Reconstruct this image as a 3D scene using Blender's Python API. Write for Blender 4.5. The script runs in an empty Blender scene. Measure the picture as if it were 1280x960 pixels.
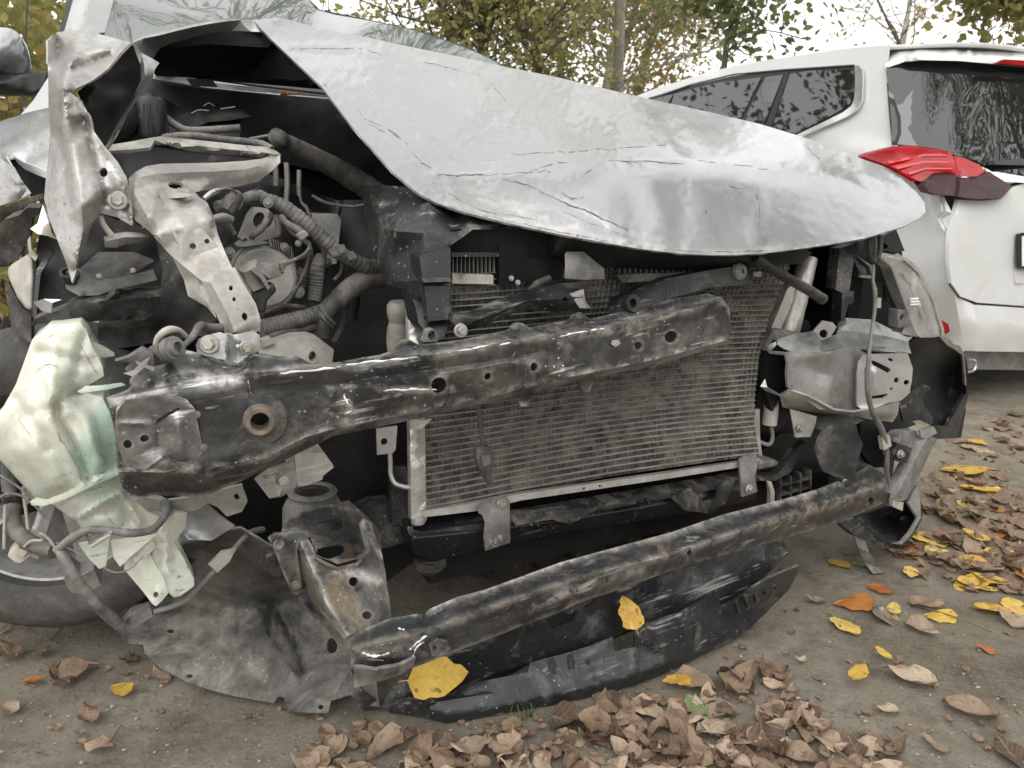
import bpy, math, random
import numpy as np
from mathutils import Vector, noise as mnoise
from mathutils.geometry import delaunay_2d_cdt
random.seed(7); np.random.seed(7)
sc = bpy.context.scene
COL = sc.collection
R = math.radians

# ------------------------------------------------------------------ camera
F = 960.0; PITCH = R(14.0); CH = 0.95            # focal length in photo pixels (1280 wide), tilt, eye height
cam_d = bpy.data.cameras.new('camera'); cam = bpy.data.objects.new('camera', cam_d); COL.objects.link(cam)
cam_d.sensor_width = 36.0; cam_d.lens = 36.0 * F / 1280.0
cam.location = (0, 0, CH); cam.rotation_euler = (R(90) - PITCH, 0, 0)
cam_d.clip_start = 0.02; cam_d.clip_end = 600
sc.camera = cam
cam_d.dof.use_dof = True; cam_d.dof.focus_distance = 1.5; cam_d.dof.aperture_fstop = 8.0   # a phone lens a few millimetres wide

# ------------------------------------------------------------------ sky, sun, exposure
w = bpy.data.worlds.new('World'); sc.world = w; w.use_nodes = True
nt = w.node_tree; bg = nt.nodes['Background']
SUN_EL, SUN_AZ = R(52), R(200)
sky = nt.nodes.new('ShaderNodeTexSky'); sky.sky_type = 'NISHITA'; sky.sun_disc = False
sky.sun_elevation = SUN_EL; sky.sun_rotation = SUN_AZ
hs = nt.nodes.new('ShaderNodeHueSaturation'); hs.inputs['Saturation'].default_value = 0.3
mx = nt.nodes.new('ShaderNodeMixRGB'); mx.inputs[0].default_value = 0.8
mx.inputs[2].default_value = (10.1, 10.0, 9.8, 1)   # even cloud cover
nt.links.new(sky.outputs[0], hs.inputs['Color']); nt.links.new(hs.outputs[0], mx.inputs[1])
nt.links.new(mx.outputs[0], bg.inputs[0]); bg.inputs[1].default_value = 0.14
sd = bpy.data.lights.new('sun', 'SUN'); so = bpy.data.objects.new('sun', sd); COL.objects.link(so)
sd.energy = 1.0; sd.angle = R(60); sd.color = (1, .97, .92)
so.rotation_euler = (R(90) - SUN_EL, 0, R(180) - SUN_AZ + R(0))
sc.view_settings.view_transform = 'Standard'; sc.view_settings.look = 'None'
sc.view_settings.exposure = 0.60; sc.view_settings.gamma = 1.0
sc.cycles.max_bounces = 8

# ------------------------------------------------------------------ survey: rays of the photo and the frames of the two cars
CT, ST = math.cos(PITCH), math.sin(PITCH)
CAM = np.array([0, 0, CH])
def ray(px, py):
    a = (px - 640) / F; b = (480 - py) / F
    return np.array([a, CT + b * ST, -ST + b * CT])
class Frame:
    def __init__(s, o, yaw):
        s.o = np.array(o, float); s.U = np.array([math.cos(yaw), math.sin(yaw), 0]); s.V = np.array([-math.sin(yaw), math.cos(yaw), 0])
    def pt(s, u, v, z): return s.o * [1, 1, 0] + s.U * u + s.V * v + np.array([0, 0, z])
CAR = Frame([-0.1688, 1.3048, 0], R(25.37))      # origin under the lower left corner of the radiator, U across, V to the rear
def depth(px, py, v, fr):
    r = ray(px, py)
    if isinstance(v, str):
        k, val = v[0], float(v[1:])
        if k == 'z': return (val - CH) / r[2]
        if k == 'u': return (val - (CAM - fr.o) @ fr.U) / (r @ fr.U)
        if k == 't': return val
    return (v - (CAM - fr.o) @ fr.V) / (r @ fr.V)
def P(px, py, v, fr=CAR): return CAM + ray(px, py) * depth(px, py, v, fr)

# ------------------------------------------------------------------ materials
MATS = {}
def mat(name, c1, c2=None, sc1=8, rough=.5, metal=0, dust=None, dust_amt=0, dsc=6, rust=0, rsc=9, bump=.15, bsc=60, speck=0, edge=0,
        coat=0, scr=0, spec=.5, sss=0, trans=0, ior=1.45, rust_c=(.16, .075, .035), blotch=None, blotch_amt=0, grain=.35, gsc=32, wear=.9, mark=0):
    m = bpy.data.materials.new(name); m.use_nodes = True; t = m.node_tree; N = t.nodes; Lk = t.links.new
    b = N['Principled BSDF']; tc = N.new('ShaderNodeTexCoord').outputs['Object']
    def noise(s, det=6, dist=0, vec=None, ro=.6):
        n = N.new('ShaderNodeTexNoise'); n.inputs['Scale'].default_value = s; n.inputs['Detail'].default_value = det
        n.inputs['Distortion'].default_value = dist; n.inputs['Roughness'].default_value = ro
        Lk(vec or tc, n.inputs['Vector']); return n.outputs['Fac']
    def ramp(f, a, bb):
        r = N.new('ShaderNodeMapRange'); r.clamp = True; Lk(f, r.inputs[0]); r.inputs[1].default_value = a; r.inputs[2].default_value = bb
        return r.outputs[0]
    def mix(f, a, bb):
        x = N.new('ShaderNodeMixRGB')
        if isinstance(f, float): x.inputs[0].default_value = f
        else: Lk(f, x.inputs[0])
        for i, q in ((1, a), (2, bb)):
            if isinstance(q, tuple): x.inputs[i].default_value = (*q, 1)
            else: Lk(q, x.inputs[i])
        return x.outputs[0]
    def mul(a, k):
        x = N.new('ShaderNodeMath'); x.operation = 'MULTIPLY'; Lk(a, x.inputs[0])
        if isinstance(k, (float, int)): x.inputs[1].default_value = k
        else: Lk(k, x.inputs[1])
        return x.outputs[0]
    col = c1; rg = None
    if c2: col = mix(ramp(noise(sc1), .35, .65), c1, c2)
    if blotch: col = mix(mul(ramp(noise(sc1 * .6, 8, 1.5), .5, .6), blotch_amt), col, blotch)
    if grain:
        g = N.new('ShaderNodeMapRange'); Lk(noise(gsc, 10, .3, ro=.78), g.inputs[0]); g.inputs[1].default_value = .3; g.inputs[2].default_value = .7; g.inputs[3].default_value = 1 - grain; g.inputs[4].default_value = 1 + grain; g.clamp = False
        x = N.new('ShaderNodeVectorMath'); x.operation = 'SCALE'
        if isinstance(col, tuple): x.inputs[0].default_value = col
        else: Lk(col, x.inputs[0])
        Lk(g.outputs[0], x.inputs['Scale']); col = x.outputs[0]
    if rust:
        f = mul(ramp(noise(rsc, 10, .6), .62 - .3 * rust, .72 - .25 * rust), 1.0)
        col = mix(f, col, mix(noise(90), rust_c, tuple(min(1, q * 2.1) for q in rust_c)))
        rg = f
    if dust:
        geo = N.new('ShaderNodeNewGeometry'); sx = N.new('ShaderNodeSeparateXYZ'); Lk(geo.outputs['Normal'], sx.inputs[0])
        up = ramp(sx.outputs[2], -.4, 1.0)
        f1 = mul(ramp(noise(dsc, 10, .6, ro=.74), .60 - .28 * dust_amt, .70 - .2 * dust_amt), ramp(noise(dsc * 9, 8, .3, ro=.8), .22, .62))
        ad = N.new('ShaderNodeMath'); ad.operation = 'MULTIPLY_ADD'; Lk(up, ad.inputs[0]); ad.inputs[1].default_value = .5; ad.inputs[2].default_value = .45
        f = mul(mul(f1, ad.outputs[0]), min(1, .6 + dust_amt * .6)); col = mix(f, col, dust)
        rg = f if rg is None else rg
    if edge:
        geo = N.new('ShaderNodeNewGeometry')
        f = mul(ramp(geo.outputs['Pointiness'], .53, .62), ramp(noise(25), .35, .6))
        col = mix(mul(f, edge), col, (.5, .49, .47))
    if speck:
        v = N.new('ShaderNodeTexVoronoi'); v.inputs['Scale'].default_value = 75; Lk(tc, v.inputs['Vector'])
        f = mul(ramp(v.outputs['Distance'], .16, .08), ramp(noise(14), .48, .6)); col = mix(mul(f, speck), col, (.62, .6, .56))
    if scr:
        m0 = N.new('ShaderNodeMapping'); m0.inputs['Rotation'].default_value = (.08, .12, -R(25)); Lk(tc, m0.inputs[0])
        for amt, lo, sca, cc in ((scr, .62, (2.5, 120, 140), (.10, .09, .085)), (scr, .62, (2.2, 42, 60), (.55, .54, .52)), (scr * .8, .6, (6, 90, 90), (.45, .44, .42))):
            mp = N.new('ShaderNodeMapping'); mp.inputs['Scale'].default_value = sca; Lk(m0.outputs[0], mp.inputs[0])
            f = mul(ramp(noise(1.0, 4, .25, mp.outputs[0]), lo, lo + .04), ramp(noise(4 + sca[0], 3), .5, .58)); col = mix(mul(f, amt), col, cc)
    if mark:
        at = N.new('ShaderNodeAttribute'); at.attribute_name = 'mark'
        col = mix(mul(ramp(noise(70, 8, .4, ro=.8), .3, .6), at.outputs['Fac']), col, (.12, .11, .10))
    if wear:
        at = N.new('ShaderNodeAttribute'); at.attribute_name = 'wear'
        f = mul(ramp(noise(22, 9, .4, ro=.75), .42, .58), at.outputs['Fac']); col = mix(mul(f, wear), col, mix(noise(60), (.36, .34, .31), (.66, .64, .61)))
    if isinstance(col, tuple): b.inputs['Base Color'].default_value = (*col, 1)
    else: Lk(col, b.inputs['Base Color'])
    b.inputs['Metallic'].default_value = metal; b.inputs['Specular IOR Level'].default_value = spec
    b.inputs['IOR'].default_value = ior; b.inputs['Coat Weight'].default_value = coat; b.inputs['Coat Roughness'].default_value = .06
    b.inputs['Transmission Weight'].default_value = trans
    if sss: b.inputs['Subsurface Weight'].default_value = sss; b.inputs['Subsurface Radius'].default_value = (.03, .03, .02); b.inputs['Subsurface Scale'].default_value = 1
    rn = N.new('ShaderNodeMapRange'); Lk(noise(sc1 * 2.3), rn.inputs[0]); rn.inputs[3].default_value = max(.01, rough - .12); rn.inputs[4].default_value = min(1, rough + .12)
    if rough < .06: b.inputs['Roughness'].default_value = rough
    elif rg is not None: 
        q = N.new('ShaderNodeMixRGB'); Lk(rg, q.inputs[0]); Lk(rn.outputs[0], q.inputs[1]); q.inputs[2].default_value = (.9, .9, .9, 1); Lk(q.outputs[0], b.inputs['Roughness'])
    else: Lk(rn.outputs[0], b.inputs['Roughness'])
    if bump:
        bn = N.new('ShaderNodeBump'); bn.inputs['Strength'].default_value = bump; bn.inputs['Distance'].default_value = .004
        Lk(noise(bsc, 8), bn.inputs['Height']); Lk(bn.outputs[0], b.inputs['Normal'])
    MATS[name] = m; return m
DUST = (.31, .292, .258)
mat('silver_paint', (.315, .323, .332), (.295, .303, .312), 1.5, .30, .65, coat=.25, scr=.25, bump=0, grain=0)
mat('silver_clean', (.40, .405, .41), None, 3, .27, .5, coat=.5, bump=.02, bsc=9, grain=.05, gsc=6)
mat('torn_paint', (.39, .385, .375), (.29, .283, .27), 7, .33, .6, dust=(.30, .28, .245), dust_amt=.42, coat=.05, scr=.7, bump=.18, bsc=60, edge=.3, grain=.25, gsc=60)
mat('bracket_paint', (.37, .36, .335), (.27, .26, .235), 8, .36, .45, dust=(.30, .272, .225), dust_amt=.45, bump=.22, bsc=60, edge=.7, grain=.28, gsc=60, scr=.5)
mat('grey_bracket', (.36, .362, .362), (.22, .222, .222), 8, .3, .65, dust=DUST, dust_amt=.3, bump=.12, bsc=50, edge=.5, grain=.25, gsc=60, scr=.5)
mat('zinc_bracket', (.50, .505, .505), (.42, .425, .425), 8, .3, .6, dust=DUST, dust_amt=.15, bump=.06, grain=.1)
mat('plate_worn', (.06, .06, .06), (.20, .198, .193), 10, .34, .6, dust=(.28, .255, .22), dust_amt=.35, speck=.8, edge=.9, bump=.35, bsc=60, grain=.5, gsc=60, scr=.7)
mat('lip_plastic', (.014, .0145, .016), (.026, .027, .029), 7, .30, 0, dust=(.22, .212, .2), dust_amt=.3, dsc=10, speck=.5, bump=.25, bsc=70, grain=.3, gsc=80, scr=.4)
mat('beam_black', (.03, .031, .033), (.06, .06, .06), 5, .3, .5, dust=(.26, .235, .20), dust_amt=.36, speck=1, edge=.9, scr=.9, bump=.2, bsc=80, dsc=8, grain=.32, gsc=90)
mat('beam_worn', (.10, .104, .11), (.035, .037, .042), 6, .27, .65, dust=(.36, .30, .22), dust_amt=.36, rust=.13, rsc=6, speck=.5, edge=.9, scr=.9, bump=.22, bsc=70, dsc=8, grain=.25, gsc=90, rust_c=(.10, .065, .045), wear=.9)
mat('rusty_steel', (.075, .075, .076), (.028, .0285, .03), 9, .42, .45, dust=(.32, .275, .205), dust_amt=.5, rust=.08, bump=.4, bsc=60, edge=.6, grain=.55, gsc=60, dsc=8, speck=.5, rust_c=(.09, .06, .04))
mat('rust', (.10, .078, .064), (.22, .18, .15), 30, .7, .4, bump=.5, bsc=80, dust=(.30, .25, .2), dust_amt=.5, grain=.4)
mat('dusty_grey', (.27, .262, .24), (.16, .155, .142), 14, .45, .2, dust=(.36, .34, .30), dust_amt=.45, bump=.25, bsc=60, grain=.35, gsc=60)
mat('black_plastic', (.0075, .0076, .0085), (.018, .018, .019), 9, .38, 0, dust=DUST, dust_amt=.2, speck=.5, bump=.2, bsc=70, dsc=6, grain=.5, gsc=70, scr=.25)
mat('dusty_plastic', (.013, .013, .014), (.035, .034, .032), 7, .5, 0, dust=(.27, .25, .215), dust_amt=.42, dsc=7, speck=.4, bump=.35, bsc=60, grain=.55, gsc=60)
mat('liner_plastic', (.028, .028, .029), (.075, .072, .066), 7, .6, 0, dust=(.31, .285, .24), dust_amt=.62, dsc=4, speck=.5, bump=.4, bsc=30, grain=.4, gsc=40)
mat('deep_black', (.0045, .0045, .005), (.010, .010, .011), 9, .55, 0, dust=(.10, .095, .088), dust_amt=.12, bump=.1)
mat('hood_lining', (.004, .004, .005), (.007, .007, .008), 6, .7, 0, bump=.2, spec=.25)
mat('rubber', (.035, .034, .032), (.075, .072, .066), 14, .62, 0, dust=(.25, .23, .20), dust_amt=.5, bump=.4, bsc=55, grain=.45)
mat('tape', (.065, .063, .059), (.12, .116, .108), 30, .7, 0, dust=(.30, .28, .245), dust_amt=.5, bump=.5, bsc=50, dsc=14, grain=.5, gsc=70)
mat('tyre', (.04, .038, .035), (.062, .059, .055), 6, .7, 0, dust=(.2, .18, .15), dust_amt=.35, bump=.3, bsc=45, grain=.3)
mat('alloy', (.33, .325, .31), (.20, .195, .185), 12, .5, .6, dust=DUST, dust_amt=.5, bump=.2)
mat('condenser_alu', (.50, .49, .465), (.34, .33, .305), 16, .38, .55, dust=(.40, .375, .325), dust_amt=.4, bump=.2, grain=.25, gsc=60)
mat('fin', (.15, .143, .128), (.04, .0385, .035), 9, .5, .35, dust=(.42, .39, .325), dust_amt=.58, dsc=30, bump=0, blotch=(.025, .024, .022), blotch_amt=.6, grain=.7, gsc=140)
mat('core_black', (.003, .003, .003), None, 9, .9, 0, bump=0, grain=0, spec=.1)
mat('tank_white', (.58, .59, .51), (.42, .46, .385), 3.2, .2, 0, dust=(.34, .29, .21), dust_amt=.42, dsc=7, sss=.3, bump=.1, bsc=40, blotch=(.34, .50, .42), blotch_amt=.7, grain=.10, gsc=30, scr=.6)
mat('pale_plastic', (.40, .385, .34), (.29, .275, .24), 18, .5, 0, dust=(.32, .285, .225), dust_amt=.5, bump=.15, grain=.25)
mat('grey_plastic', (.17, .167, .158), (.085, .083, .08), 14, .45, 0, dust=DUST, dust_amt=.42, bump=.25, bsc=60, grain=.4, gsc=60)
mat('bolt_steel', (.42, .41, .39), (.26, .24, .21), 40, .4, .8, dust=DUST, dust_amt=.3, bump=.2)
mat('chrome', (.8, .8, .8), None, 5, .12, 1, bump=0, grain=0)
mat('glass', (.10, .115, .112), (.08, .093, .09), 2, .02, 0, bump=0, coat=1, ior=2.0, grain=.05, gsc=5, dust=(.40, .42, .40), dust_amt=.1)
mat('lamp_glass', (.93, .94, .93), None, 5, .05, 0, trans=.85, ior=1.45, bump=.05, bsc=20, grain=0)
mat('lamp_reflector', (.60, .60, .60), (.40, .40, .40), 12, .25, .7, bump=.15, grain=.2)
mat('van_white', (.57, .575, .57), (.55, .555, .545), 2, .22, 0, coat=.6, bump=.005, bsc=6, dust=(.45, .42, .37), dust_amt=.2, grain=.03)
mat('van_glass', (.010, .012, .013), None, 5, .02, 0, bump=0, ior=1.9, grain=0)
mat('van_trim', (.016, .016, .017), None, 5, .4, 0, bump=.05)
mat('red_lens', (.33, .003, .007), (.16, .001, .003), 8, .2, 0, coat=.12, bump=.15, bsc=30, spec=.2)
mat('lamp_red_rib', (.50, .015, .02), None, 8, .15, 0, bump=0, grain=0)
mat('dark_lens', (.018, .003, .004), (.04, .005, .007), 14, .3, 0, coat=0, bump=.1, bsc=24, spec=.12)
mat('plate_white', (.75, .75, .73), None, 5, .4, 0, bump=0)
mat('bark_dark', (.075, .066, .06), (.12, .108, .095), 9, .9, 0, bump=.5, bsc=18)
mat('bark_pale', (.36, .35, .29), (.24, .235, .19), 5, .9, 0, bump=.4, bsc=14)
mat('stem', (.15, .11, .075), None, 9, .8, 0, bump=0)
mat('pebble', (.34, .32, .28), (.18, .165, .14), 30, .85, 0, bump=.2)
mat('grass', (.06, .11, .025), (.11, .14, .04), 20, .6, 0, bump=0)

def foliage_mat(name, stops, trans=.5):
    m = bpy.data.materials.new(name); m.use_nodes = True; t = m.node_tree; N = t.nodes; Lk = t.links.new
    b = N['Principled BSDF']; tc = N.new('ShaderNodeTexCoord').outputs['Object']
    n = N.new('ShaderNodeTexNoise'); n.inputs['Scale'].default_value = 2.2; n.inputs['Detail'].default_value = 9; n.inputs['Roughness'].default_value = .8; Lk(tc, n.inputs['Vector'])
    r = N.new('ShaderNodeValToRGB'); Lk(n.outputs['Fac'], r.inputs[0])
    el = r.color_ramp.elements; el[0].position = .34; el[1].position = .68
    el[0].color = (*stops[0], 1); el[1].color = (*stops[-1], 1)
    for i, s in enumerate(stops[1:-1]): e = el.new(.34 + .34 * (i + 1) / (len(stops) - 1)); e.color = (*s, 1)
    Lk(r.outputs[0], b.inputs['Base Color']); b.inputs['Roughness'].default_value = .55
    tr = N.new('ShaderNodeBsdfTranslucent'); Lk(r.outputs[0], tr.inputs[0]); ms = N.new('ShaderNodeMixShader'); ms.inputs[0].default_value = trans
    Lk(b.outputs[0], ms.inputs[1]); Lk(tr.outputs[0], ms.inputs[2]); Lk(ms.outputs[0], N['Material Output'].inputs[0])
    MATS[name] = m
foliage_mat('foliage_olive', [(.18, .20, .08), (.28, .29, .11), (.38, .34, .13), (.48, .37, .12)])
foliage_mat('foliage_green', [(.10, .13, .055), (.16, .19, .075), (.26, .26, .10)])
foliage_mat('foliage_yellow', [(.20, .18, .07), (.34, .26, .08), (.42, .28, .09), (.26, .22, .10)])

def leaf_mat(name, stops, vein, spots=0):
    m = bpy.data.materials.new(name); m.use_nodes = True; t = m.node_tree; N = t.nodes; Lk = t.links.new
    b = N['Principled BSDF']; tc = N.new('ShaderNodeTexCoord').outputs['Object']; oi = N.new('ShaderNodeObjectInfo')
    r = N.new('ShaderNodeValToRGB'); el = r.color_ramp.elements
    el[0].position = 0; el[1].position = 1; el[0].color = (*stops[0], 1); el[1].color = (*stops[-1], 1)
    for i, s in enumerate(stops[1:-1]): e = el.new((i + 1) / (len(stops) - 1)); e.color = (*s, 1)
    n = N.new('ShaderNodeTexNoise'); n.inputs['Scale'].default_value = 35; n.inputs['Detail'].default_value = 7; Lk(tc, n.inputs['Vector'])
    ma = N.new('ShaderNodeMath'); ma.operation = 'MULTIPLY_ADD'; Lk(n.outputs['Fac'], ma.inputs[0]); ma.inputs[1].default_value = .8
    sb = N.new('ShaderNodeMath'); sb.operation = 'SUBTRACT'; Lk(oi.outputs['Random'], sb.inputs[0]); sb.inputs[1].default_value = .40; Lk(sb.outputs[0], ma.inputs[2]); Lk(ma.outputs[0], r.inputs[0])
    sx = N.new('ShaderNodeSeparateXYZ'); Lk(tc, sx.inputs[0])
    ab = N.new('ShaderNodeMath'); ab.operation = 'ABSOLUTE'; Lk(sx.outputs[0], ab.inputs[0])
    mid = N.new('ShaderNodeMapRange'); Lk(ab.outputs[0], mid.inputs[0]); mid.inputs[1].default_value = .0022; mid.inputs[2].default_value = .0008
    q = N.new('ShaderNodeMath'); q.operation = 'MULTIPLY_ADD'; Lk(ab.outputs[0], q.inputs[0]); q.inputs[1].default_value = -.8; Lk(sx.outputs[1], q.inputs[2])
    q2 = N.new('ShaderNodeMath'); q2.operation = 'PINGPONG'; Lk(q.outputs[0], q2.inputs[0]); q2.inputs[1].default_value = .0065
    sv = N.new('ShaderNodeMapRange'); Lk(q2.outputs[0], sv.inputs[0]); sv.inputs[1].default_value = .0012; sv.inputs[2].default_value = .0003
    mxn = N.new('ShaderNodeMath'); mxn.operation = 'MAXIMUM'; Lk(mid.outputs[0], mxn.inputs[0]); Lk(sv.outputs[0], mxn.inputs[1])
    mm = N.new('ShaderNodeMath'); mm.operation = 'MULTIPLY'; Lk(mxn.outputs[0], mm.inputs[0]); mm.inputs[1].default_value = .32
    cx = N.new('ShaderNodeMixRGB'); Lk(mm.outputs[0], cx.inputs[0]); Lk(r.outputs[0], cx.inputs[1]); cx.inputs[2].default_value = (*vein, 1)
    col = cx.outputs[0]
    if spots:
        n2 = N.new('ShaderNodeTexNoise'); n2.inputs['Scale'].default_value = 70; n2.inputs['Detail'].default_value = 4; Lk(tc, n2.inputs['Vector'])
        m2 = N.new('ShaderNodeMapRange'); Lk(n2.outputs['Fac'], m2.inputs[0]); m2.inputs[1].default_value = .62; m2.inputs[2].default_value = .7; m2.inputs[4].default_value = spots
        c2 = N.new('ShaderNodeMixRGB'); Lk(m2.outputs[0], c2.inputs[0]); Lk(col, c2.inputs[1]); c2.inputs[2].default_value = (.09, .05, .025, 1); col = c2.outputs[0]
    Lk(col, b.inputs['Base Color']); b.inputs['Roughness'].default_value = .6; b.inputs['Specular IOR Level'].default_value = .3
    bn = N.new('ShaderNodeBump'); bn.inputs['Strength'].default_value = .5; bn.inputs['Distance'].default_value = .002; Lk(mxn.outputs[0], bn.inputs['Height']); Lk(bn.outputs[0], b.inputs['Normal'])
    tr = N.new('ShaderNodeBsdfTranslucent'); Lk(col, tr.inputs[0]); ms = N.new('ShaderNodeMixShader'); ms.inputs[0].default_value = .15
    Lk(b.outputs[0], ms.inputs[1]); Lk(tr.outputs[0], ms.inputs[2]); Lk(ms.outputs[0], N['Material Output'].inputs[0])
    MATS[name] = m
leaf_mat('leaf_brown', [(.075, .048, .032), (.16, .105, .07), (.25, .175, .12), (.32, .24, .17), (.44, .34, .25)], (.42, .33, .24), .55)
leaf_mat('leaf_yellow', [(.52, .32, .05), (.62, .43, .09), (.66, .48, .14), (.50, .28, .05)], (.50, .36, .12), .8)
leaf_mat('leaf_orange', [(.36, .12, .03), (.45, .2, .04)], (.4, .2, .08), .6)
leaf_mat('leaf_green', [(.12, .17, .07), (.22, .27, .12)], (.3, .33, .18), .4)

# ground
def ground_mat():
    m = bpy.data.materials.new('packed_dirt'); m.use_nodes = True; t = m.node_tree; N = t.nodes; Lk = t.links.new
    b = N['Principled BSDF']; tc = N.new('ShaderNodeTexCoord').outputs['Object']
    def noise(s, d=8, ro=.65, dist=0):
        n = N.new('ShaderNodeTexNoise'); n.inputs['Scale'].default_value = s; n.inputs['Detail'].default_value = d; n.inputs['Roughness'].default_value = ro; n.inputs['Distortion'].default_value = dist
        Lk(tc, n.inputs['Vector']); return n.outputs['Fac']
    def mr(f, a, bb, c=0, d=1):
        r = N.new('ShaderNodeMapRange'); Lk(f, r.inputs[0]); r.inputs[1].default_value = a; r.inputs[2].default_value = bb; r.inputs[3].default_value = c; r.inputs[4].default_value = d; return r.outputs[0]
    def mix(f, a, bb):
        x = N.new('ShaderNodeMixRGB'); Lk(f, x.inputs[0])
        for i, q in ((1, a), (2, bb)):
            if isinstance(q, tuple): x.inputs[i].default_value = (*q, 1)
            else: Lk(q, x.inputs[i])
        return x.outputs[0]
    c = mix(mr(noise(2.5, 9, .7, .5), .35, .65), (.265, .225, .165), (.45, .40, .325))
    c = mix(mr(noise(7, 10, .78), .47, .66, 0, .7), c, (.105, .082, .058))
    c = mix(mr(noise(4, 8, .7, 1), .54, .70, 0, .4), c, (.12, .125, .06))
    c = mix(mr(noise(210, 6, .8), .54, .64, 0, .8), c, (.46, .43, .37))
    c = mix(mr(noise(170, 6, .8), .56, .66, 0, .85), c, (.06, .048, .038))
    v = N.new('ShaderNodeTexVoronoi'); v.inputs['Scale'].default_value = 42; Lk(tc, v.inputs['Vector'])
    c = mix(mr(v.outputs['Distance'], .22, .12, 0, .55), c, (.30, .28, .24))
    Lk(c, b.inputs['Base Color']); b.inputs['Roughness'].default_value = .9; b.inputs['Specular IOR Level'].default_value = .2
    bn = N.new('ShaderNodeBump'); bn.inputs['Strength'].default_value = 1.0; bn.inputs['Distance'].default_value = .02
    ad = N.new('ShaderNodeMath'); Lk(noise(34, 15, .86), ad.inputs[0]); Lk(mr(v.outputs['Distance'], .25, .1, 0, .25), ad.inputs[1])
    Lk(ad.outputs[0], bn.inputs['Height']); Lk(bn.outputs[0], b.inputs['Normal'])
    MATS['packed_dirt'] = m
ground_mat()

# ------------------------------------------------------------------ object helpers
def link_mesh(name, verts, faces, material, parent=None, sharp=35, smooth=True, root=None):
    me = bpy.data.meshes.new(name); me.from_pydata([tuple(map(float, p)) for p in verts], [], [tuple(map(int, f)) for f in faces]); me.update()
    me.validate()
    if smooth:
        me.polygons.foreach_set('use_smooth', [True] * len(me.polygons)); me.set_sharp_from_angle(angle=R(sharp))
    me.materials.append(MATS[material]); o = bpy.data.objects.new(name, me); COL.objects.link(o)
    if parent is not None: o.parent = parent
    return o
def tag(o, label=None, cat=None, group=None, kind=None):
    if label: o['label'] = label
    if cat: o['category'] = cat
    if group: o['group'] = group
    if kind: o['kind'] = kind
    return o
def empty(name, loc):
    o = bpy.data.objects.new(name, None); COL.objects.link(o); o.location = tuple(loc); o.empty_display_size = .2; return o
ROOTLOC = {}
def base_of(par):
    """world position of the top-level parent (all parts keep zero local offsets)"""
    while par is not None and par.parent is not None: par = par.parent
    return np.array(par.location) if par is not None else np.zeros(3)

def conv(p, K, d):
    x0, y0, s = K; return (x0 + p[0] / s, y0 + p[1] / s, p[2] if len(p) > 2 and p[2] is not None else d)
def catmull(pts, n, closed):
    pts = np.asarray(pts, float); m = len(pts); out = []
    for i in range(m if closed else m - 1):
        if closed: a, b, c, d = pts[(i - 1) % m], pts[i], pts[(i + 1) % m], pts[(i + 2) % m]
        else: a, b, c, d = pts[max(i - 1, 0)], pts[i], pts[i + 1], pts[min(i + 2, m - 1)]
        for k in range(n):
            t = k / n
            out.append(.5 * ((2 * b) + (-a + c) * t + (2 * a - 5 * b + 4 * c - d) * t * t + (-a + 3 * b - 3 * c + d) * t ** 3))
    if not closed: out.append(pts[-1])
    return np.array(out)
def inside(pts, poly):
    x, y = pts[:, 0], pts[:, 1]; c = np.zeros(len(pts), bool); n = len(poly)
    for i in range(n):
        x1, y1 = poly[i][:2]; x2, y2 = poly[(i + 1) % n][:2]
        if y1 == y2: continue
        k = ((y1 > y) != (y2 > y)) & (x < (x2 - x1) * (y - y1) / (y2 - y1) + x1); c ^= k
    return c
def segdist(pts, pl):
    best = np.full(len(pts), 1e9)
    for a, b in zip(pl[:-1], pl[1:]):
        a = np.array(a[:2], float); b = np.array(b[:2], float); ab = b - a; L2 = max(1e-9, ab @ ab)
        t = np.clip(((pts - a) @ ab) / L2, 0, 1); best = np.minimum(best, np.linalg.norm(pts - (a + t[:, None] * ab), axis=1))
    return best
K0 = (0, 0, 1)
WRECK = None; SURF = {}
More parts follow.
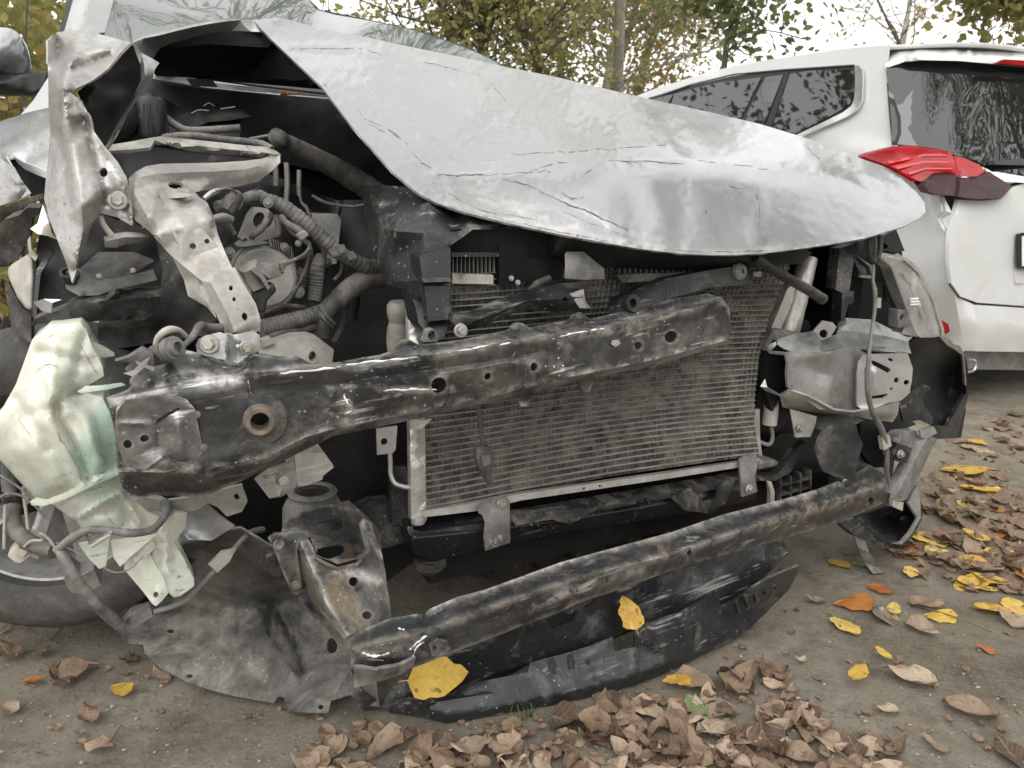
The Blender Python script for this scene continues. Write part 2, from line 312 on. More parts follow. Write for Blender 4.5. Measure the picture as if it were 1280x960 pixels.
def S(name, material, outline, d=0., K=K0, par=None, lines=(), pts=(), holes=(), res=9, th=.003, sm=0, nz=0, ns=22, ridges=(), cr=0,
      fr=CAR, rag=0, sharp=38, bevel=0, label=None, kind=None, ext=None, wear=(), mark=()):
    """pressed sheet or block: outline surveyed on the photo, each point at its own depth in the car; real thickness"""
    par = par or WRECK; x0, y0, s = K
    def ctl(p):
        x, y, v = conv(p, K, d)
        if callable(v): v = v(x, y)
        return (x, y, 1.0 / depth(x, y, v, fr))
    ol = np.array([ctl(p) for p in outline])
    if cr: ol = catmull(ol, cr, True)
    lns = [np.array([ctl(p) for p in l]) for l in lines]
    if cr: lns = [catmull(l, cr, False) for l in lns]
    pp = np.array([ctl(p) for p in pts]).reshape(-1, 3)
    cv = np.vstack([ol] + lns + [pp]); ce = [(i, (i + 1) % len(ol)) for i in range(len(ol))]; k = len(ol)
    for l in lns: ce += [(k + i, k + i + 1) for i in range(len(l) - 1)]; k += len(l)
    rv, re, rf, rov, _, _ = delaunay_2d_cdt([Vector(q[:2]) for q in cv], ce, [], 0, 1e-4)
    cval = np.zeros(len(rv)); cxy = np.array([[q.x, q.y] for q in rv])
    for i, o_ in enumerate(rov):
        if len(o_): cval[i] = cv[o_[0], 2]
        else: cval[i] = cv[np.argmin(np.sum((cv[:, :2] - cxy[i]) ** 2, 1)), 2]
    # fine constraint points
    fv = []; fe = []
    def addpoly(p, closed, jit=0):
        st = len(fv); n = len(p)
        for i in range(n if closed else n - 1):
            a, b = p[i], p[(i + 1) % n]; L = math.hypot(b[0] - a[0], b[1] - a[1]); m = max(1, int(L / res))
            for q in range(m):
                t = q / m; z = a[:2] + (b[:2] - a[:2]) * t
                if jit: z = z + np.random.uniform(-jit, jit, 2) * (1 if q else .4)
                fv.append(z)
        if not closed: fv.append(p[-1][:2])
        en = len(fv)
        fe.extend((i, i + 1) for i in range(st, en - 1))
        if closed: fe.append((en - 1, st))
        return np.array(fv[st:en])
    fol = addpoly(ol, True, rag)
    nb = len(fv)
    for l in lns: addpoly(l, False)
    hp = []
    for h in holes:
        if isinstance(h[0], (tuple, list)): q = np.array([[x0 + a[0] / s, y0 + a[1] / s, 0] for a in h])
        else:
            hx, hy, rx = h[:3]; ry = h[3] if len(h) > 3 else rx; ro = R(h[4]) if len(h) > 4 else 0
            q = np.array([[x0 + (hx + rx * math.cos(a) * math.cos(ro) - ry * math.sin(a) * math.sin(ro)) / s,
                           y0 + (hy + rx * math.cos(a) * math.sin(ro) + ry * math.sin(a) * math.cos(ro)) / s, 0] for a in np.linspace(0, 2 * math.pi, 15)[:-1]])
        hp.append(q[:, :2]); st = len(fv); fv.extend(list(q[:, :2])); fe.extend((st + i, st + (i + 1) % len(q)) for i in range(len(q)))
    con = np.array(fv)
    lo, hi = con.min(0), con.max(0)
    gx, gy = np.meshgrid(np.arange(lo[0], hi[0], res), np.arange(lo[1], hi[1], res * .87)); gx = gx + (np.arange(gx.shape[0]) % 2)[:, None] * res * .5
    g = np.stack([gx.ravel(), gy.ravel()], 1); g += np.random.uniform(-.15, .15, g.shape) * res
    g = g[inside(g, fol)]
    for h in hp: g = g[~inside(g, h)]
    if len(g):
        dm = np.full(len(g), 1e9)
        for c0 in range(0, len(con), 200): dm = np.minimum(dm, np.linalg.norm(g[:, None] - con[None, c0:c0 + 200], axis=2).min(1))
        g = g[dm > .55 * res]
    allp = np.vstack([con, g]) if len(g) else con
    mv, _, mf, mov, _, _ = delaunay_2d_cdt([Vector(q) for q in allp], fe, [], 0, 1e-4)
    xy = np.array([[q.x, q.y] for q in mv]); fa = np.array([f for f in mf if len(f) == 3])
    cen = xy[fa].mean(1); keep = inside(cen, fol)
    for h in hp: keep &= ~inside(cen, h)
    fa = fa[keep]
    # depth
    best = np.full(len(xy), -1e18); val = np.zeros(len(xy))
    for f in rf:
        a, b, c = cxy[f[0]], cxy[f[1]], cxy[f[2]]; det = (b[0] - a[0]) * (c[1] - a[1]) - (c[0] - a[0]) * (b[1] - a[1])
        if abs(det) < 1e-6: continue
        l1 = ((b[0] - xy[:, 0]) * (c[1] - xy[:, 1]) - (c[0] - xy[:, 0]) * (b[1] - xy[:, 1])) / det
        l2 = ((c[0] - xy[:, 0]) * (a[1] - xy[:, 1]) - (a[0] - xy[:, 0]) * (c[1] - xy[:, 1])) / det
        l3 = 1 - l1 - l2; m = np.minimum(np.minimum(l1, l2), l3); k = m > best
        best[k] = m[k]; l1, l2, l3 = (np.clip(q, -.02, 1.02) for q in (l1, l2, l3)); val[k] = (l1 * cval[f[0]] + l2 * cval[f[1]] + l3 * cval[f[2]])[k]
    used = np.unique(fa); rem = -np.ones(len(xy), int); rem[used] = np.arange(len(used)); fa = rem[fa]; xy = xy[used]; val = val[used]
    ed = np.vstack([fa[:, [0, 1]], fa[:, [1, 2]], fa[:, [2, 0]]]); es = np.sort(ed, 1)
    uq, inv, cnt = np.unique(es, axis=0, return_inverse=True, return_counts=True); inv = inv.ravel(); bd = ed[cnt[inv] == 1]
    fixed = np.zeros(len(xy), bool); fixed[bd.ravel()] = True
    for _ in range(sm):
        sumv = np.zeros(len(xy)); nn = np.zeros(len(xy))
        np.add.at(sumv, uq[:, 0], val[uq[:, 1]]); np.add.at(sumv, uq[:, 1], val[uq[:, 0]]); np.add.at(nn, uq[:, 0], 1); np.add.at(nn, uq[:, 1], 1)
        nv = sumv / np.maximum(nn, 1); val = np.where(fixed, val, .35 * val + .65 * nv)
    tt = 1 / val
    for rd in ridges:
        pl = [(x0 + q[0] / s, y0 + q[1] / s) for q in rd[0]]; dd = segdist(xy, pl); tt = tt + rd[2] * np.exp(-(dd / (rd[1] / s)) ** (2 if len(rd) > 3 else 1.25))
    a = (xy[:, 0] - 640) / F; b = (480 - xy[:, 1]) / F; rr = np.stack([a, CT + b * ST, -ST + b * CT], 1)
    p = CAM + rr * tt[:, None]
    if nz:
        nn = np.array([mnoise.noise(Vector(q * ns)) + .5 * mnoise.noise(Vector(q * ns * 2.3)) for q in p]); p = CAM + rr * (tt + nz * nn)[:, None]
    nrm = np.cross(p[fa[:, 1]] - p[fa[:, 0]], p[fa[:, 2]] - p[fa[:, 0]]); flip = np.sum(nrm * (CAM - p[fa[:, 0]]), 1) < 0
    fa[flip] = fa[flip][:, [0, 2, 1]]; nrm[flip] *= -1
    vn = np.zeros_like(p)
    for i in range(3): np.add.at(vn, fa[:, i], nrm)
    vn /= np.maximum(np.linalg.norm(vn, axis=1), 1e-12)[:, None]
    e2 = np.vstack([fa[:, [0, 1]], fa[:, [1, 2]], fa[:, [2, 0]]]); s2 = np.sort(e2, 1)
    _, iv, ct = np.unique(s2, axis=0, return_inverse=True, return_counts=True); bd = e2[ct[iv.ravel()] == 1]
    back = p + (np.array(ext) if ext is not None else fr.V) * th if (th > .012 or ext is not None) else p - vn * th
    SURF[name] = (xy, tt)
    n = len(p); V_ = np.vstack([p, back]) - base_of(par)
    fs = [tuple(f) for f in fa] + [tuple(f[::-1] + n) for f in fa] + [(q[1], q[0], q[0] + n, q[1] + n) for q in bd]
    o = link_mesh(name, V_, fs, material, par, sharp)
    if wear:
        wv = np.zeros(n)
        for pl, wd in wear: wv = np.maximum(wv, np.exp(-(segdist(xy, [(x0 + q[0] / s, y0 + q[1] / s) for q in pl]) / (wd / s)) ** 2))
        a_ = o.data.attributes.new('wear', 'FLOAT', 'POINT'); a_.data.foreach_set('value', np.concatenate([wv, wv]).astype(np.float32))
    if mark:
        wv = np.zeros(n)
        for pl, wd in mark: wv = np.maximum(wv, np.exp(-(segdist(xy, [(x0 + q[0] / s, y0 + q[1] / s) for q in pl]) / (wd / s)) ** 2))
        a_ = o.data.attributes.new('mark', 'FLOAT', 'POINT'); a_.data.foreach_set('value', np.concatenate([wv, wv]).astype(np.float32))
    if bevel:
        md = o.modifiers.new('bevel', 'BEVEL'); md.width = bevel; md.segments = 2; md.limit_method = 'ANGLE'; md.angle_limit = R(40)
    tag(o, label, kind=kind); return o

def sweep(pts, rad, n=10, cap=True, flat=1.0):
    pts = np.asarray(pts); m = len(pts); tan = np.gradient(pts, axis=0); tan /= np.maximum(np.linalg.norm(tan, axis=1), 1e-9)[:, None]
    ref = np.array([0, 0, 1.]) if abs(tan[0][2]) < .9 else np.array([1., 0, 0]); verts = []; faces = []
    for i in range(m):
        nn = ref - tan[i] * (ref @ tan[i]); nn /= max(1e-9, np.linalg.norm(nn)); ref = nn; bb = np.cross(tan[i], nn)
        for k in range(n):
            a = 2 * math.pi * k / n; verts.append(pts[i] + rad[i] * (math.cos(a) * nn + flat * math.sin(a) * bb))
    for i in range(m - 1):
        for k in range(n): faces.append((i * n + k, i * n + (k + 1) % n, (i + 1) * n + (k + 1) % n, (i + 1) * n + k))
    if cap: faces.append(tuple(range(n))[::-1]); faces.append(tuple((m - 1) * n + k for k in range(n)))
    return verts, faces
def T(name, material, path, r, K=K0, par=None, rib=None, n=10, cr=6, fr=CAR, wob=0, label=None, flat=1., d=0.):
    """hose, pipe or wire along surveyed points; r in survey pixels (per point if a list); rib = (pitch m, amount)"""
    par = par or WRECK; w3 = []; rm = []
    rl = r if isinstance(r, (list, tuple)) else [r] * len(path)
    for p, q in zip(path, rl):
        x, y, v = conv(p, K, d); t = depth(x, y, v, fr); w3.append(CAM + ray(x, y) * t); rm.append(q / K[2] * t / F)
    a = catmull(np.column_stack([np.array(w3), rm]), cr, False) if len(path) > 1 else None
    pts, rad = a[:, :3], a[:, 3].copy()
    if rib or wob:
        L = np.concatenate([[0], np.cumsum(np.linalg.norm(np.diff(pts, axis=0), axis=1))]); m = max(4, int(L[-1] / ((rib[0] if rib else .012) / 4)))
        m = min(m, 260); q = np.linspace(0, L[-1], m); pts = np.stack([np.interp(q, L, pts[:, i]) for i in range(3)], 1); rad = np.interp(q, L, rad)
        if rib: rad = rad * (1 + rib[1] * np.sign(np.sin(q / rib[0] * 2 * math.pi)) * np.abs(np.sin(q / rib[0] * 2 * math.pi)) ** .6)
        if wob: rad = rad * (1 + wob * np.array([mnoise.noise(Vector(z * 60)) for z in pts]))
    v, f = sweep(pts, rad, n, True, flat)
    return tag(link_mesh(name, np.array(v) - base_of(par), f, material, par, 50), label)
def axis_of(ax, fr): a = fr.U * ax[0] + fr.V * ax[1] + np.array([0, 0, ax[2]]); return a / np.linalg.norm(a)
def lathe_data(c, prof, ax, n, ph=0):
    ref = np.array([0, 0, 1.]) if abs(ax[2]) < .9 else np.array([1., 0, 0]); e1 = np.cross(ref, ax); e1 /= np.linalg.norm(e1); e2 = np.cross(ax, e1)
    v = []; f = []
    for (r, h) in prof:
        for k in range(n): a = 2 * math.pi * k / n + ph; v.append(c + ax * h + r * (math.cos(a) * e1 + math.sin(a) * e2))
    for i in range(len(prof) - 1):
        for k in range(n): f.append((i * n + k, i * n + (k + 1) % n, (i + 1) * n + (k + 1) % n, (i + 1) * n + k))
    return v, f
def L(name, material, c, profs, ax=(0, -1, 0), K=K0, par=None, fr=CAR, sharp=35, label=None, d=0.):
    """turned piece: profs = list of (profile [(r, h)] in survey pixels, segments); h grows towards the axis direction"""
    par = par or WRECK; x, y, v = conv(c, K, d); t = depth(x, y, v, fr); c3 = CAM + ray(x, y) * t; k = t / F / K[2]; A = axis_of(ax, fr); V_ = []; F_ = []
    for prof, n in profs:
        a, b = lathe_data(c3, [(max(r, .001) * k, h * k) for r, h in prof], A, n, random.random() * 6); o = len(V_); V_ += a; F_ += [tuple(i + o for i in q) for q in b]
    return tag(link_mesh(name, np.array(V_) - base_of(par), F_, material, par, sharp), label)
def bolt(c, r, K=K0, par=None, ax=(0, -1, .1), material='bolt_steel', d=0.):
    return L('bolt', material, c, [([(0, -.3 * r), (1.5 * r, -.3 * r), (1.5 * r, .12 * r), (1.35 * r, .25 * r), (0, .3 * r)], 18),
                                   ([(.95 * r, .2 * r), (.95 * r, 1.0 * r), (.8 * r, 1.15 * r), (0, 1.15 * r)], 6)], ax, K, par, d=d)
def slab(name, material, corners, th, fr, par, z=None, bevel=0):
    """box from frame coordinates (u0,u1,v0,v1,z0,z1)"""
    u0, u1, v0, v1, z0, z1 = corners
    V_ = [fr.pt(u, v, zz) for zz in (z0, z1) for v in (v0, v1) for u in (u0, u1)]
    f = [(0, 2, 3, 1), (4, 5, 7, 6), (0, 1, 5, 4), (1, 3, 7, 5), (3, 2, 6, 7), (2, 0, 4, 6)]
    o = link_mesh(name, np.array(V_) - base_of(par), f, material, par, 30)
    if bevel: md = o.modifiers.new('bevel', 'BEVEL'); md.width = bevel; md.segments = 3
    return o
# survey windows of the photograph (x0, y0, magnification)
K1 = (0, 0, 3); K2 = (0, 300, 3); K3 = (0, 560, 2.4); K4 = (280, 150, 3); K5 = (400, 380, 3); K6 = (420, 640, 3); K7 = (800, 280, 2.4); K8 = (800, 560, 2.4)
KC = (540, 280, 2.526); KV = (780, 0, 2.4); KH = (300, 0, 2.133)
def crack(par, surf, path, r, material, name='paint_crack', jit=1.2, proud=.0002):
    """torn edge of paint lying on a sheet: follows the sheet's own surface"""
    xy, tt = SURF[surf]; pts = []; q = catmull(path, 8, False); q = q + np.random.normal(0, jit, q.shape) * .5
    for x, y in q:
        d2 = np.sum((xy - [x, y]) ** 2, 1); k = np.argsort(d2)[:4]; wgt = 1 / (d2[k] + .5); t = float((tt[k] * wgt).sum() / wgt.sum()); pts.append(CAM + ray(x, y) * (t - proud))
    rad = [r / F * 1.4 * (.35 + .65 * math.sin(math.pi * (i + .3) / len(pts))) * random.uniform(.4, 1.5) for i in range(len(pts))]
    v, f = sweep(pts, rad, 5, True); link_mesh(name, np.array(v) - base_of(par), f, material, par, 60)
K9 = (130, 100, 4.571); KA = (0, 170, 3.84); KB = (280, 240, 4.362); KD = (460, 240, 4.267); KE = (940, 280, 4.267); KF = (940, 460, 3.693); KG = (300, 580, 4.364); KI = (0, 580, 4.267)
# ------------------------------------------------------------------ the ground
def ground():
    n = 90; xs = np.sign(np.linspace(-1, 1, n)) * np.abs(np.linspace(-1, 1, n)) ** 3.2 * 150; ys = xs + 1.6
    V_ = []; 
    for y in ys:
        for x in xs:
            r = math.hypot(x, y - 1.6); a = min(1, r / 3) * .03
            V_.append((x, y, a * mnoise.noise(Vector((x * .35, y * .35, 0))) - (0 if r < 3 else min(.06, (r - 3) * .01)) + .004 * mnoise.noise(Vector((x * 3, y * 3, 4)))))
    Fs = [(j * n + i, j * n + i + 1, (j + 1) * n + i + 1, (j + 1) * n + i) for j in range(n - 1) for i in range(n - 1)]
    tag(link_mesh('ground', V_, Fs, 'packed_dirt'), kind='structure')
ground()

# ------------------------------------------------------------------ the wrecked car
WRECK = tag(empty('wrecked_car', CAR.pt(.4, 1.5, 0)), 'silver car with its whole front smashed open and its bonnet buckled', 'car')
# hidden rest of the body, which also shades the engine bay
slab('body', 'silver_clean', (-.56, 1.30, .95, 3.7, .22, 1.0), 0, CAR, WRECK, bevel=.08)
slab('cabin', 'deep_black', (-.40, .36, 1.6, 3.3, 1.0, 1.5), 0, CAR, WRECK, bevel=.1)
slab('roof', 'silver_clean', (-.42, .38, 1.66, 3.3, 1.5, 1.56), 0, CAR, WRECK, bevel=.028)
slab('floor_pan', 'deep_black', (.04, 1.2, .08, .95, .19, .26), 0, CAR, WRECK)
slab('firewall', 'hood_lining', (-.52, 1.26, .90, .94, .34, 1.12), 0, CAR, WRECK)
slab('inner_wing', 'hood_lining', (1.18, 1.22, .12, .90, .42, .86), 0, CAR, WRECK)
slab('dashboard', 'deep_black', (-.42, 1.18, 1.05, 1.5, .98, 1.13), 0, CAR, WRECK, bevel=.03)
# hood
hood = S('hood', 'silver_paint', [(317, 25, .62), (340, 50, .55), (402, 108, .36), (440, 158, .21), (490, 214, .08), (525, 243, .02), (545, 253, 0), (560, 259, -.01), (580, 265, -.03), (640, 280, -.07), (700, 293, -.10), (760, 304, -.12),
    (800, 311, -.125), (850, 317, -.13), (885, 319, -.125), (920, 319, -.12), (960, 316, -.11), (1000, 311, -.10), (1040, 305, -.08), (1080, 298, -.05), (1130, 283, 0), (1150, 272, .03), (1157, 265, .05), (1156, 254, .09), (1148, 242, .14), (1125, 222, .22), (1090, 203, .32), (1050, 188, .42), (1000, 170, .5), (950, 155, .58),
    (900, 143, .64), (850, 132, .69), (800, 121, .74), (740, 107, .8), (690, 95, .84), (634, 84, .87), (600, 76, .88), (520, 60, .86), (450, 45, .80), (400, 35, .74), (350, 22, .66)],
    lines=[[(545, 253, 0), (590, 223, .07), (650, 218, .05), (700, 228, .0), (725, 214, -.01), (760, 206, -.02), (840, 199, -.01), (930, 205, .02), (1010, 214, .07), (1080, 226, .13), (1120, 240, .13), (1157, 265, .05)],
           [(650, 218, .05), (700, 243, -.02), (760, 272, -.075), (810, 293, -.105)]],
    pts=[(600, 190, .22), (650, 150, .42), (500, 120, .45), (560, 160, .3), (740, 160, .33), (850, 165, .30), (950, 180, .27), (1050, 205, .25), (420, 70, .6), (520, 90, .65), (640, 110, .66), (760, 130, .6),
         (760, 240, -.055), (850, 250, -.06), (930, 255, -.05), (1000, 262, -.03), (850, 290, -.105), (950, 290, -.09), (640, 255, -.03), (700, 275, -.075)],
    res=4.2, sm=40, th=.004, sharp=70,
    ridges=[([(545, 218), (590, 223), (650, 218), (690, 228)], 6, -.008), ([(650, 219), (700, 245), (760, 274), (810, 294)], 10, -.005, 'g'), ([(655, 230), (700, 256), (750, 282)], 12, .005, 'g'), ([(700, 226), (722, 212), (760, 203), (850, 196), (905, 203)], 5, -.008),
            ([(640, 192), (740, 188), (835, 181)], 3, -.004), ([(535, 175), (560, 200), (590, 218)], 5, .006), ([(525, 162), (530, 185), (548, 212)], 5, -.008),
            ([(775, 225), (790, 262), (800, 300)], 22, .006, 'g'), ([(812, 222), (826, 262), (830, 300)], 18, -.006, 'g'), ([(838, 215), (852, 262), (850, 305)], 20, .006, 'g'), ([(880, 225), (878, 290)], 22, -.005, 'g'), ([(915, 235), (905, 300)], 24, .005, 'g'),
            ([(945, 222), (952, 250), (946, 296)], 12, -.007, 'g'), ([(960, 240), (975, 290)], 22, .005, 'g'), ([(995, 240), (985, 300)], 18, -.006, 'g'), ([(1040, 240), (1030, 300)], 22, .006, 'g'),
            ([(525, 77), (590, 92), (625, 115), (635, 130)], 4, -.006), ([(360, 58), (440, 60), (480, 72)], 4, -.006), ([(365, 64), (440, 67)], 6, .005), ([(838, 160), (850, 178), (872, 195)], 12, .020, 'g'), ([(825, 158), (838, 185), (850, 196)], 6, -.01), ([(995, 172), (1025, 205), (1085, 240)], 7, -.016),
            ([(1030, 192), (1090, 240)], 14, .018, 'g'), ([(1060, 195), (1110, 235)], 12, -.012, 'g'), ([(700, 150), (740, 170)], 40, .03, 'g'), ([(600, 130), (690, 140)], 30, -.02, 'g'), ([(565, 247), (640, 268), (700, 281), (850, 306)], 4, .005), ([(930, 215), (1000, 225)], 8, .008, 'g')],
    wear=[([(555, 255), (640, 275), (760, 300), (850, 314), (920, 316), (1000, 308)], 4), ([(590, 240), (650, 262), (720, 285)], 12)])
for pth, r in (([(362, 61), (440, 60), (460, 62), (480, 71)], .8), ([(525, 77), (560, 84), (605, 97)], 1.0), ([(612, 102), (622, 114), (635, 130)], .7), ([(546, 218), (575, 219), (604, 218)], 1.5), ([(590, 219), (640, 217), (690, 214)], .7), ([(638, 193), (700, 190), (740, 188), (833, 181)], .8),
    ([(512, 188), (528, 203), (548, 216)], 1.1), ([(448, 138), (470, 160), (500, 172)], .8), ([(460, 150), (492, 166), (512, 184)], .7), ([(622, 222), (660, 232), (690, 247)], 1.2), ([(690, 246), (705, 253), (735, 265), (785, 288)], 1.7), ([(655, 218), (690, 205), (715, 203)], .7), ([(720, 228), (750, 205), (790, 201), (868, 205)], .9),
    ([(870, 200), (920, 206), (965, 212)], .8), ([(700, 240), (715, 248), (730, 246)], 1.0), ([(945, 240), (950, 262), (948, 290)], .8), ([(560, 258), (640, 277), (700, 290), (760, 301)], .7), ([(830, 312), (900, 315), (960, 312)], .9), ([(560, 240), (600, 262), (680, 276)], .7), ([(700, 262), (730, 276), (775, 292)], .6), ([(900, 232), (930, 236)], .6), ([(880, 262), (884, 266)], .8), ([(740, 205), (800, 195)], .5), ([(1000, 172), (1020, 195), (1040, 205)], .6)):
    crack(hood, 'hood', pth, r * .62, 'grey_plastic')
# folded flank of the hood seen from below, with its lining
S('hood_flank', 'grey_bracket', [(166, 53, .50), (200, 44, .52), (240, 34, .55), (280, 27, .59), (317, 25, .62), (330, 40, .60), (290, 38, .62), (240, 47, .6), (200, 60, .58), (190, 78, .57), (182, 72, .52)], par=hood, cr=2, th=.005)
S('hood_lining', 'hood_lining', [(188, 76, .58), (200, 58, .59), (240, 45, .61), (290, 37, .63), (328, 38, .62), (402, 107, .40), (404, 112, .80), (300, 103, .92), (195, 95, .95)], par=hood, th=.006, nz=.003,
  lines=[[(200, 62, .6), (260, 55, .62), (345, 60, .6)]])
S('hood_lining', 'hood_lining', [(402, 106, .38), (440, 158, .235), (490, 214, .105), (545, 253, .03), (640, 279, -.04), (760, 303, -.09), (850, 316, -.10), (920, 318, -.09), (1000, 310, -.07), (1100, 291, .0),
  (1100, 295, .35), (900, 310, .5), (700, 292, .6), (560, 270, .7), (470, 200, .78), (410, 120, .82)], par=hood, th=.006)
# windshield and cowl
ws = S('windshield', 'glass', [(126, 48, 1.0), (136, 0, 1.12), (160, -70, 1.38), (330, -60, 1.5), (385, -2, 1.36), (400, 13, 1.33), (460, 25, 1.28), (519, 38, 1.22), (580, 59, 1.14), (620, 78, 1.08), (640, 100, 1.04), (520, 118, .98), (420, 124, .97), (190, 98, .97)],
  cr=3, th=.005, res=16, pts=[(300, 40, 1.1), (420, 60, 1.08)])
S('windshield_seal', 'van_trim', [(385, -3, 1.36), (400, 12, 1.33), (460, 24, 1.28), (519, 37, 1.22), (580, 57, 1.14), (622, 77, 1.08), (640, 88, 1.05), (640, 94, 1.05), (618, 81, 1.08), (578, 62, 1.14), (519, 41.5, 1.22), (460, 28.5, 1.28), (400, 16.5, 1.33), (383, 2, 1.36)], par=ws, th=.006)
cowl = S('cowl', 'deep_black', [(190, 104, .90), (260, 112, .90), (420, 126, .90), (500, 150, .88), (520, 240, .86), (150, 160, .86), (150, 106, .9)], th=.01, nz=.004)
S('cowl_trim', 'silver_clean', [(193, 95, .93), (240, 97, .93), (270, 104, .93), (330, 110, .93), (335, 116, .93), (260, 109, .93), (194, 99, .93)], par=cowl)
S('cowl_trim', 'silver_clean', [(275, 100, .94), (340, 104, .94), (400, 109, .94), (412, 122, .94), (340, 116, .94), (300, 105, .94)], par=cowl)
S('wiper_arm', 'van_trim', [(234, 98, .92), (265, 99, .92), (272, 108, .92), (240, 107, .92)], par=cowl, th=.01)
T('wiper_blade', 'van_trim', [(262, 99, .93), (330, 108, .93), (415, 118, .93)], 1.5, par=cowl)
S('windshield_pillar', 'silver_clean', [(80, 40, .98), (90, 5, 1.06), (110, -60, 1.3), (166, -62, 1.38), (142, 0, 1.12), (131, 40, 1.0), (110, 44, .97)], th=.03, lines=[[(95, 42, .96), (110, 0, 1.06), (135, -60, 1.3)]])
S('pillar_strip', 'van_trim', [(74, 38, 1.02), (84, 5, 1.1), (103, -60, 1.33), (111, -60, 1.3), (91, 5, 1.06), (81, 40, .98)], th=.02)
# mirror, door edge, fender
mir = S('door_mirror', 'silver_clean', [(-70, 40, 1.2), (-40, 34, 1.2), (0, 34, 1.2), (16, 37, 1.2), (26, 46, 1.2), (32, 66, 1.2), (33, 82, 1.2), (27, 92, 1.2), (0, 93, 1.2), (-60, 95, 1.2)], cr=3, th=.10, sm=40, res=3.5, pts=[(5, 64, 1.10), (-30, 64, 1.09)], bevel=.012, sharp=100)
S('mirror_foot', 'van_trim', [(-70, 92, 1.18), (0, 92, 1.17), (36, 90, 1.15), (60, 88, 1.12), (58, 110, 1.12), (40, 119, 1.15), (0, 117, 1.17), (-70, 118, 1.18)], par=mir, th=.05, bevel=.01, pts=[(0, 104, 1.14)])
S('door_corner', 'silver_clean', [(18, 152, .98), (42, 125, .98), (60, 97, .98), (78, 90, .98), (84, 140, .9), (60, 150, .92)], th=.01)
fend = S('fender', 'silver_clean', [(-60, 165, .95), (0, 152, .92), (33, 141, .88), (62, 134, .8), (75, 150, .6), (72, 190, .45), (60, 221, .42), (45, 212, .45), (30, 204, .48), (20, 196, .50), (6, 200, .52), (-60, 210, .6)], th=.003, sm=2, nz=.003,
  lines=[[(-60, 180, .85), (0, 172, .78), (40, 165, .68), (70, 165, .55)]])
S('torn_fender_lip', 'silver_clean', [(15, 97, .46), (28, 95, .45), (40, 112, .43), (60, 196, .40), (56, 200, .42), (35, 180, .44), (22, 170, .45)] if False else [(17, 96, .44), (25, 98, .43), (33, 110, .42), (57, 150, .40), (57, 202, .4), (42, 188, .42), (28, 130, .44)], K=(0, 170, 3.84), par=fend)
S('torn_fender_lip', 'silver_clean', [(60, 95, .42), (75, 105, .41), (110, 125, .4), (170, 145, .38), (225, 170, .36), (225, 205, .36), (180, 188, .38), (120, 160, .40), (90, 135, .42)], K=KA, par=fend, sm=1)
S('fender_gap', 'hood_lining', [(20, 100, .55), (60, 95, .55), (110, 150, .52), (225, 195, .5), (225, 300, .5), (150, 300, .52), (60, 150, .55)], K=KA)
S('fender_panel_end', 'torn_paint', [(-60, 110, .44), (0, 112, .42), (15, 118, .42), (70, 150, .4), (100, 205, .38), (150, 275, .37), (100, 300, .38), (0, 335, .40), (-60, 350, .4)], K=KA, sm=2, nz=.003, par=fend, ridges=[([(20, 130), (90, 280)], 25, -.02)])
S('sill_strip', 'dusty_plastic', [(-60, 385, .36), (0, 352, .34), (120, 298, .31), (205, 275, .28), (210, 295, .28), (130, 330, .31), (20, 390, .35), (-60, 420, .36)], K=KA, th=.02, bevel=.004)
S('headlamp_shell', 'dusty_plastic', [(-40, 470, .34), (20, 400, .32), (90, 380, .29), (130, 345, .27), (190, 345, .26), (190, 375, .27), (155, 390, .28), (150, 440, .30), (140, 500, .32), (80, 590, .35), (30, 628, .36), (-40, 630, .38)], K=KA, nz=.012, ns=14, th=.012)
S('foam_block', 'pale_plastic', [(34, 630, .31), (80, 600, .29), (120, 575, .27), (155, 580, .25), (158, 700, .24), (155, 850, .24), (120, 830, .26), (80, 780, .28), (45, 700, .30)], K=KA, th=.06, bevel=.01, nz=.004)
S('foam_chip', 'pale_plastic', [(132, 500, .25), (145, 480, .24), (150, 540, .24), (180, 580, .24), (170, 600, .24), (140, 570, .25)], K=KA, th=.02)
S('torn_liner_edge', 'chrome', [(145, 445, .2), (180, 420, .19), (205, 330, .18), (235, 420, .16), (250, 470, .16), (280, 500, .16), (230, 480, .17), (180, 470, .19)], K=KA, nz=.006, ns=40)
S('wing_post', 'dusty_plastic', [(40, 700, .38), (70, 760, .36), (110, 830, .35), (150, 860, .34), (150, 990, .34), (70, 990, .36), (40, 800, .4)], K=KA, th=.05)
S('lamp_cavity', 'deep_black', [(190, 470, .3), (440, 360, .28), (740, 470, .26), (780, 640, .25), (760, 820, .25), (160, 880, .27), (155, 640, .3)], K=KA, th=.02, nz=.02, ns=12)
S('headlamp_rim', 'black_plastic', [(160, 800, .14), (175, 640, .20), (240, 540, .22), (255, 560, .22), (195, 660, .19), (180, 800, .14), (175, 870, .13), (155, 870, .13)], K=KA, th=.03)
crad = S('lamp_carrier', 'grey_plastic', [(295, 660, .10), (320, 645, .09), (370, 650, .09), (440, 680, .09), (540, 690, .09), (700, 655, .10), (735, 645, .10), (755, 690, .10), (700, 705, .10), (560, 735, .09), (470, 765, .08), (380, 768, .08), (320, 735, .09)], K=KA, th=.05, bevel=.004, nz=.003)
L('lamp_socket', 'black_plastic', (335, 672, .085), [([(44, 0), (44, 20), (34, 22), (34, -30), (0, -30)], 20)], (.1, -.5, .9), KA, crad)
S('carrier_plate', 'dusty_plastic', [(370, 650, .12), (470, 560, .18), (640, 560, .16), (740, 600, .14), (640, 660, .11), (560, 690, .1), (470, 690, .1)], K=KA, par=crad, th=.02)
for q in ((475, 672), (638, 645)): bolt((*q, .085), 9, KA, crad)
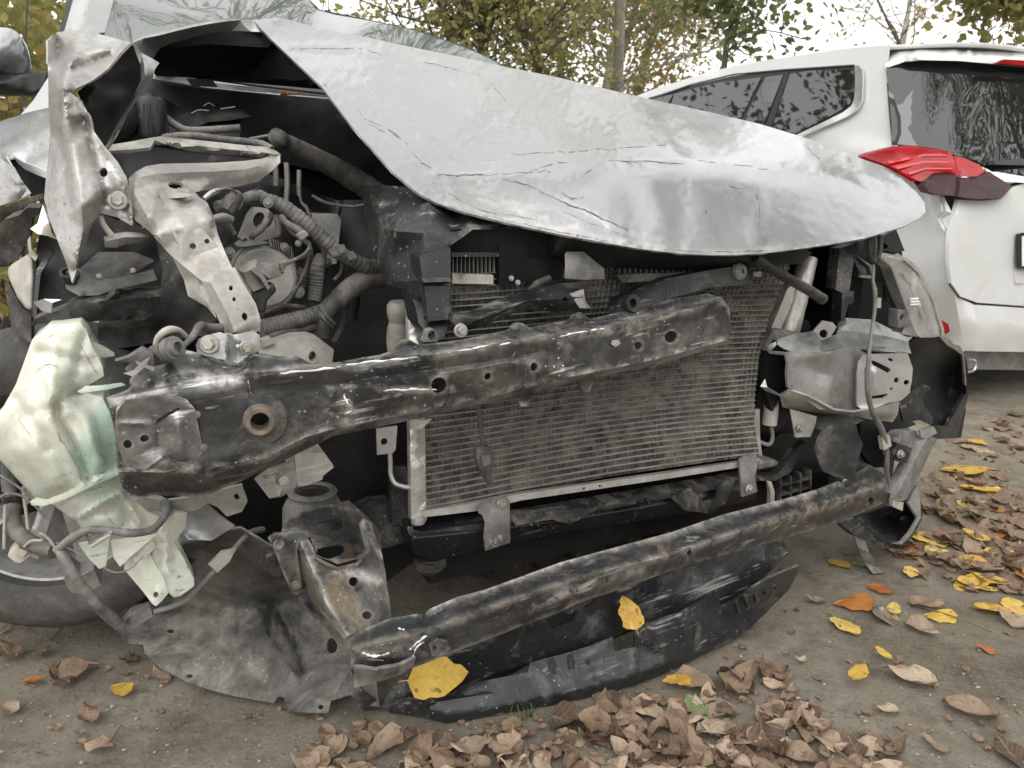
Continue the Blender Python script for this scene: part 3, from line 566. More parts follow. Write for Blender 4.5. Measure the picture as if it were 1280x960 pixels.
S('headlamp_lower_frame', 'dusty_plastic', [(140, 915, .08), (160, 880, .07), (300, 830, .06), (360, 790, .06), (480, 770, .07), (620, 755, .08), (770, 740, .09), (775, 830, .09), (700, 880, .08), (440, 892, .07), (300, 880, .06)], K=KA, th=.07, nz=.007, ns=30, rag=1.5, lines=[[(300, 850, .06), (480, 790, .05), (770, 770, .075)]])
S('torn_chrome_strip', 'lamp_reflector', [(162, 800, .06), (210, 782, .055), (295, 785, .05), (250, 800, .05), (245, 850, .055), (200, 840, .06)], K=KA, nz=.004)
S('crumpled_tab', 'bracket_paint', [(497, 485, .07), (540, 470, .05), (600, 460, .05), (680, 465, .06), (720, 480, .07), (680, 510, .06), (600, 520, .06), (560, 537, .06), (505, 535, .07)], K=KA, th=.006, nz=.005, lines=[[(510, 505, .05), (600, 485, .03), (700, 485, .05)]])
T('clip_strap', 'pale_plastic', [(480, 385, .06), (500, 430, .06), (540, 480, .05)], 14, KA, flat=.4)
S('dark_clip', 'grey_plastic', [(545, 425, .10), (570, 405, .1), (640, 410, .1), (715, 470, .1), (600, 470, .1), (550, 475, .1)], K=KA, th=.02)
# crumpled silver sheet standing at the corner
cr_sheet = S('crumpled_apron', 'torn_paint', [(180, 152, .26), (215, 120, .30), (330, 108, .30), (380, 130, .27), (440, 146, .24), (490, 158, .21), (450, 200, .19), (405, 258, .17), (345, 303, .15), (290, 330, .13), (262, 345, .11), (300, 375, .09), (330, 425, .08), (345, 482, .08), (390, 545, .075),
    (440, 605, .07), (475, 665, .06), (490, 720, .06), (498, 800, .05), (496, 848, .05), (440, 815, .05), (378, 800, .05), (345, 838, .05), (326, 900, .055), (305, 960, .06), (288, 1010, .06), (270, 1062, .06), (254, 1000, .07), (215, 900, .09), (188, 830, .12), (165, 745, .14), (170, 690, .15), (180, 600, .16), (188, 500, .17), (182, 400, .20), (180, 280, .24)],
    K=K1, res=4, sharp=42, sm=1, nz=.0015, ns=22, th=.004, cr=1,
    lines=[[(262, 345, .11), (240, 370, .06), (246, 440, .06), (270, 560, .05), (290, 680, .03), (305, 780, .02), (312, 860, .03), (285, 1000, .04)], [(340, 112, .27), (290, 190, .21), (245, 270, .14), (238, 330, .08)]],
    pts=[(210, 640, .12), (235, 800, .08), (400, 700, .035), (330, 620, .05), (290, 470, .09), (205, 450, .14), (230, 190, .27), (390, 180, .2)],
    ridges=[([(265, 345), (300, 400), (330, 520), (370, 640), (400, 760)], 14, .010), ([(250, 260), (320, 240), (420, 200)], 16, .014), ([(190, 480), (240, 600), (250, 760)], 18, .010), ([(215, 150), (225, 250), (232, 320)], 14, .012),
            ([(240, 330), (275, 350)], 12, -.016), ([(470, 700), (494, 840)], 7, -.006), ([(355, 505), (440, 640), (475, 720)], 9, -.006), ([(300, 140), (270, 230)], 14, -.012), ([(200, 400), (215, 470)], 12, -.01)],
    holes=[(389, 646, 15, 18)])
bolt((440, 752, .045), 24, K1, cr_sheet)
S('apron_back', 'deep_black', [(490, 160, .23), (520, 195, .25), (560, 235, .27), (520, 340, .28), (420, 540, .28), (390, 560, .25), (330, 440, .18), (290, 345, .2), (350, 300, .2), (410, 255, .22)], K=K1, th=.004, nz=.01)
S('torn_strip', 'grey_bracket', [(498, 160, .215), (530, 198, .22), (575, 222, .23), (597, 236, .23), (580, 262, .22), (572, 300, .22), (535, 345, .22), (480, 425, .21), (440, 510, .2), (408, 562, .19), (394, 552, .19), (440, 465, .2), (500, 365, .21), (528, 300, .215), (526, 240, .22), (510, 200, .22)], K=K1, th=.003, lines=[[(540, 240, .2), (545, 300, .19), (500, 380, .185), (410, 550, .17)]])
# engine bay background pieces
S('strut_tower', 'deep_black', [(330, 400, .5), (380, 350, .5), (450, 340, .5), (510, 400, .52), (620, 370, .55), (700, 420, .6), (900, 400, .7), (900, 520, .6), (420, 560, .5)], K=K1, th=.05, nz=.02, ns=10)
L('brake_booster', 'deep_black', (415, 430, .47), [([(95, -40), (95, 10), (70, 30), (30, 36), (0, 36)], 28)], (0, -1, .1), K1)
can = L('air_canister', 'black_plastic', (568, 440, .48), [([(52, -75), (56, -60), (56, 55), (48, 70), (20, 74), (18, 85), (0, 85)], 24)], (0, 0, 1), K1)
for q in (540, 565, 590): S('canister_rib', 'black_plastic', [(q - 3, 390, .40), (q + 3, 390, .40), (q + 3, 505, .40), (q - 3, 505, .40)], K=K1, par=can, th=.02)
T('bay_pipe', 'tape', [(620, 440, .5), (660, 470, .5), (720, 490, .5), (900, 480, .5)], 14, K1)
S('bay_cover', 'deep_black', [(440, 255, .62), (500, 185, .62), (600, 170, .64), (720, 160, .66), (790, 165, .66), (850, 210, .64), (720, 230, .6), (600, 240, .58), (480, 285, .58)], K=K9, th=.04, nz=.004, bevel=.004)
T('bay_wire', 'alloy', [(500, 190, .6), (540, 172, .6), (600, 175, .6)], 3, K9); T('bay_wire', 'alloy', [(665, 165, .6), (720, 158, .6), (750, 152, .6)], 3.5, K9)
T('bay_wire', 'rubber', [(570, 150, .6), (600, 132, .6), (630, 150, .6)], 3, K9)
T('taped_harness', 'tape', [(330, 330, .46), (450, 318, .46), (560, 322, .45), (680, 340, .44), (800, 350, .42), (900, 365, .4), (960, 395, .38)], 20, K9, rib=(.012, .04), wob=.1)
T('thin_pipe', 'grey_plastic', [(830, 338, .5), (900, 325, .5), (960, 315, .5)], 9, K9)
L('pipe_joint', 'rubber', (1000, 335, .44), [([(0, 45), (30, 42), (58, 20), (62, 0), (58, -25), (0, -40)], 20)], (.5, -.6, .5), K9)
T('large_pipe', 'rubber', [(1000, 340, .46), (1100, 385, .48), (1240, 460, .5), (1400, 550, .52), (1600, 680, .52)], [48, 50, 58, 66, 70], K9, wob=.06)
# upper side rail, folded back on itself
S('bay_shelf', 'deep_black', [(60, 400, .42), (280, 380, .45), (560, 420, .45), (900, 450, .42), (560, 480, .4), (300, 500, .34), (120, 560, .3), (40, 420, .36)], K=K9, th=.01, nz=.008)
S('shelf_rib', 'dusty_plastic', [(585, 465, .42), (610, 430, .42), (722, 438, .4), (724, 465, .4)], K=K9, th=.03)
rail = S('folded_side_rail', 'bracket_paint', [(25, 405, .30), (35, 370, .31), (150, 352, .33), (265, 330, .36), (320, 322, .37), (460, 335, .37), (620, 352, .37), (800, 372, .36), (920, 382, .34), (985, 405, .32), (1012, 425, .31), (1005, 470, .30), (985, 440, .305),
    (940, 420, .31), (905, 445, .32), (800, 436, .35), (620, 425, .36), (480, 405, .35), (380, 378, .345), (290, 345, .345), (265, 385, .32), (150, 397, .3)], K=K9, th=.006, res=5, sm=1, nz=.0015,
    lines=[[(330, 345, .335), (480, 368, .335), (700, 395, .335), (900, 412, .30), (985, 425, .29)]])
S('rail_front', 'bracket_paint', [(140, 560, .10), (180, 525, .12), (240, 492, .15), (330, 478, .19), (460, 476, .22), (640, 472, .25), (800, 462, .28), (900, 450, .30), (945, 432, .31), (1005, 440, .30), (1008, 470, .29), (960, 520, .28), (880, 580, .26), (760, 610, .23), (640, 622, .20),
    (520, 640, .15), (545, 670, .11), (590, 700, .07), (630, 790, .03), (650, 880, .0), (690, 980, -.02), (740, 1090, -.03), (560, 1150, -.03), (450, 1060, -.02), (360, 980, 0), (290, 900, .02), (255, 860, .035), (175, 800, .05), (150, 720, .06), (146, 640, .08)],
    K=K9, par=rail, th=.004, res=5, sharp=50, nz=.0008, ns=25,
    lines=[[(180, 560, .085), (300, 535, .12), (460, 528, .16), (640, 522, .20), (800, 512, .24), (930, 480, .28)], [(170, 640, .07), (300, 590, .115), (460, 575, .16), (640, 562, .20), (820, 550, .24), (900, 530, .265)],
           [(265, 800, .02), (400, 770, .0), (520, 735, .01), (600, 715, .045)], [(295, 885, -.005), (450, 845, -.015), (620, 795, .0)]],
    holes=[(410, 602, 44, 20, 4), (508, 948, 22, 18, 20), (588, 918, 16, 16)], ridges=[([(180, 760), (250, 800), (270, 850)], 22, .006), ([(540, 680), (580, 780), (640, 900)], 16, -.006)])
S('rail_clip', 'pale_plastic', [(305, 635, .06), (330, 595, .06), (360, 590, .06), (365, 620, .06), (350, 640, .06), (460, 645, .07), (510, 655, .07), (450, 672, .06), (330, 680, .06)], K=K9, par=rail, th=.02, nz=.004, ns=50)
S('rail_clip', 'pale_plastic', [(422, 615, .08), (485, 618, .085), (487, 645, .085), (425, 640, .08)], K=K9, par=rail, th=.015)
S('rail_end_plate', 'bracket_paint', [(755, 152, -.03), (800, 122, -.035), (880, 102, -.03), (905, 150, -.035), (960, 240, -.05), (978, 300, -.055), (975, 340, -.055), (920, 360, -.06), (845, 352, -.06), (820, 300, -.05), (790, 225, -.04)], K=K2, par=rail, th=.004, res=5,
    holes=[(866, 180, 8, 10), (918, 287, 11, 15, -15), (878, 222, 7, 8)], lines=[[(790, 160, -.045), (850, 270, -.065), (880, 345, -.07)]])
S('rail_lower', 'bracket_paint', [(580, -10, .01), (640, -60, .0), (760, -40, -.01), (850, 60, -.015), (862, 110, -.02), (755, 152, -.02), (800, 225, -.03), (810, 292, -.035), (775, 250, -.025), (705, 210, -.01), (690, 150, 0), (650, 70, .01)], K=K2, par=rail, th=.004, res=5,
    holes=[(723, 25, 13), (776, 5, 10), (812, 98, 12, 17, -15)], lines=[[(640, -40, -.01), (690, 60, -.015), (740, 150, -.02), (780, 240, -.03)]])
# engine, alternator and hoses
S('engine_block', 'dusty_plastic', [(230, 250, .5), (330, 215, .5), (420, 250, .55), (520, 260, .6), (560, 420, .5), (440, 470, .45), (300, 440, .42), (250, 420, .42), (120, 440, .45), (130, 320, .5)], th=.2, nz=.03, ns=9)
S('engine_bracket', 'dusty_grey', [(90, 250, .30), (140, 120, .33), (170, 80, .34), (240, 90, .34), (290, 160, .33), (300, 240, .32), (200, 270, .3), (140, 300, .29)], K=KB, th=.05, bevel=.006, nz=.006, holes=[(115, 262, 9), (190, 150, 30, 42, 20)])
alt = L('alternator', 'dusty_grey', (210, 440, .27), [([(0, 26), (60, 26), (66, 14), (125, 12), (150, 0), (155, -30), (150, -120)], 40), ([(162, -40), (178, -44), (182, -60), (178, -110)], 40)], (-.2, -1, .25), KB)
L('alternator_pulley', 'dusty_grey', (225, 470, .23), [([(150, -10), (165, 0), (150, 12), (120, 8), (0, 6)], 36)], (-.2, -1, .25), KB, alt)
conn = S('plug_connector', 'dusty_grey', [(85, 430, .10), (150, 385, .10), (185, 375, .11), (200, 400, .11), (235, 390, .12), (270, 400, .12), (300, 410, .13), (330, 440, .13), (300, 465, .12), (240, 480, .11), (225, 520, .1), (160, 545, .09), (120, 490, .09)], K=KB, th=.035, bevel=.003, lines=[[(110, 440, .085), (170, 410, .09), (245, 470, .095)]])
S('connector_latch', 'dusty_grey', [(150, 430, .085), (165, 410, .085), (215, 450, .085), (250, 520, .085), (240, 535, .085), (200, 470, .085)], K=KB, par=conn, th=.012)
S('connector_housing', 'dusty_plastic', [(160, 545, .10), (225, 520, .10), (270, 495, .10), (290, 540, .1), (240, 590, .1), (225, 660, .1), (190, 660, .1), (170, 600, .1)], K=KB, par=conn, th=.04, bevel=.004)
for k in range(4): T('connector_wire', 'tape', [(300 + k * 5, 395 + k * 14, .125), (330, 385 + k * 6, .13), (380, 372, .14), (430, 345, .16), (462, 310, .19), (465, 280, .21), (430, 262, .22)], 9, KB, conn, wob=.1)
T('main_harness', 'tape', [(-40, 80, .2), (170, 20, .24), (230, 40, .24), (330, 80, .24), (430, 160, .24), (520, 240, .24), (610, 320, .24), (700, 370, .24), (780, 410, .25), (860, 420, .27)], [30, 30, 32, 38, 42, 42, 40, 38, 44, 60], KB, rib=(.009, .035), wob=.16, n=14)
T('harness_tap', 'rubber', [(310, 130, .23), (340, 170, .22), (400, 205, .21), (440, 235, .2)], [16, 20, 22, 20], KB, rib=(.006, .06))
S('harness_clip', 'dusty_grey', [(395, 235, .19), (440, 205, .19), (470, 235, .19), (425, 272, .19)], K=KB, th=.02, bevel=.003)
for q in ((600, 330), (640, 310), (690, 345)): S('tape_tear', 'tape', [(q[0] - 30, q[1] - 14, .205), (q[0] + 14, q[1] - 24, .205), (q[0] + 34, q[1] + 12, .205), (q[0] - 6, q[1] + 26, .205)], K=KB, th=.006, nz=.005, ns=60)
T('branch_hose', 'rubber', [(860, 470, .27), (790, 470, .26), (700, 520, .24), (620, 590, .22), (560, 650, .21), (540, 720, .2), (535, 790, .2)], [56, 58, 58, 54, 52, 48, 44], KB, wob=.10, n=14)
T('ribbed_hose', 'tape', [(200, 745, .16), (300, 720, .17), (400, 695, .18), (500, 665, .2), (560, 640, .21)], [48, 46, 46, 42, 40], KB, rib=(.008, .05), wob=.06, n=14)
T('hose_wrap', 'tape', [(515, 620, .195), (560, 680, .18), (600, 720, .19)], 14, KB, flat=.5); T('hose_wrap', 'tape', [(525, 660, .19), (550, 700, .18), (590, 735, .19)], 12, KB, flat=.5)
T('sleeve_hose', 'tape', [(530, 350, .26), (510, 420, .25), (500, 520, .25), (490, 600, .24)], [30, 40, 42, 36], KB, rib=(.007, .05))
T('ribbed_hose', 'rubber', [(435, 420, .25), (420, 480, .25), (405, 550, .25)], [30, 34, 34], KB, rib=(.01, .06)); L('hose_clip', 'grey_plastic', (405, 545, .21), [([(0, 10), (20, 10), (34, 4), (36, -10)], 20)], (0, -1, .2), KB)
for xx, q in ((330, .36), (270, .38)): T('thin_pipe', 'alloy', [(xx + 10, -160, q), (xx + 15, -40, q), (xx + 8, 60, q), (xx + 18, 130, q)], 15, KB)
T('thin_pipe', 'alloy', [(410, -120, .4), (412, 40, .4), (450, 90, .4), (465, 150, .4)], 13, KB)
S('relay_box', 'dusty_grey', [(480, 115, .36), (620, 120, .36), (640, 150, .36), (615, 390, .33), (570, 400, .33), (560, 310, .34), (480, 200, .35)], K=KB, th=.06, bevel=.006, nz=.003)
T('elbow_hose', 'alloy', [(600, 800, .12), (680, 785, .14), (730, 800, .15)], [20, 26, 22], K9); T('elbow_hose', 'lamp_reflector', [(570, 680, .14), (610, 650, .15), (650, 632, .16)], [14, 18, 16], K9)
T('corrugated_boot', 'rubber', [(690, 760, .16), (730, 700, .18), (760, 660, .2)], [40, 46, 36], K9, rib=(.008, .08)); T('bay_wire', 'tape', [(640, 632, .14), (710, 620, .15), (760, 660, .16), (700, 740, .15)], 7, K9)
T('bay_wire', 'rubber', [(860, 880, .2), (900, 850, .2), (930, 800, .21)], 20, K9)
T('drive_belt', 'rubber', [(470, 320, .22), (450, 420, .22), (380, 560, .21), (300, 640, .2), (210, 670, .19)], 12, KB, flat=2)
for pth, r, m_ in (([(0, 60, .2), (40, 110, .2), (30, 170, .2), (60, 230, .2)], 13, 'tape'), ([(150, 250, .24), (200, 190, .26), (240, 170, .27), (260, 120, .28)], 16, 'rubber'), ([(285, 130, .25), (300, 190, .24), (290, 240, .24)], 20, 'rubber'), ([(60, 20, .22), (120, 60, .24), (180, 50, .25)], 9, 'tape'),
    ([(330, 90, .27), (350, 200, .25), (420, 260, .22), (470, 300, .21), (480, 360, .22)], 8, 'tape'), ([(640, 350, .26), (640, 430, .26), (600, 480, .25)], 9, 'tape'), ([(470, 280, .2), (440, 350, .19), (370, 370, .17)], 9, 'rubber'), ([(180, 670, .13), (260, 640, .15), (340, 620, .17), (440, 630, .19)], 12, 'rubber'),
    ([(220, 800, .12), (320, 770, .14), (420, 760, .16), (490, 740, .18)], 18, 'rubber'), ([(620, 560, .26), (660, 640, .26), (640, 740, .25), (600, 820, .24)], 16, 'rubber'), ([(700, 400, .3), (720, 520, .3), (700, 700, .3)], 26, 'deep_black'), ([(480, 20, .36), (560, 60, .36), (700, 80, .36), (800, 60, .36)], 9, 'tape')):
    T('engine_hose' if r > 12 else 'engine_wire', m_, pth, r, KB, wob=.1, rib=(.008, .05) if r in (13, 16, 20) else None)
for x, y, v, r in ((60, 60, .2, 26), (30, 330, .16, 20), (330, 300, .23, 16), (240, 60, .22, 18), (405, 280, .2, 12), (560, 380, .3, 20)): bolt((x, y, v), r, KB, None, (-.2, -1, .2), 'grey_plastic')
S('engine_cover', 'deep_black', [(120, 0, .36), (200, -40, .36), (330, -30, .38), (420, 30, .4), (470, 110, .4), (420, 180, .38), (300, 120, .36), (160, 70, .34)], K=KB, th=.06, nz=.006, bevel=.006)
S('alternator_housing', 'dusty_grey', [(70, 300, .29), (110, 270, .29), (200, 265, .30), (300, 280, .31), (380, 330, .31), (400, 420, .30), (360, 330, .28), (250, 280, .28), (120, 300, .27)], K=KB, th=.08, nz=.006, bevel=.005)
for a in range(9): S('alternator_rib', 'dusty_grey', [(250 + 14 * a, 250 + 6 * a, .26), (256 + 14 * a, 250 + 6 * a, .26), (262 + 14 * a, 300 + 7 * a, .26), (256 + 14 * a, 300 + 7 * a, .26)], K=KB, par=alt, th=.02)
S('engine_mount', 'pale_plastic', [(190, 880, .05), (200, 820, .06), (260, 830, .06), (380, 790, .08), (470, 785, .09), (520, 800, .1), (600, 860, .12), (590, 930, .1), (480, 960, .06), (330, 900, .05)], K=KB, th=.05, bevel=.005, nz=.004, holes=[(482, 898, 20, 30)])
S('mount_tab', 'pale_plastic', [(205, 812, .05), (255, 798, .05), (285, 822, .05), (210, 850, .05)], K=KB, th=.03)
bel = L('beige_bellows', 'pale_plastic', (960, 690, .22), [([(60, -200), (70, -130), (68, -60), (58, -20), (66, 0), (74, 30), (74, 70), (60, 92), (30, 98), (0, 98)], 24)], (.05, -.1, 1), KB)
S('fan_shroud', 'deep_black', [(430, 250, .42), (520, 250, .4), (545, 430, .3), (540, 460, .3), (420, 460, .38), (390, 430, .4)], th=.03)
# radiator support, black centre post
post = S('radiator_support', 'black_plastic', [(0, -40, .14), (330, -20, .05), (470, 90, .03), (700, 170, -.04), (900, 195, -.06), (730, 197, -.05), (560, 200, -.05), (500, 245, -.05), (440, 285, -.055), (440, 480, -.06), (445, 640, -.07), (445, 700, -.08), (400, 780, -.09), (350, 800, -.09), (300, 740, -.08), (270, 700, -.06), (255, 620, -.05), (220, 520, -.03), (150, 510, .0), (90, 390, .05), (60, 260, .10), (30, 100, .14)],
    K=KD, th=.06, nz=.004, ns=20, bevel=.004, lines=[[(150, 210, .0), (300, 220, -.05), (430, 280, -.06)], [(150, 480, -.01), (290, 470, -.065), (440, 478, -.075)]])
S('support_box', 'black_plastic', [(275, 340, -.07), (330, 320, -.07), (400, 300, -.07), (440, 300, -.07), (440, 465, -.085), (290, 470, -.085)], K=KD, par=post, th=.05, bevel=.005, nz=.003)
S('support_ledge', 'dusty_plastic', [(285, 460, -.10), (442, 462, -.10), (445, 478, -.10), (300, 482, -.105)], K=KD, par=post, th=.02)
S('support_foot', 'black_plastic', [(300, 500, -.08), (432, 500, -.08), (432, 680, -.09), (320, 690, -.09)], K=KD, par=post, th=.02, bevel=.004)
S('support_ring', 'grey_plastic', [(300, 800, -.11), (320, 740, -.11), (350, 730, -.11), (380, 760, -.11), (370, 800, -.11)], K=KD, par=post, th=.02, holes=[(340, 765, 20, 26)])
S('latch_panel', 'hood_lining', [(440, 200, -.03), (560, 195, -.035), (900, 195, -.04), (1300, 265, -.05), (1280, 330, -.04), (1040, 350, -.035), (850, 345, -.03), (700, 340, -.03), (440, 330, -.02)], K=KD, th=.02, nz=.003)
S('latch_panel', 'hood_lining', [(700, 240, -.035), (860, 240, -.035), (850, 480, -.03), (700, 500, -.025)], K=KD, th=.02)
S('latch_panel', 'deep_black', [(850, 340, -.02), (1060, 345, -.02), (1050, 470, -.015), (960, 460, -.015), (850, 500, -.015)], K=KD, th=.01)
for q in range(11): S('shroud_slat', 'grey_plastic', [(452 + q * 22, 345, -.018), (456 + q * 22, 345, -.018), (457 + q * 22, 432, -.018), (453 + q * 22, 432, -.018)], K=KD, th=.01)
S('shroud_bar', 'black_plastic', [(445, 322, -.03), (700, 322, -.03), (700, 346, -.03), (445, 346, -.03)], K=KD, th=.015)
S('slat_back', 'core_black', [(440, 330, -.005), (705, 330, -.005), (705, 440, -.005), (440, 440, -.005)], K=KD, th=.004)
for q in ((765, 460), (800, 483)): bolt((*q, -.03), 10, KD, None)
S('upper_crossmember', 'deep_black', [(700, 293, -.08), (850, 312, -.10), (1000, 308, -.08), (1015, 316, -.06), (1000, 330, -.04), (850, 338, -.04), (750, 334, -.04), (690, 318, -.05)], th=.05, nz=.004)
for q in range(14): S('shroud_slat', 'dusty_plastic', [(590 + q * 17, 128 + q * .0, -.035), (594 + q * 17, 128, -.035), (594 + q * 17, 160, -.035), (590 + q * 17, 160, -.035)], K=KC, th=.01)
# upper links lying over the condenser
lk = S('cross_link', 'black_plastic', [(445, 690, -.10), (455, 650, -.10), (560, 655, -.10), (700, 590, -.09), (860, 540, -.09), (1000, 490, -.08), (1130, 478, -.08), (1150, 530, -.08), (1195, 600, -.08), (1180, 625, -.08), (1000, 640, -.09), (830, 625, -.10), (650, 700, -.11), (530, 740, -.11), (480, 730, -.11)],
    K=KD, th=.025, bevel=.004, nz=.004, lines=[[(560, 690, -.12), (860, 580, -.11), (1150, 560, -.10)]], holes=[(1052, 573, 13, 11)])
bolt((495, 740, -.125), 26, KD, lk)
S('rusty_plate', 'rusty_steel', [(1080, 545, -.10), (1150, 520, -.10), (1160, 580, -.1), (1190, 620, -.1), (1130, 620, -.1)], K=KD, par=lk, th=.006, nz=.003)
T('link_tube', 'rubber', [(860, 530, -.02), (900, 490, -.02), (970, 460, -.02)], 20, KD)
S('latch_tab', 'grey_plastic', [(1050, 330, -.07), (1060, 318, -.07), (1150, 318, -.07), (1200, 360, -.07), (1262, 410, -.07), (1262, 465, -.07), (1150, 468, -.08), (1052, 460, -.08)], K=KD, th=.012, nz=.002, lines=[[(1100, 350, -.082), (1160, 400, -.082), (1190, 440, -.082)]])
lk2 = S('cross_link', 'black_plastic', [(590, 240, -.08), (740, 172, -.07), (880, 145, -.06), (1000, 128, -.05), (1015, 160, -.05), (1005, 192, -.06), (880, 200, -.07), (760, 232, -.08), (735, 240, -.09), (640, 275, -.1), (580, 278, -.1)], K=KC, th=.03, bevel=.004, nz=.003)
L('link_eye', 'black_plastic', (632, 250, -.10), [([(14, -10), (14, 6), (28, 8), (30, 0), (30, -14)], 20)], (.1, -1, .2), KC, lk2)
L('link_eye', 'grey_plastic', (975, 150, -.06), [([(8, -10), (8, 8), (20, 10), (28, 0), (28, -14)], 16)], (.3, -1, .2), KC, lk2)
T('upper_hose', 'black_plastic', [(345, 100, -.08), (420, 150, -.07), (500, 195, -.06), (548, 226, -.05)], [16, 16, 16, 17], K7, wob=.04)
S('upper_tab', 'pale_plastic', [(1015, 152, -.03), (1042, 150, -.03), (1040, 168, -.03), (1018, 166, -.03)], K=KC, th=.01)
S('latch_box', 'deep_black', [(655, 80, -.07), (735, 75, -.07), (740, 120, -.06), (660, 115, -.06)], K=KC, th=.03, holes=[(685, 92, 14, 8)])
S('upper_bar', 'dusty_plastic', [(583, 160, -.05), (870, 150, -.04), (870, 168, -.04), (600, 186, -.05)], K=KC, th=.02)
S('aluminium_block', 'pale_plastic', [(450, 434, -.03), (668, 443, -.03), (668, 492, -.03), (450, 488, -.03)], K=KD, th=.02, bevel=.003)
# ------------------------------------------------------------------ condenser and radiator
def lerp(a, b, t): return a + (b - a) * t
cond = S('condenser', 'condenser_alu', [(510, 330, 0), (528, 330, 0), (533, 650, 0), (529, 656, 0), (518, 656, 0), (514, 650, 0)], th=.018, bevel=.006, pts=[(520, 500, -.012)])
def xr(i): return float(np.interp(i, [0, 5, 10, 18, 26, 32, 36], [949, 943, 943, 948, 962, 980, 988]))
def tube_pt(f, i):
    x = lerp(527, xr(i), f); y = lerp(634 - 8.0 * i, 566 - 6.6 * i, f) - 5 * math.sin(math.pi * f ** 1.35) * (1 + .3 * math.sin(i * .35))
    y += .9 * mnoise.noise(Vector((f * 5, i * .33, 0)))
    v = .012 * math.sin(f * 5 + i * .12) + (.035 * math.exp(-((f - .8) / .16) ** 2) * (i / 36) + .02 * math.exp(-((f - .55) / .2) ** 2 - ((i - 14) / 8) ** 2))
    return x, y, v
for i in range(37):
    v, f = sweep([P(*tube_pt(k / 22, i)) for k in range(23)], [1.0 / F * 1.5] * 23, 4, True, 3.2)
    link_mesh('condenser_tube', np.array(v) - base_of(cond), f, 'condenser_alu', cond, 30)
def fins():
    V_ = []; Fs = []
    for i in range(-1, 36):
        m = 150; base = len(V_)
        for k in range(m + 1):
            f = k / m; jit = .35 * mnoise.noise(Vector((k * .5, i * 1.7, 2))) + (.9 * mnoise.noise(Vector((f * 9, i * .4, 5))))
            for q in (i + .08, i + .92):
                x, y, v = tube_pt(min(1, max(0, f)), max(q, -.6)); x += jit * (1 if q > i + .5 else -.4)
                V_.append(P(x, y, v + .004 + (.0035 if k % 2 else 0)))
        for k in range(m): a = base + 2 * k; Fs.append((a, a + 2, a + 3, a + 1))
    o = link_mesh('condenser_fins', np.array(V_) - base_of(cond), Fs, 'fin', cond, smooth=False); tag(o, kind='stuff')
fins()
S('condenser_back', 'core_black', [(520, 325, .05), (990, 318, .05), (945, 500, .05), (952, 585, .045), (520, 655, .045)], par=cond, th=.03, res=40)
S('condenser_rail', 'condenser_alu', [(385, 778), (600, 742), (750, 712), (1260, 640), (1650, 580), (1655, 600), (1262, 662), (752, 737), (602, 775), (388, 800)], -.012, K5, cond, th=.012, res=12, bevel=.002, nz=.001, holes=[(990, 692, 5), (1050, 683, 5)])
L('header_cap', 'condenser_alu', (368, 808, 0), [([(0, -14), (26, -14), (28, 0), (26, 12), (0, 14)], 18)], (0, 0, 1), K5, cond)
S('header_bracket', 'condenser_alu', [(340, 440), (420, 432), (380, 470), (338, 470)], -.015, K5, cond, th=.006)
S('condenser_side', 'condenser_alu', [(190, 345, .03), (240, 300, .03), (215, 420, .03), (150, 570, .03), (105, 570, .03), (95, 600, .03), (88, 620, .03), (70, 860, .03), (60, 860, .03), (72, 640, .03), (110, 540, .03)], K=KE, par=cond, th=.02)
S('condenser_side', 'condenser_alu', [(15, 190, .02), (35, 190, .02), (38, 330, .02), (50, 425, .02), (30, 430, .02), (8, 330, .02)], K=KF, par=cond, th=.02, nz=.002)
T('receiver_drier', 'condenser_alu', [(1011, 322, .05), (1000, 360, .045), (985, 418, .04)], [11, 13, 13], K0, cond, wob=.04, n=14)
S('side_plate', 'grey_plastic', [(295, 195, .06), (340, 200, .06), (300, 330, .055), (285, 325, .055)], K=KE, par=cond, th=.01, holes=[(322, 225, 5), (312, 262, 5)])
S('seal_foam', 'rubber', [(112, 565, .0), (150, 560, .0), (235, 575, .0), (190, 610, -.01), (110, 620, -.01), (85, 680, -.01), (70, 640, 0)], K=KE, par=cond, th=.02, nz=.004)
rad = S('radiator', 'core_black', [(516, 660, .05), (600, 645, .05), (820, 607, .05), (950, 582, .05), (950, 600, .05), (820, 626, .05), (600, 662, .05), (518, 668, .05)], th=.03)
S('radiator_tray', 'dusty_plastic', [(348, 832, .0), (360, 822, .03), (590, 795, .03), (800, 758, .03), (1260, 680, .03), (1650, 610, .04), (1655, 645, .0), (1262, 718, -.01), (802, 800, -.01), (602, 822, -.01), (380, 856, -.01), (350, 848, -.005)], K=K5, par=rad, th=.012, bevel=.003)
S('lower_tank', 'black_plastic', [(346, 846, .0), (602, 820, .0), (900, 790, .0), (1300, 720, .01), (1640, 650, .02), (1640, 735, .03), (1300, 800, .02), (900, 860, .01), (620, 910, .005), (470, 955, .005), (420, 970, .01), (350, 935, .01)], K=K5, par=rad, th=.08, bevel=.01, nz=.003, lines=[[(346, 880, -.015), (640, 850, -.015), (1000, 800, -.01), (1640, 690, .01)]])
L('drain_plug', 'dusty_plastic', (352, 195, .03), [([(0, 30), (60, 30), (62, 20), (62, 0), (50, -12), (40, -26), (0, -28)], 24)], (0, -.1, 1), K6, rad)
S('torn_duct', 'dusty_plastic', [(720, 800), (850, 788), (890, 782), (960, 765), (1000, 770), (1060, 752), (1160, 738), (1260, 700), (1262, 725), (1180, 752), (1100, 752), (1050, 765), (1000, 788), (970, 812), (920, 822), (870, 808), (800, 820), (735, 832)], -.03, K5, rad, th=.012, nz=.006, ns=28, rag=.6, res=4)
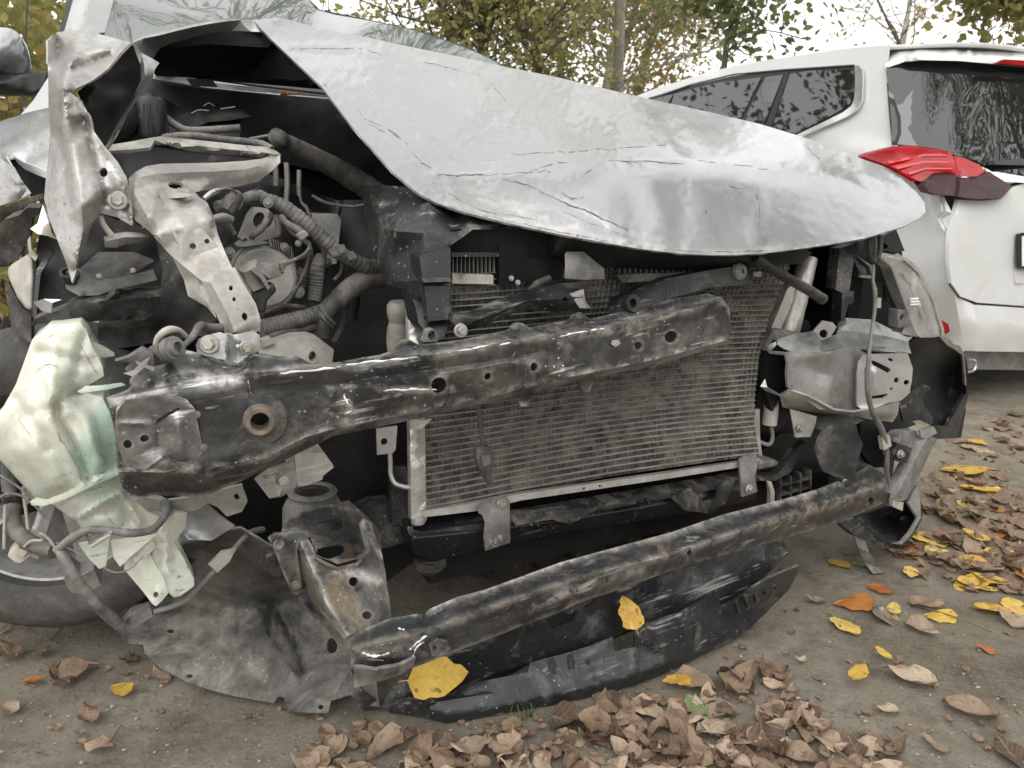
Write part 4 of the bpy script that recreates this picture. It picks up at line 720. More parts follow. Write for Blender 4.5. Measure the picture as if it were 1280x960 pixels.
S('duct_flap', 'dusty_plastic', [(760, 870), (820, 840), (845, 860), (860, 880), (900, 870), (910, 835), (935, 805), (960, 800), (930, 880), (880, 915), (800, 905)], -.02, KC, rad, th=.01, nz=.008, ns=25)
clamp = S('clamp_bracket', 'grey_plastic', [(595, 762, -.02), (620, 740, -.03), (655, 728, -.035), (700, 722, -.035), (712, 740, -.035), (712, 800, -.04), (714, 895, -.03), (665, 912, -.03), (620, 926, -.03), (612, 870, -.035), (618, 820, -.045), (608, 790, -.035), (594, 785, -.025)], K=K5, th=.006, lines=[[(640, 735, -.04), (655, 800, -.055), (640, 900, -.04)]], nz=.0015)
bolt((680, 750, -.045), 13, K5, clamp); bolt((660, 886, -.04), 18, K5, clamp, material='rusty_steel')
clamp2 = S('clamp_bracket', 'grey_plastic', [(970, 745, -.02), (1000, 728, -.03), (1025, 730, -.03), (1028, 760, -.03), (1020, 800, -.035), (1028, 845, -.03), (980, 862, -.03), (975, 800, -.03)], K=KC, th=.006)
bolt((1003, 838, -.04), 11, KC, clamp2, material='rusty_steel')
T('coolant_pipe', 'condenser_alu', [(262, 550, .02), (264, 600, .02), (266, 640, .02), (285, 675, .015), (340, 690, .01)], 9, K5)
pb = S('pipe_bracket', 'torn_paint', [(212, 470, .0), (290, 458, .0), (284, 545, .0), (272, 560, .0), (215, 566, .0)], K=K5, th=.005, holes=[(241, 516, 13)])
S('shroud_edge', 'dusty_plastic', [(268, 620, .06), (325, 615, .06), (345, 830, .05), (270, 825, .06)], K=K5, th=.02, nz=.004)
S('hose_hump', 'dusty_plastic', [(150, 780, .12), (200, 755, .1), (270, 750, .1), (330, 830, .08), (330, 890, .08), (230, 920, .08), (150, 880, .12)], K=K5, th=.05, nz=.005, bevel=.01)
sens = T('sensor_lead', 'rubber', [(596, 385, -.05), (603, 470, -.05), (612, 535, -.05)], 9, K5)
S('air_sensor', 'rubber', [(590, 545), (612, 532), (640, 535), (655, 560), (655, 600), (642, 630), (652, 670), (640, 688), (620, 655), (598, 615), (588, 580)], -.06, K5, sens, th=.02, bevel=.004, nz=.004, ns=40)
S('sensor_clip', 'grey_plastic', [(605, 570), (640, 565), (642, 605), (612, 610)], -.066, K5, sens, th=.01, bevel=.002)
# ------------------------------------------------------------------ upper bumper beam
def bv(x): return float(np.interp(x, [130, 300, 500, 700, 905], [-.15, -.18, -.19, -.165, -.12]))
L0 = [(133, 497), (160, 487), (180, 465), (213, 447), (230, 437), (262, 444), (297, 455), (306, 449), (317, 442), (343, 445), (370, 444), (390, 455), (420, 453), (447, 448), (477, 443), (493, 437), (503, 426), (513, 425), (523, 431), (560, 427), (600, 420), (633, 413), (640, 408), (647, 403), (653, 404), (662, 409), (710, 400), (716, 394), (723, 391), (730, 393), (737, 399), (778, 389), (831, 375), (884, 367), (902, 372)]
L1 = [(133, 499), (230, 481), (283, 473), (310, 466), (350, 463), (420, 455), (450, 459), (533, 445), (600, 434), (667, 422), (753, 410), (820, 396), (903, 376)]
L2 = [(137, 510), (232, 492), (283, 486), (333, 485), (400, 483), (450, 474), (483, 468), (567, 458), (640, 446), (687, 438), (717, 427), (820, 411), (906, 388)]
L3 = [(148, 590), (200, 590), (267, 584), (333, 571), (383, 546), (417, 536), (500, 519), (607, 496), (713, 471), (820, 449), (909, 425)]
L4 = [(153, 610), (167, 625), (190, 619), (217, 620), (250, 622), (292, 606), (340, 583), (387, 560), (417, 545), (500, 528), (560, 515), (607, 504), (645, 496), (652, 508), (659, 508), (668, 491), (713, 479), (722, 478), (728, 490), (737, 489), (744, 472), (820, 457), (909, 430)]
bl = [(x, y, bv(x) + (.05 if x > 225 else .03)) for x, y in L0] + [(912, 385, bv(905) - .0), (914, 412, bv(905))] + [(x, y, bv(x) + .035) for x, y in L4[::-1]] + [(146, 585, bv(150) + .01), (144, 545, bv(150)), (140, 520, bv(150))]
beam = S('bumper_beam', 'beam_black', bl, K=K0, res=5, th=.005, sharp=45, nz=.0018, ns=30,
    lines=[[(x, y, bv(x) - .002) for x, y in L1], [(x, y, bv(x) + (.004 if x > 300 else -.006)) for x, y in L2], [(x, y, bv(x) + .0) for x, y in L3],
           [(x, y - 4, bv(x) + .028) for x, y in L1[5:]], [(x, y + 7, bv(x) - .012) for x, y in L2[5:9]]],
    holes=[(549, 482, 10, 10.5), (610, 471, 4.5, 5), (668, 459, 5, 6), (798, 432, 5, 5), (839, 421, 8.5, 7.5, -20), (325, 524, 13, 13)],
    wear=[(L1[4:], 5), (L1[4:], 2), (L3[2:], 5), ([(470, 486), (545, 487), (565, 486)], 3), ([(425, 500), (440, 515), (430, 530)], 7), ([(150, 500), (230, 470), (300, 475)], 9), ([(160, 575), (260, 590)], 7), ([(700, 425), (720, 420), (820, 405)], 5)],
    ridges=[([(413, 490), (417, 532)], 3, -.006), ([(715, 425), (722, 470)], 14, -.008), ([(480, 490), (545, 487)], 4, .003), ([(700, 425), (715, 430), (725, 470)], 4, .006), ([(250, 580), (330, 560)], 16, -.006),
            ([(310, 470), (312, 490), (318, 500)], 2.5, .008), ([(180, 490), (260, 500)], 12, -.004), ([(230, 450), (300, 468)], 8, .008)])
for pth, r in (([(478, 488), (510, 487), (546, 487)], 1.0), ([(430, 492), (432, 500), (438, 508)], .9), ([(420, 504), (436, 500), (440, 512), (430, 518)], .8), ([(420, 459), (470, 452), (530, 446)], 1.1), ([(560, 441), (640, 428)], .9), ([(350, 467), (420, 460)], 1.0), ([(690, 424), (720, 416), (760, 410)], .9), ([(310, 470), (312, 488), (317, 497)], .8), ([(860, 432), (900, 424)], .7), ([(440, 526), (470, 520)], .6)):
    crack(beam, 'bumper_beam', pth, r, 'plate_white' if r > .85 else 'lamp_reflector', 'paint_scrape', .8)
S('beam_lining', 'beam_black', [(x, y + 8, bv(x) + .075) for x, y in L1[1:]] + [(905, 415, -.05)] + [(x, y - 4, bv(x) + .075) for x, y in L3[::-1][:-1]], par=beam, th=.01, res=25)
ring = L('tow_eye', 'rust', (975, 675, bv(325) - .004), [([(50, 30), (34, 30), (34, -60)], 26), ([(34, 28), (36, 36), (50, 36), (56, 28), (58, 4), (62, 0)], 26)], (-.12, -1, .06), K2, beam)
L('tow_eye_washer', 'rusty_steel', (975, 675, bv(325) + .002), [([(58, 14), (96, 8), (104, 0), (104, -8), (58, -12)], 30)], (-.12, -1, .06), K2, beam)
pl = S('crash_plate', 'plate_worn', [(430, 690, -.165), (440, 640, -.17), (470, 602, -.17), (580, 585, -.175), (690, 572, -.175), (702, 600, -.178), (730, 632, -.182), (762, 790, -.178), (735, 830, -.175), (700, 852, -.172), (612, 812, -.17), (545, 862, -.168), (470, 850, -.165), (438, 760, -.165)],
    K=K2, par=beam, th=.004, res=4, nz=.0015, holes=[(478, 766, 17, 17), (542, 746, 17, 15), [(580, 695), (590, 672), (640, 640), (672, 628), (676, 634), (630, 660)], [(603, 810), (640, 812), (700, 824), (708, 832), (660, 832)]],
    ridges=[([(668, 685), (678, 785)], 26, -.012), ([(590, 690), (590, 800)], 6, .006), ([(445, 690), (560, 690)], 8, -.005), ([(560, 790), (590, 770)], 20, .006)], sharp=50)
for q in ((737, 655), (766, 778)): L('spot_weld', 'rust', (*q, bv(250) - .006), [([(16, -4), (15, 4), (8, 8), (0, 8)], 10)], (0, -1, 0), K2, beam)
S('beam_chip', 'torn_paint', [(570, 368), (590, 365), (596, 378), (580, 388), (566, 380)], bv(770) - .004, KC, beam, th=.003)
for q in (262, 465): L('beam_stud', 'dusty_plastic', (q, 325 if q < 300 else 290, bv(640) + .02), [([(20, -22), (18, 0), (10, 9), (0, 11)], 14)], (0, -.3, 1), KC, beam)
sb = S('bolted_bracket', 'grey_bracket', [(735, 395, -.12), (745, 372, -.12), (800, 350, -.12), (850, 352, -.12), (865, 358, -.13), (950, 340, -.135), (975, 358, -.135), (978, 415, -.135), (940, 428, -.14), (892, 462, -.14), (845, 450, -.13), (742, 432, -.12)], K=K2, th=.005, res=5, lines=[[(858, 360, -.12), (858, 448, -.12)]], ridges=[([(890, 375), (890, 450)], 6, -.006)])
bolt((926, 405, -.145), 19, K2, sb); bolt((785, 392, -.128), 24, K2, sb, (-.3, -1, .2))
L('bolt_sleeve', 'bolt_steel', (825, 380, -.11), [([(28, -40), (28, -8), (34, -6), (34, 6), (24, 10), (0, 10)], 18)], (-.6, -.8, .2), K2, sb)
# loose plugs hanging over the beam end
plug = S('loose_plug', 'grey_plastic', [(430, 455, -.16), (480, 440, -.165), (535, 405, -.17), (575, 430, -.17), (580, 470, -.17), (555, 500, -.17), (530, 545, -.165), (500, 553, -.165), (485, 535, -.16), (510, 500, -.16), (470, 490, -.16), (500, 460, -.16)], K=K2, th=.02, bevel=.002, nz=.006, ns=45)
S('plug_fin', 'lamp_reflector', [(462, 500, -.17), (500, 488, -.175), (540, 450, -.18), (562, 440, -.18), (545, 475, -.18), (500, 512, -.175)], K=K2, par=plug, th=.004)
S('plug_fin', 'lamp_reflector', [(508, 452, -.18), (520, 458, -.18), (580, 478, -.18), (575, 492, -.18), (515, 466, -.18)], K=K2, par=plug, th=.004)
L('socket', 'grey_plastic', (648, 408, -.16), [([(20, -50), (34, -48), (36, -20), (46, -18), (46, -6), (40, -2), (46, 2), (46, 14), (36, 16), (34, 30), (20, 34), (18, 10), (0, 10)], 24)], (.55, -.7, .3), K2)
L('socket_boot', 'rubber', (606, 425, -.15), [([(24, -40), (40, -30), (40, -4), (34, 0), (40, 6), (38, 24), (20, 30)], 18)], (.55, -.7, .3), K2)
T('white_wire', 'pale_plastic', [(578, 408, -.14), (590, 372, -.14), (615, 345, -.14), (645, 335, -.13), (675, 340, -.12), (700, 362, -.11)], [5, 12, 14, 14, 9, 8], K2)
T('black_wire', 'tape', [(690, 395, -.12), (725, 360, -.11), (750, 320, -.1), (780, 330, -.08), (830, 330, -.05)], [11, 13, 16, 18, 18], K2, wob=.2)
# ------------------------------------------------------------------ washer tank
tank = S('washer_tank', 'tank_white', [(-40, 560, .04), (-5, 525, .03), (20, 480, .02), (40, 425, .015), (60, 408, .01), (100, 403, .01), (108, 413, .01), (115, 433, .005), (128, 457, 0), (130, 470, 0), (112, 481, 0), (100, 490, 0), (128, 497, -.01), (137, 515, -.02), (146, 545, -.03), (152, 583, -.03), (156, 620, -.02), (185, 640, .0), (210, 650, .0), (228, 690, .0), (222, 720, .0), (180, 712, .0), (150, 700, .01), (128, 690, .01), (95, 652, .02), (62, 628, .03), (42, 621, .03), (0, 575, .04)],
    K=K0, th=.10, res=4.5, sm=4, bevel=.004, nz=.0025, ns=10, sharp=70,
    pts=[(60, 520, -.06), (90, 560, -.065), (40, 560, -.05), (80, 450, -.03), (110, 600, -.055), (70, 600, -.05), (115, 640, -.03), (160, 665, -.02)],
    ridges=[([(30, 520), (110, 500)], 6, .006, 'g'), ([(20, 560), (60, 600), (90, 630)], 7, -.007, 'g'), ([(70, 430), (60, 500)], 6, -.007, 'g'), ([(105, 420), (95, 470)], 6, .007, 'g'), ([(55, 540), (85, 600)], 5, .006, 'g'), ([(98, 490), (72, 503), (72, 520), (95, 560), (110, 600)], 5, .016, 'g'), ([(85, 505), (105, 520), (125, 580)], 10, -.014, 'g'), ([(60, 470), (75, 500)], 9, -.01, 'g'), ([(40, 625), (65, 632), (100, 610), (155, 585)], 3.2, -.012, 'g'), ([(100, 645), (145, 618), (150, 616), (175, 653)], 3.5, -.016, 'g'),
            ([(120, 640), (150, 630), (160, 650)], 7, .012, 'g'), ([(52, 440), (110, 455)], 8, .010, 'g'), ([(20, 500), (60, 560)], 7, .009, 'g')])
for pth, r in (([(66, 505), (72, 540), (92, 575), (106, 606)], .8), ([(40, 470), (60, 455), (75, 462)], .5), ([(100, 430), (112, 452), (122, 468)], .6), ([(20, 520), (38, 545)], .5), ([(118, 520), (124, 560), (135, 580)], .6), ([(60, 600), (90, 590)], .5), ([(130, 640), (150, 660), (190, 668)], .6)):
    crack(tank, 'washer_tank', pth, r, 'pale_plastic', 'scuff_line')
S('filler_lip', 'foliage_green' if False else 'tank_white', [(338, 380, .02), (360, 385, .03), (430, 435, .04), (400, 440, .04), (345, 440, .03)], K=K2, par=tank, th=.01)
S('tank_flange', 'tank_white', [(290, 568, -.05), (320, 548, -.05), (400, 545, -.06), (455, 538, -.06), (470, 545, -.06), (400, 562, -.06), (300, 574, -.05)], K=K2, par=tank, th=.006)
S('tank_seam', 'tank_white', [(90, 160, -.04), (105, 163, -.045), (130, 163, -.05), (200, 138, -.055), (300, 92, -.055), (365, 66, -.05), (367, 76, -.05), (290, 108, -.055), (200, 152, -.055), (130, 175, -.05), (95, 172, -.04)], K=K3, par=tank, th=.012)
S('tank_lobe', 'tank_white', [(660, 560, -.03), (700, 500, -.04), (790, 470, -.05), (830, 540, -.05), (870, 600, -.05), (898, 690, -.05), (860, 735, -.05), (832, 760, -.05), (810, 745, -.05), (770, 690, -.04)], K=KI, par=tank, th=.03, bevel=.004, sm=2, ridges=[([(740, 540), (850, 700)], 30, -.01)], holes=[(832, 700, 14, 18)], nz=.002)
S('tank_lobe', 'tank_white', [(800, 520, -.04), (848, 370, -.04), (870, 310, -.03), (930, 270, -.02), (1000, 260, 0), (990, 340, .0), (930, 420, -.02), (980, 500, -.02), (1035, 610, -.03), (1038, 650, -.03), (960, 708, -.04), (925, 714, -.045), (890, 680, -.05), (840, 600, -.05)], K=KI, par=tank, th=.04, bevel=.006, sm=3, ridges=[([(880, 400), (900, 560)], 22, -.016), ([(850, 380), (835, 540)], 12, .012), ([(940, 430), (910, 560)], 14, .01)], nz=.003)
S('torn_flange', 'tank_white', [(590, 410, -.045), (720, 390, -.05), (850, 370, -.05), (760, 440, -.055), (690, 500, -.055), (640, 548, -.05), (605, 500, -.045)], K=KI, par=tank, th=.006, nz=.004)
S('torn_flange', 'tank_white', [(420, 430, -.04), (585, 400, -.045), (575, 470, -.045), (565, 545, -.04), (530, 560, -.04), (470, 500, -.04)], K=KI, par=tank, th=.006, nz=.004)
S('tank_clip', 'pale_plastic', [(735, 495, -.06), (820, 410, -.06), (835, 440, -.06), (765, 515, -.06)], K=KI, par=tank, th=.01)
S('tank_bracket', 'grey_bracket', [(960, 390, .06), (1000, 260, .06), (1090, 210, .05), (1180, 280, .05), (1255, 330, .05), (1130, 408, .05), (960, 402, .05)], K=KI, th=.005, nz=.003)
S('tank_bracket', 'dusty_plastic', [(950, 430, .1), (1090, 415, .09), (1085, 480, .09), (1040, 600, .08), (960, 480, .1)], K=KI, th=.03, nz=.004, ridges=[([(980, 500), (1040, 530)], 20, .02)])
S('rail_skirt', 'torn_paint', [(690, 170, .0), (850, 200, .0), (1000, 180, -.01), (1140, 150, -.01), (1290, 110, -.02), (1320, 200, -.01), (1290, 255, 0), (1210, 280, .0), (1160, 230, .0), (1110, 210, .0), (1040, 250, 0), (900, 260, .01), (740, 240, 0)], K=KI, th=.004, nz=.003, holes=[(1262, 178, 15, 20, -20)])
# frame rail ends below the beam
S('rail_box', 'bracket_paint', [(300, -60, -.02), (460, -60, -.02), (505, 0, -.03), (512, 18, -.03), (440, 75, -.03), (360, 108, -.03), (310, 100, -.03)], K=KG, th=.12, bevel=.005, nz=.002)
S('rail_box_edge', 'bracket_paint', [(310, 108, -.035), (430, 75, -.035), (452, 68, -.035), (450, 85, -.035), (360, 118, -.035), (315, 122, -.035)], K=KG, th=.02)
rb = S('rail_tab', 'torn_paint', [(78, 82, -.12), (150, 25, -.13), (290, -10, -.13), (306, 70, -.12), (305, 125, -.12), (225, 180, -.12), (160, 188, -.12)], K=KG, th=.005, nz=.002, lines=[[(150, 25, -.14), (215, 175, -.13)]])
bolt((240, 92, -.135), 18, KG, rb)
# ------------------------------------------------------------------ lower bracket that carries the lower beam
L('spring_seat', 'grey_plastic', (395, 150, .11), [([(95, 12), (105, 14), (125, 8), (134, 0), (128, -12), (112, -14), (98, -8), (92, 0), (95, 12)], 40), ([(104, -14), (112, -30), (140, -50), (160, -90), (165, -200)], 36)], (.03, -.05, 1), KG)
br = S('lower_bracket', 'rusty_steel', [(225, 365, .0), (260, 300, .02), (330, 262, .03), (460, 225, .05), (600, 207, .05), (665, 260, .05), (735, 330, .04), (770, 390, .03), (772, 470, .02), (700, 440, -.01), (660, 510, -.03), (535, 545, -.04), (410, 500, -.03), (385, 400, -.02), (330, 362, -.01)], K=KG, th=.006, res=4, nz=.002,
    holes=[[(395, 365), (400, 335), (425, 318), (530, 296), (560, 305), (566, 335), (545, 358), (430, 388), (402, 385)], [(415, 490), (425, 465), (450, 455), (540, 440), (570, 450), (572, 475), (545, 498), (490, 518), (450, 510)]])
S('bracket_front', 'rusty_steel', [(318, 420, -.05), (370, 405, -.06), (400, 460, -.07), (412, 505, -.075), (470, 540, -.085), (535, 570, -.09), (640, 540, -.085), (695, 470, -.07), (660, 320, -.05), (675, 295, -.045), (715, 320, -.045), (740, 400, -.05), (775, 490, -.06), (795, 600, -.08), (800, 650, -.09), (828, 830, -.12), (700, 900, -.14), (590, 945, -.15), (570, 960, -.14), (500, 870, -.11), (455, 825, -.09), (390, 740, -.06), (340, 660, -.05), (315, 540, -.045)], K=KG, par=br, th=.006, res=4, sharp=45, nz=.002,
    lines=[[(330, 430, -.058), (420, 640, -.10), (470, 760, -.12), (585, 940, -.155)], [(412, 505, -.075), (430, 640, -.105)]], holes=[(621, 642, 28, 27), (693, 825, 27, 23)], wear=[([(330, 430), (420, 640), (470, 760), (585, 940)], 14), ([(535, 572), (650, 600), (750, 640)], 30), ([(660, 320), (715, 400), (780, 500)], 16)], ridges=[([(535, 572), (640, 545)], 14, -.005)])
S('bracket_ear', 'rusty_steel', [(155, 410, -.04), (190, 378, -.04), (290, 365, -.045), (370, 362, -.045), (382, 395, -.05), (325, 420, -.055), (310, 480, -.055), (325, 590, -.06), (342, 690, -.06), (310, 715, -.05), (285, 705, -.05), (240, 610, -.045), (195, 490, -.04)], K=KG, par=br, th=.007, res=4, nz=.002)
bolt((212, 440, -.055), 20, KG, br, material='rusty_steel'); bolt((310, 660, -.065), 18, KG, br, material='rust')
S('ear_back', 'dusty_plastic', [(135, 500, -.02), (200, 480, -.02), (250, 600, -.02), (235, 620, -.02), (180, 625, -.02), (140, 570, -.02)], K=KG, par=br, th=.03, bevel=.004)
S('bracket_weld', 'rust', [(410, 500, -.082), (470, 534, -.092), (535, 562, -.097), (640, 535, -.092), (665, 520, -.085), (660, 535, -.09), (640, 552, -.095), (535, 578, -.1), (465, 550, -.095), (405, 512, -.085)], K=KG, par=br, th=.006, nz=.003, ns=60)
# ------------------------------------------------------------------ lower beam
def lv(x): return float(np.interp(x, [440, 600, 800, 1000, 1110], [-.20, -.21, -.17, -.10, -.02]))
B0 = [(437, 797), (460, 784), (487, 773), (523, 767), (530, 769), (537, 761), (572, 746), (607, 737), (700, 703), (770, 684), (840, 665), (904, 643), (987, 622), (1020, 612), (1048, 601), (1058, 607), (1092, 585), (1105, 584)]
B1 = [(440, 811), (480, 800), (530, 789), (575, 775), (620, 757), (720, 723), (780, 708), (840, 694), (871, 683), (967, 649), (1040, 626), (1068, 617), (1108, 606)]
B2 = [(442, 858), (470, 850), (503, 840), (540, 826), (570, 814), (611, 799), (653, 782), (700, 765), (720, 755), (780, 735), (840, 713), (867, 704), (967, 677), (1050, 652), (1108, 628)]
b2 = S('lower_beam', 'beam_worn', [(x, y, lv(x) + .05) for x, y in B0] + [(1110, 606, lv(1108))] + [(x, y, lv(x) + .012) for x, y in B2[::-1]] + [(439, 835, -.2)], res=5, th=.006, sharp=42, nz=.0035, ns=24,
    lines=[[(x, y, lv(x)) for x, y in B1], [(x, lerp(y, y2, .35), lv(x) + .045) for (x, y), (_, y2) in zip(B0[3:], B0[3:])] if False else [(x, y + 6, lv(x) + .042) for x, y in B0[1:14]]],
    holes=[(862, 692, 3.2, 4.5), (1089, 626, 4, 4)], wear=[(B1, 4), ([(x, y + 2) for x, y in B0[5:]], 4), ([(445, 812), (480, 818), (540, 800)], 9), ([(530, 815), (545, 798)], 5), ([(640, 770), (720, 735), (800, 712)], 6), ([(950, 655), (1000, 640), (1060, 622)], 6)],
    ridges=[([(450, 826), (500, 832), (560, 806)], 10, .007), ([(480, 802), (540, 800), (600, 782)], 8, -.004), ([(530, 772), (538, 786)], 4, .004), ([(700, 752), (740, 735)], 9, -.012), ([(600, 780), (690, 745)], 6, .008), ([(620, 750), (700, 718)], 5, .008),
            ([(1000, 640), (1060, 625)], 8, .008), ([(860, 668), (960, 640)], 6, .006), ([(1060, 600), (1070, 625)], 5, .008)])
for pth, r in (([(452, 816), (470, 820), (492, 814)], 1.4), ([(458, 824), (480, 826)], .9), ([(512, 812), (525, 800), (534, 795)], 1.2), ([(516, 822), (520, 810), (530, 802)], 1.2), ([(470, 808), (490, 803)], .9), ([(498, 785), (506, 787)], 1.0)):
    crack(b2, 'lower_beam', pth, r, 'plate_white' if r > .95 else 'lamp_reflector', 'paint_scrape', .7)
S('torn_end', 'rusty_steel', [(442, 832, -.20), (470, 838, -.205), (500, 832, -.2), (520, 822, -.2), (515, 838, -.19), (475, 852, -.19), (443, 860, -.195)], par=b2, th=.006, nz=.006, ns=40)
S('beam_plate', 'rusty_steel', [(536, 806, -.212), (548, 799, -.216), (560, 802, -.216), (563, 811, -.213), (552, 821, -.21), (540, 820, -.208)], par=b2, th=.003, nz=.003, holes=[(543, 810, 2.5, 4)])
S('beam_mount', 'beam_worn', [(1055, 600, -.02), (1090, 582, -.01), (1112, 595, 0), (1112, 632, .01), (1070, 648, .0), (1050, 640, -.01)], par=b2, th=.05, bevel=.006, nz=.003, ridges=[([(1060, 610), (1080, 640)], 6, .01)])
# ------------------------------------------------------------------ splash liner and black plastic lip on the ground
S('wheel_liner', 'liner_plastic', [(152, 793, 'z.07'), (162, 805, 'z.05'), (179, 806, 'z.05'), (181, 817, 'z.04'), (200, 835, 'z.03'), (233, 852, 'z.025'), (262, 862, 'z.02'), (292, 870, 'z.02'), (342, 879, 'z.02'), (347, 871, 'z.03'), (354, 871, 'z.03'), (360, 889, 'z.02'), (385, 891, 'z.02'), (410, 891, 'z.02'), (414, 876, 'z.03'), (432, 863, 'z.04'), (450, 880, 'z.03'), (475, 884, 'z.03'), (470, 850, 'z.06'), (440, 800, 'z.10'), (400, 740, 'z.13'), (350, 690, .02), (300, 660, .06), (250, 670, .10), (200, 740, 'z.10'), (165, 770, 'z.09')],
    res=5, sm=4, nz=.004, ns=18, th=.004, cr=1, holes=[(213, 789, 4, 2.5), (237, 845, 4, 2.5), (401, 884, 3.5, 3), (415, 807, 7, 10)],
    pts=[(230, 800, 'z.06'), (300, 830, 'z.05'), (380, 850, 'z.055'), (300, 760, 'z.09')],
    ridges=[([(338, 752), (370, 800), (378, 840)], 5, .02), ([(365, 740), (420, 800)], 6, -.015), ([(250, 730), (270, 800), (330, 850)], 14, .012), ([(300, 700), (330, 790), (365, 840)], 10, -.012)])
S('liner_tail', 'dusty_plastic', [(414, 876, 'z.05'), (436, 840, 'z.09'), (452, 862, 'z.07'), (470, 875, 'z.04'), (476, 886, 'z.02'), (455, 890, 'z.02'), (440, 868, 'z.06')], th=.004, nz=.005, res=5)
lip = S('lower_grille_panel', 'lip_plastic', [(470, 884, 'z.012'), (500, 850, 'z.06'), (540, 832, 'z.10'), (600, 800, 'z.14'), (700, 760, 'z.18'), (840, 705, 'z.20'), (960, 665, 'z.22'), (985, 690, 'z.16'), (940, 740, 'z.1'), (870, 770, 'z.085'), (795, 783, 'z.085'), (765, 798, 'z.085'), (660, 830, 'z.07'), (595, 849, 'z.045'), (560, 868, 'z.03'), (500, 886, 'z.012')], th=.006, nz=.003, ns=10, res=7,
    holes=[[(680, 774), (700, 766), (718, 756), (723, 764), (718, 775), (690, 786)], [(728, 750), (742, 742), (744, 752), (732, 760)]])
S('panel_slot_back', 'deep_black', [(672, 770, 'z.12'), (726, 752, 'z.12'), (726, 780, 'z.10'), (684, 792, 'z.1')], par=lip, th=.01, ext=None)
S('panel_clip', 'dusty_plastic', [(699, 760, -.17), (705, 752, -.17), (720, 752, -.17), (722, 762, -.17), (712, 768, -.17), (702, 765, -.17)], par=lip, th=.003)
ch = S('chin_lip', 'lip_plastic', [(200, 705, 'z.03'), (250, 700, 'z.05'), (335, 708, 'z.055'), (350, 688, 'z.055'), (450, 688, 'z.055'), (458, 650, 'z.06'), (580, 628, 'z.065'), (720, 600, 'z.07'), (726, 566, 'z.085'), (860, 530, 'z.09'), (960, 500, 'z.10'), (1036, 470, 'z.105'), (1046, 522, 'z.08'), (1118, 505, 'z.08'), (1124, 432, 'z.12'), (1190, 412, 'z.13'), (1300, 375, 'z.135'), (1425, 300, 'z.14'), (1435, 318, 'z.125'), (1445, 370, 'z.09'), (1500, 330, 'z.11'), (1560, 285, 'z.14'), (1620, 250, 'z.15'), (1735, 202, 'z.17'), (1730, 230, 'z.13'), (1700, 290, 'z.07'), (1560, 430, 'z.02'), (1490, 480, 'z.012'), (1400, 520, 'z.01'), (1260, 592, 'z.01'), (1120, 650, 'z.008'), (960, 692, 'z.006'), (820, 722, 'z.005'), (650, 752, 'z.004'), (500, 782, 'z.004'), (415, 792, 'z.003'), (330, 772, 'z.006'), (200, 752, 'z.008')],
    K=K6, th=.005, res=5, nz=.002, ns=18, sharp=45,
    lines=[[(205, 728, 'z.03'), (330, 738, 'z.028'), (415, 760, 'z.022'), (650, 722, 'z.025'), (960, 660, 'z.03'), (1120, 615, 'z.035'), (1260, 555, 'z.04'), (1480, 460, 'z.03')], [(340, 720, 'z.045'), (380, 712, 'z.04'), (640, 672, 'z.045'), (940, 618, 'z.05'), (960, 640, 'z.04')]],
    ridges=[([(940, 560), (975, 640)], 7, .006), ([(1125, 440), (1120, 600)], 10, -.008), ([(1290, 400), (1330, 520)], 10, -.006), ([(1440, 370), (1500, 450)], 8, .008)])
for k, (x, y) in enumerate(((800, 575), (868, 556), (932, 540), (990, 525))): S('lip_rib', 'lip_plastic', [(x, y - 14, 'z.085'), (x + 10, y - 20, 'z.09'), (x + 16, y + 34, 'z.07'), (x + 8, y + 30, 'z.07')], K=K6, par=ch, th=.012)
for k in range(6):
    x = 1500 + k * 34; y = 372 - k * 24; S('lip_rib', 'dusty_plastic', [(x, y - 26, 'z.125'), (x + 8, y - 34, 'z.13'), (x + 22, y + 8, 'z.10'), (x + 12, y + 14, 'z.10')], K=K6, par=ch, th=.012)
S('lip_shelf', 'lip_plastic', [(440, 700, 'z.02'), (600, 640, 'z.03'), (730, 570, 'z.04'), (1040, 475, 'z.06'), (1260, 390, 'z.08'), (1430, 300, 'z.1'), (1600, 250, 'z.12'), (1620, 180, 'z.14'), (1260, 330, 'z.12'), (800, 520, 'z.08'), (560, 620, 'z.05')], K=K6, par=ch, th=.005)
S('grille_stay', 'black_plastic', [(285, 310, -.05), (330, 290, -.05), (370, 340, -.05), (325, 375, -.05)], K=K8, par=lip, th=.03, bevel=.003)
# ------------------------------------------------------------------ wheel
wh = L('wheel', 'tyre', (72, 592, .52), [([(.40, 60), (.405, 85), (.45, 95), (.55, 104), (.62, 104), (.66, 96), (.68, 80), (.685, 40), (.685, -30), (.66, -70), (.5, -90), (.40, -80)], 64)] and
       [([(118, 50), (120, 66), (128, 70), (150, 74), (168, 68), (180, 56), (186, 38), (187, 0), (186, -60), (178, -84), (150, -96), (118, -90)], 72)], (-.35, -.94, 0.02), K0, sharp=50)
L('rim', 'alloy', (72, 592, .52), [([(0, 10), (30, 14), (40, 4), (100, -6), (112, 40), (116, 52), (122, 56), (120, 44), (116, -60)], 48)], (-.35, -.94, .02), K0, wh)
for k in range(10):
    a = k * math.pi / 5; S('rim_spoke', 'alloy', [(72 + 30 * math.cos(a - .3), 592 + 30 * math.sin(a - .3), .47), (72 + 110 * math.cos(a - .09), 592 + 110 * math.sin(a - .09), .47), (72 + 110 * math.cos(a + .09), 592 + 110 * math.sin(a + .09), .47), (72 + 30 * math.cos(a + .3), 592 + 30 * math.sin(a + .3), .47)], par=wh, th=.02, bevel=.004)
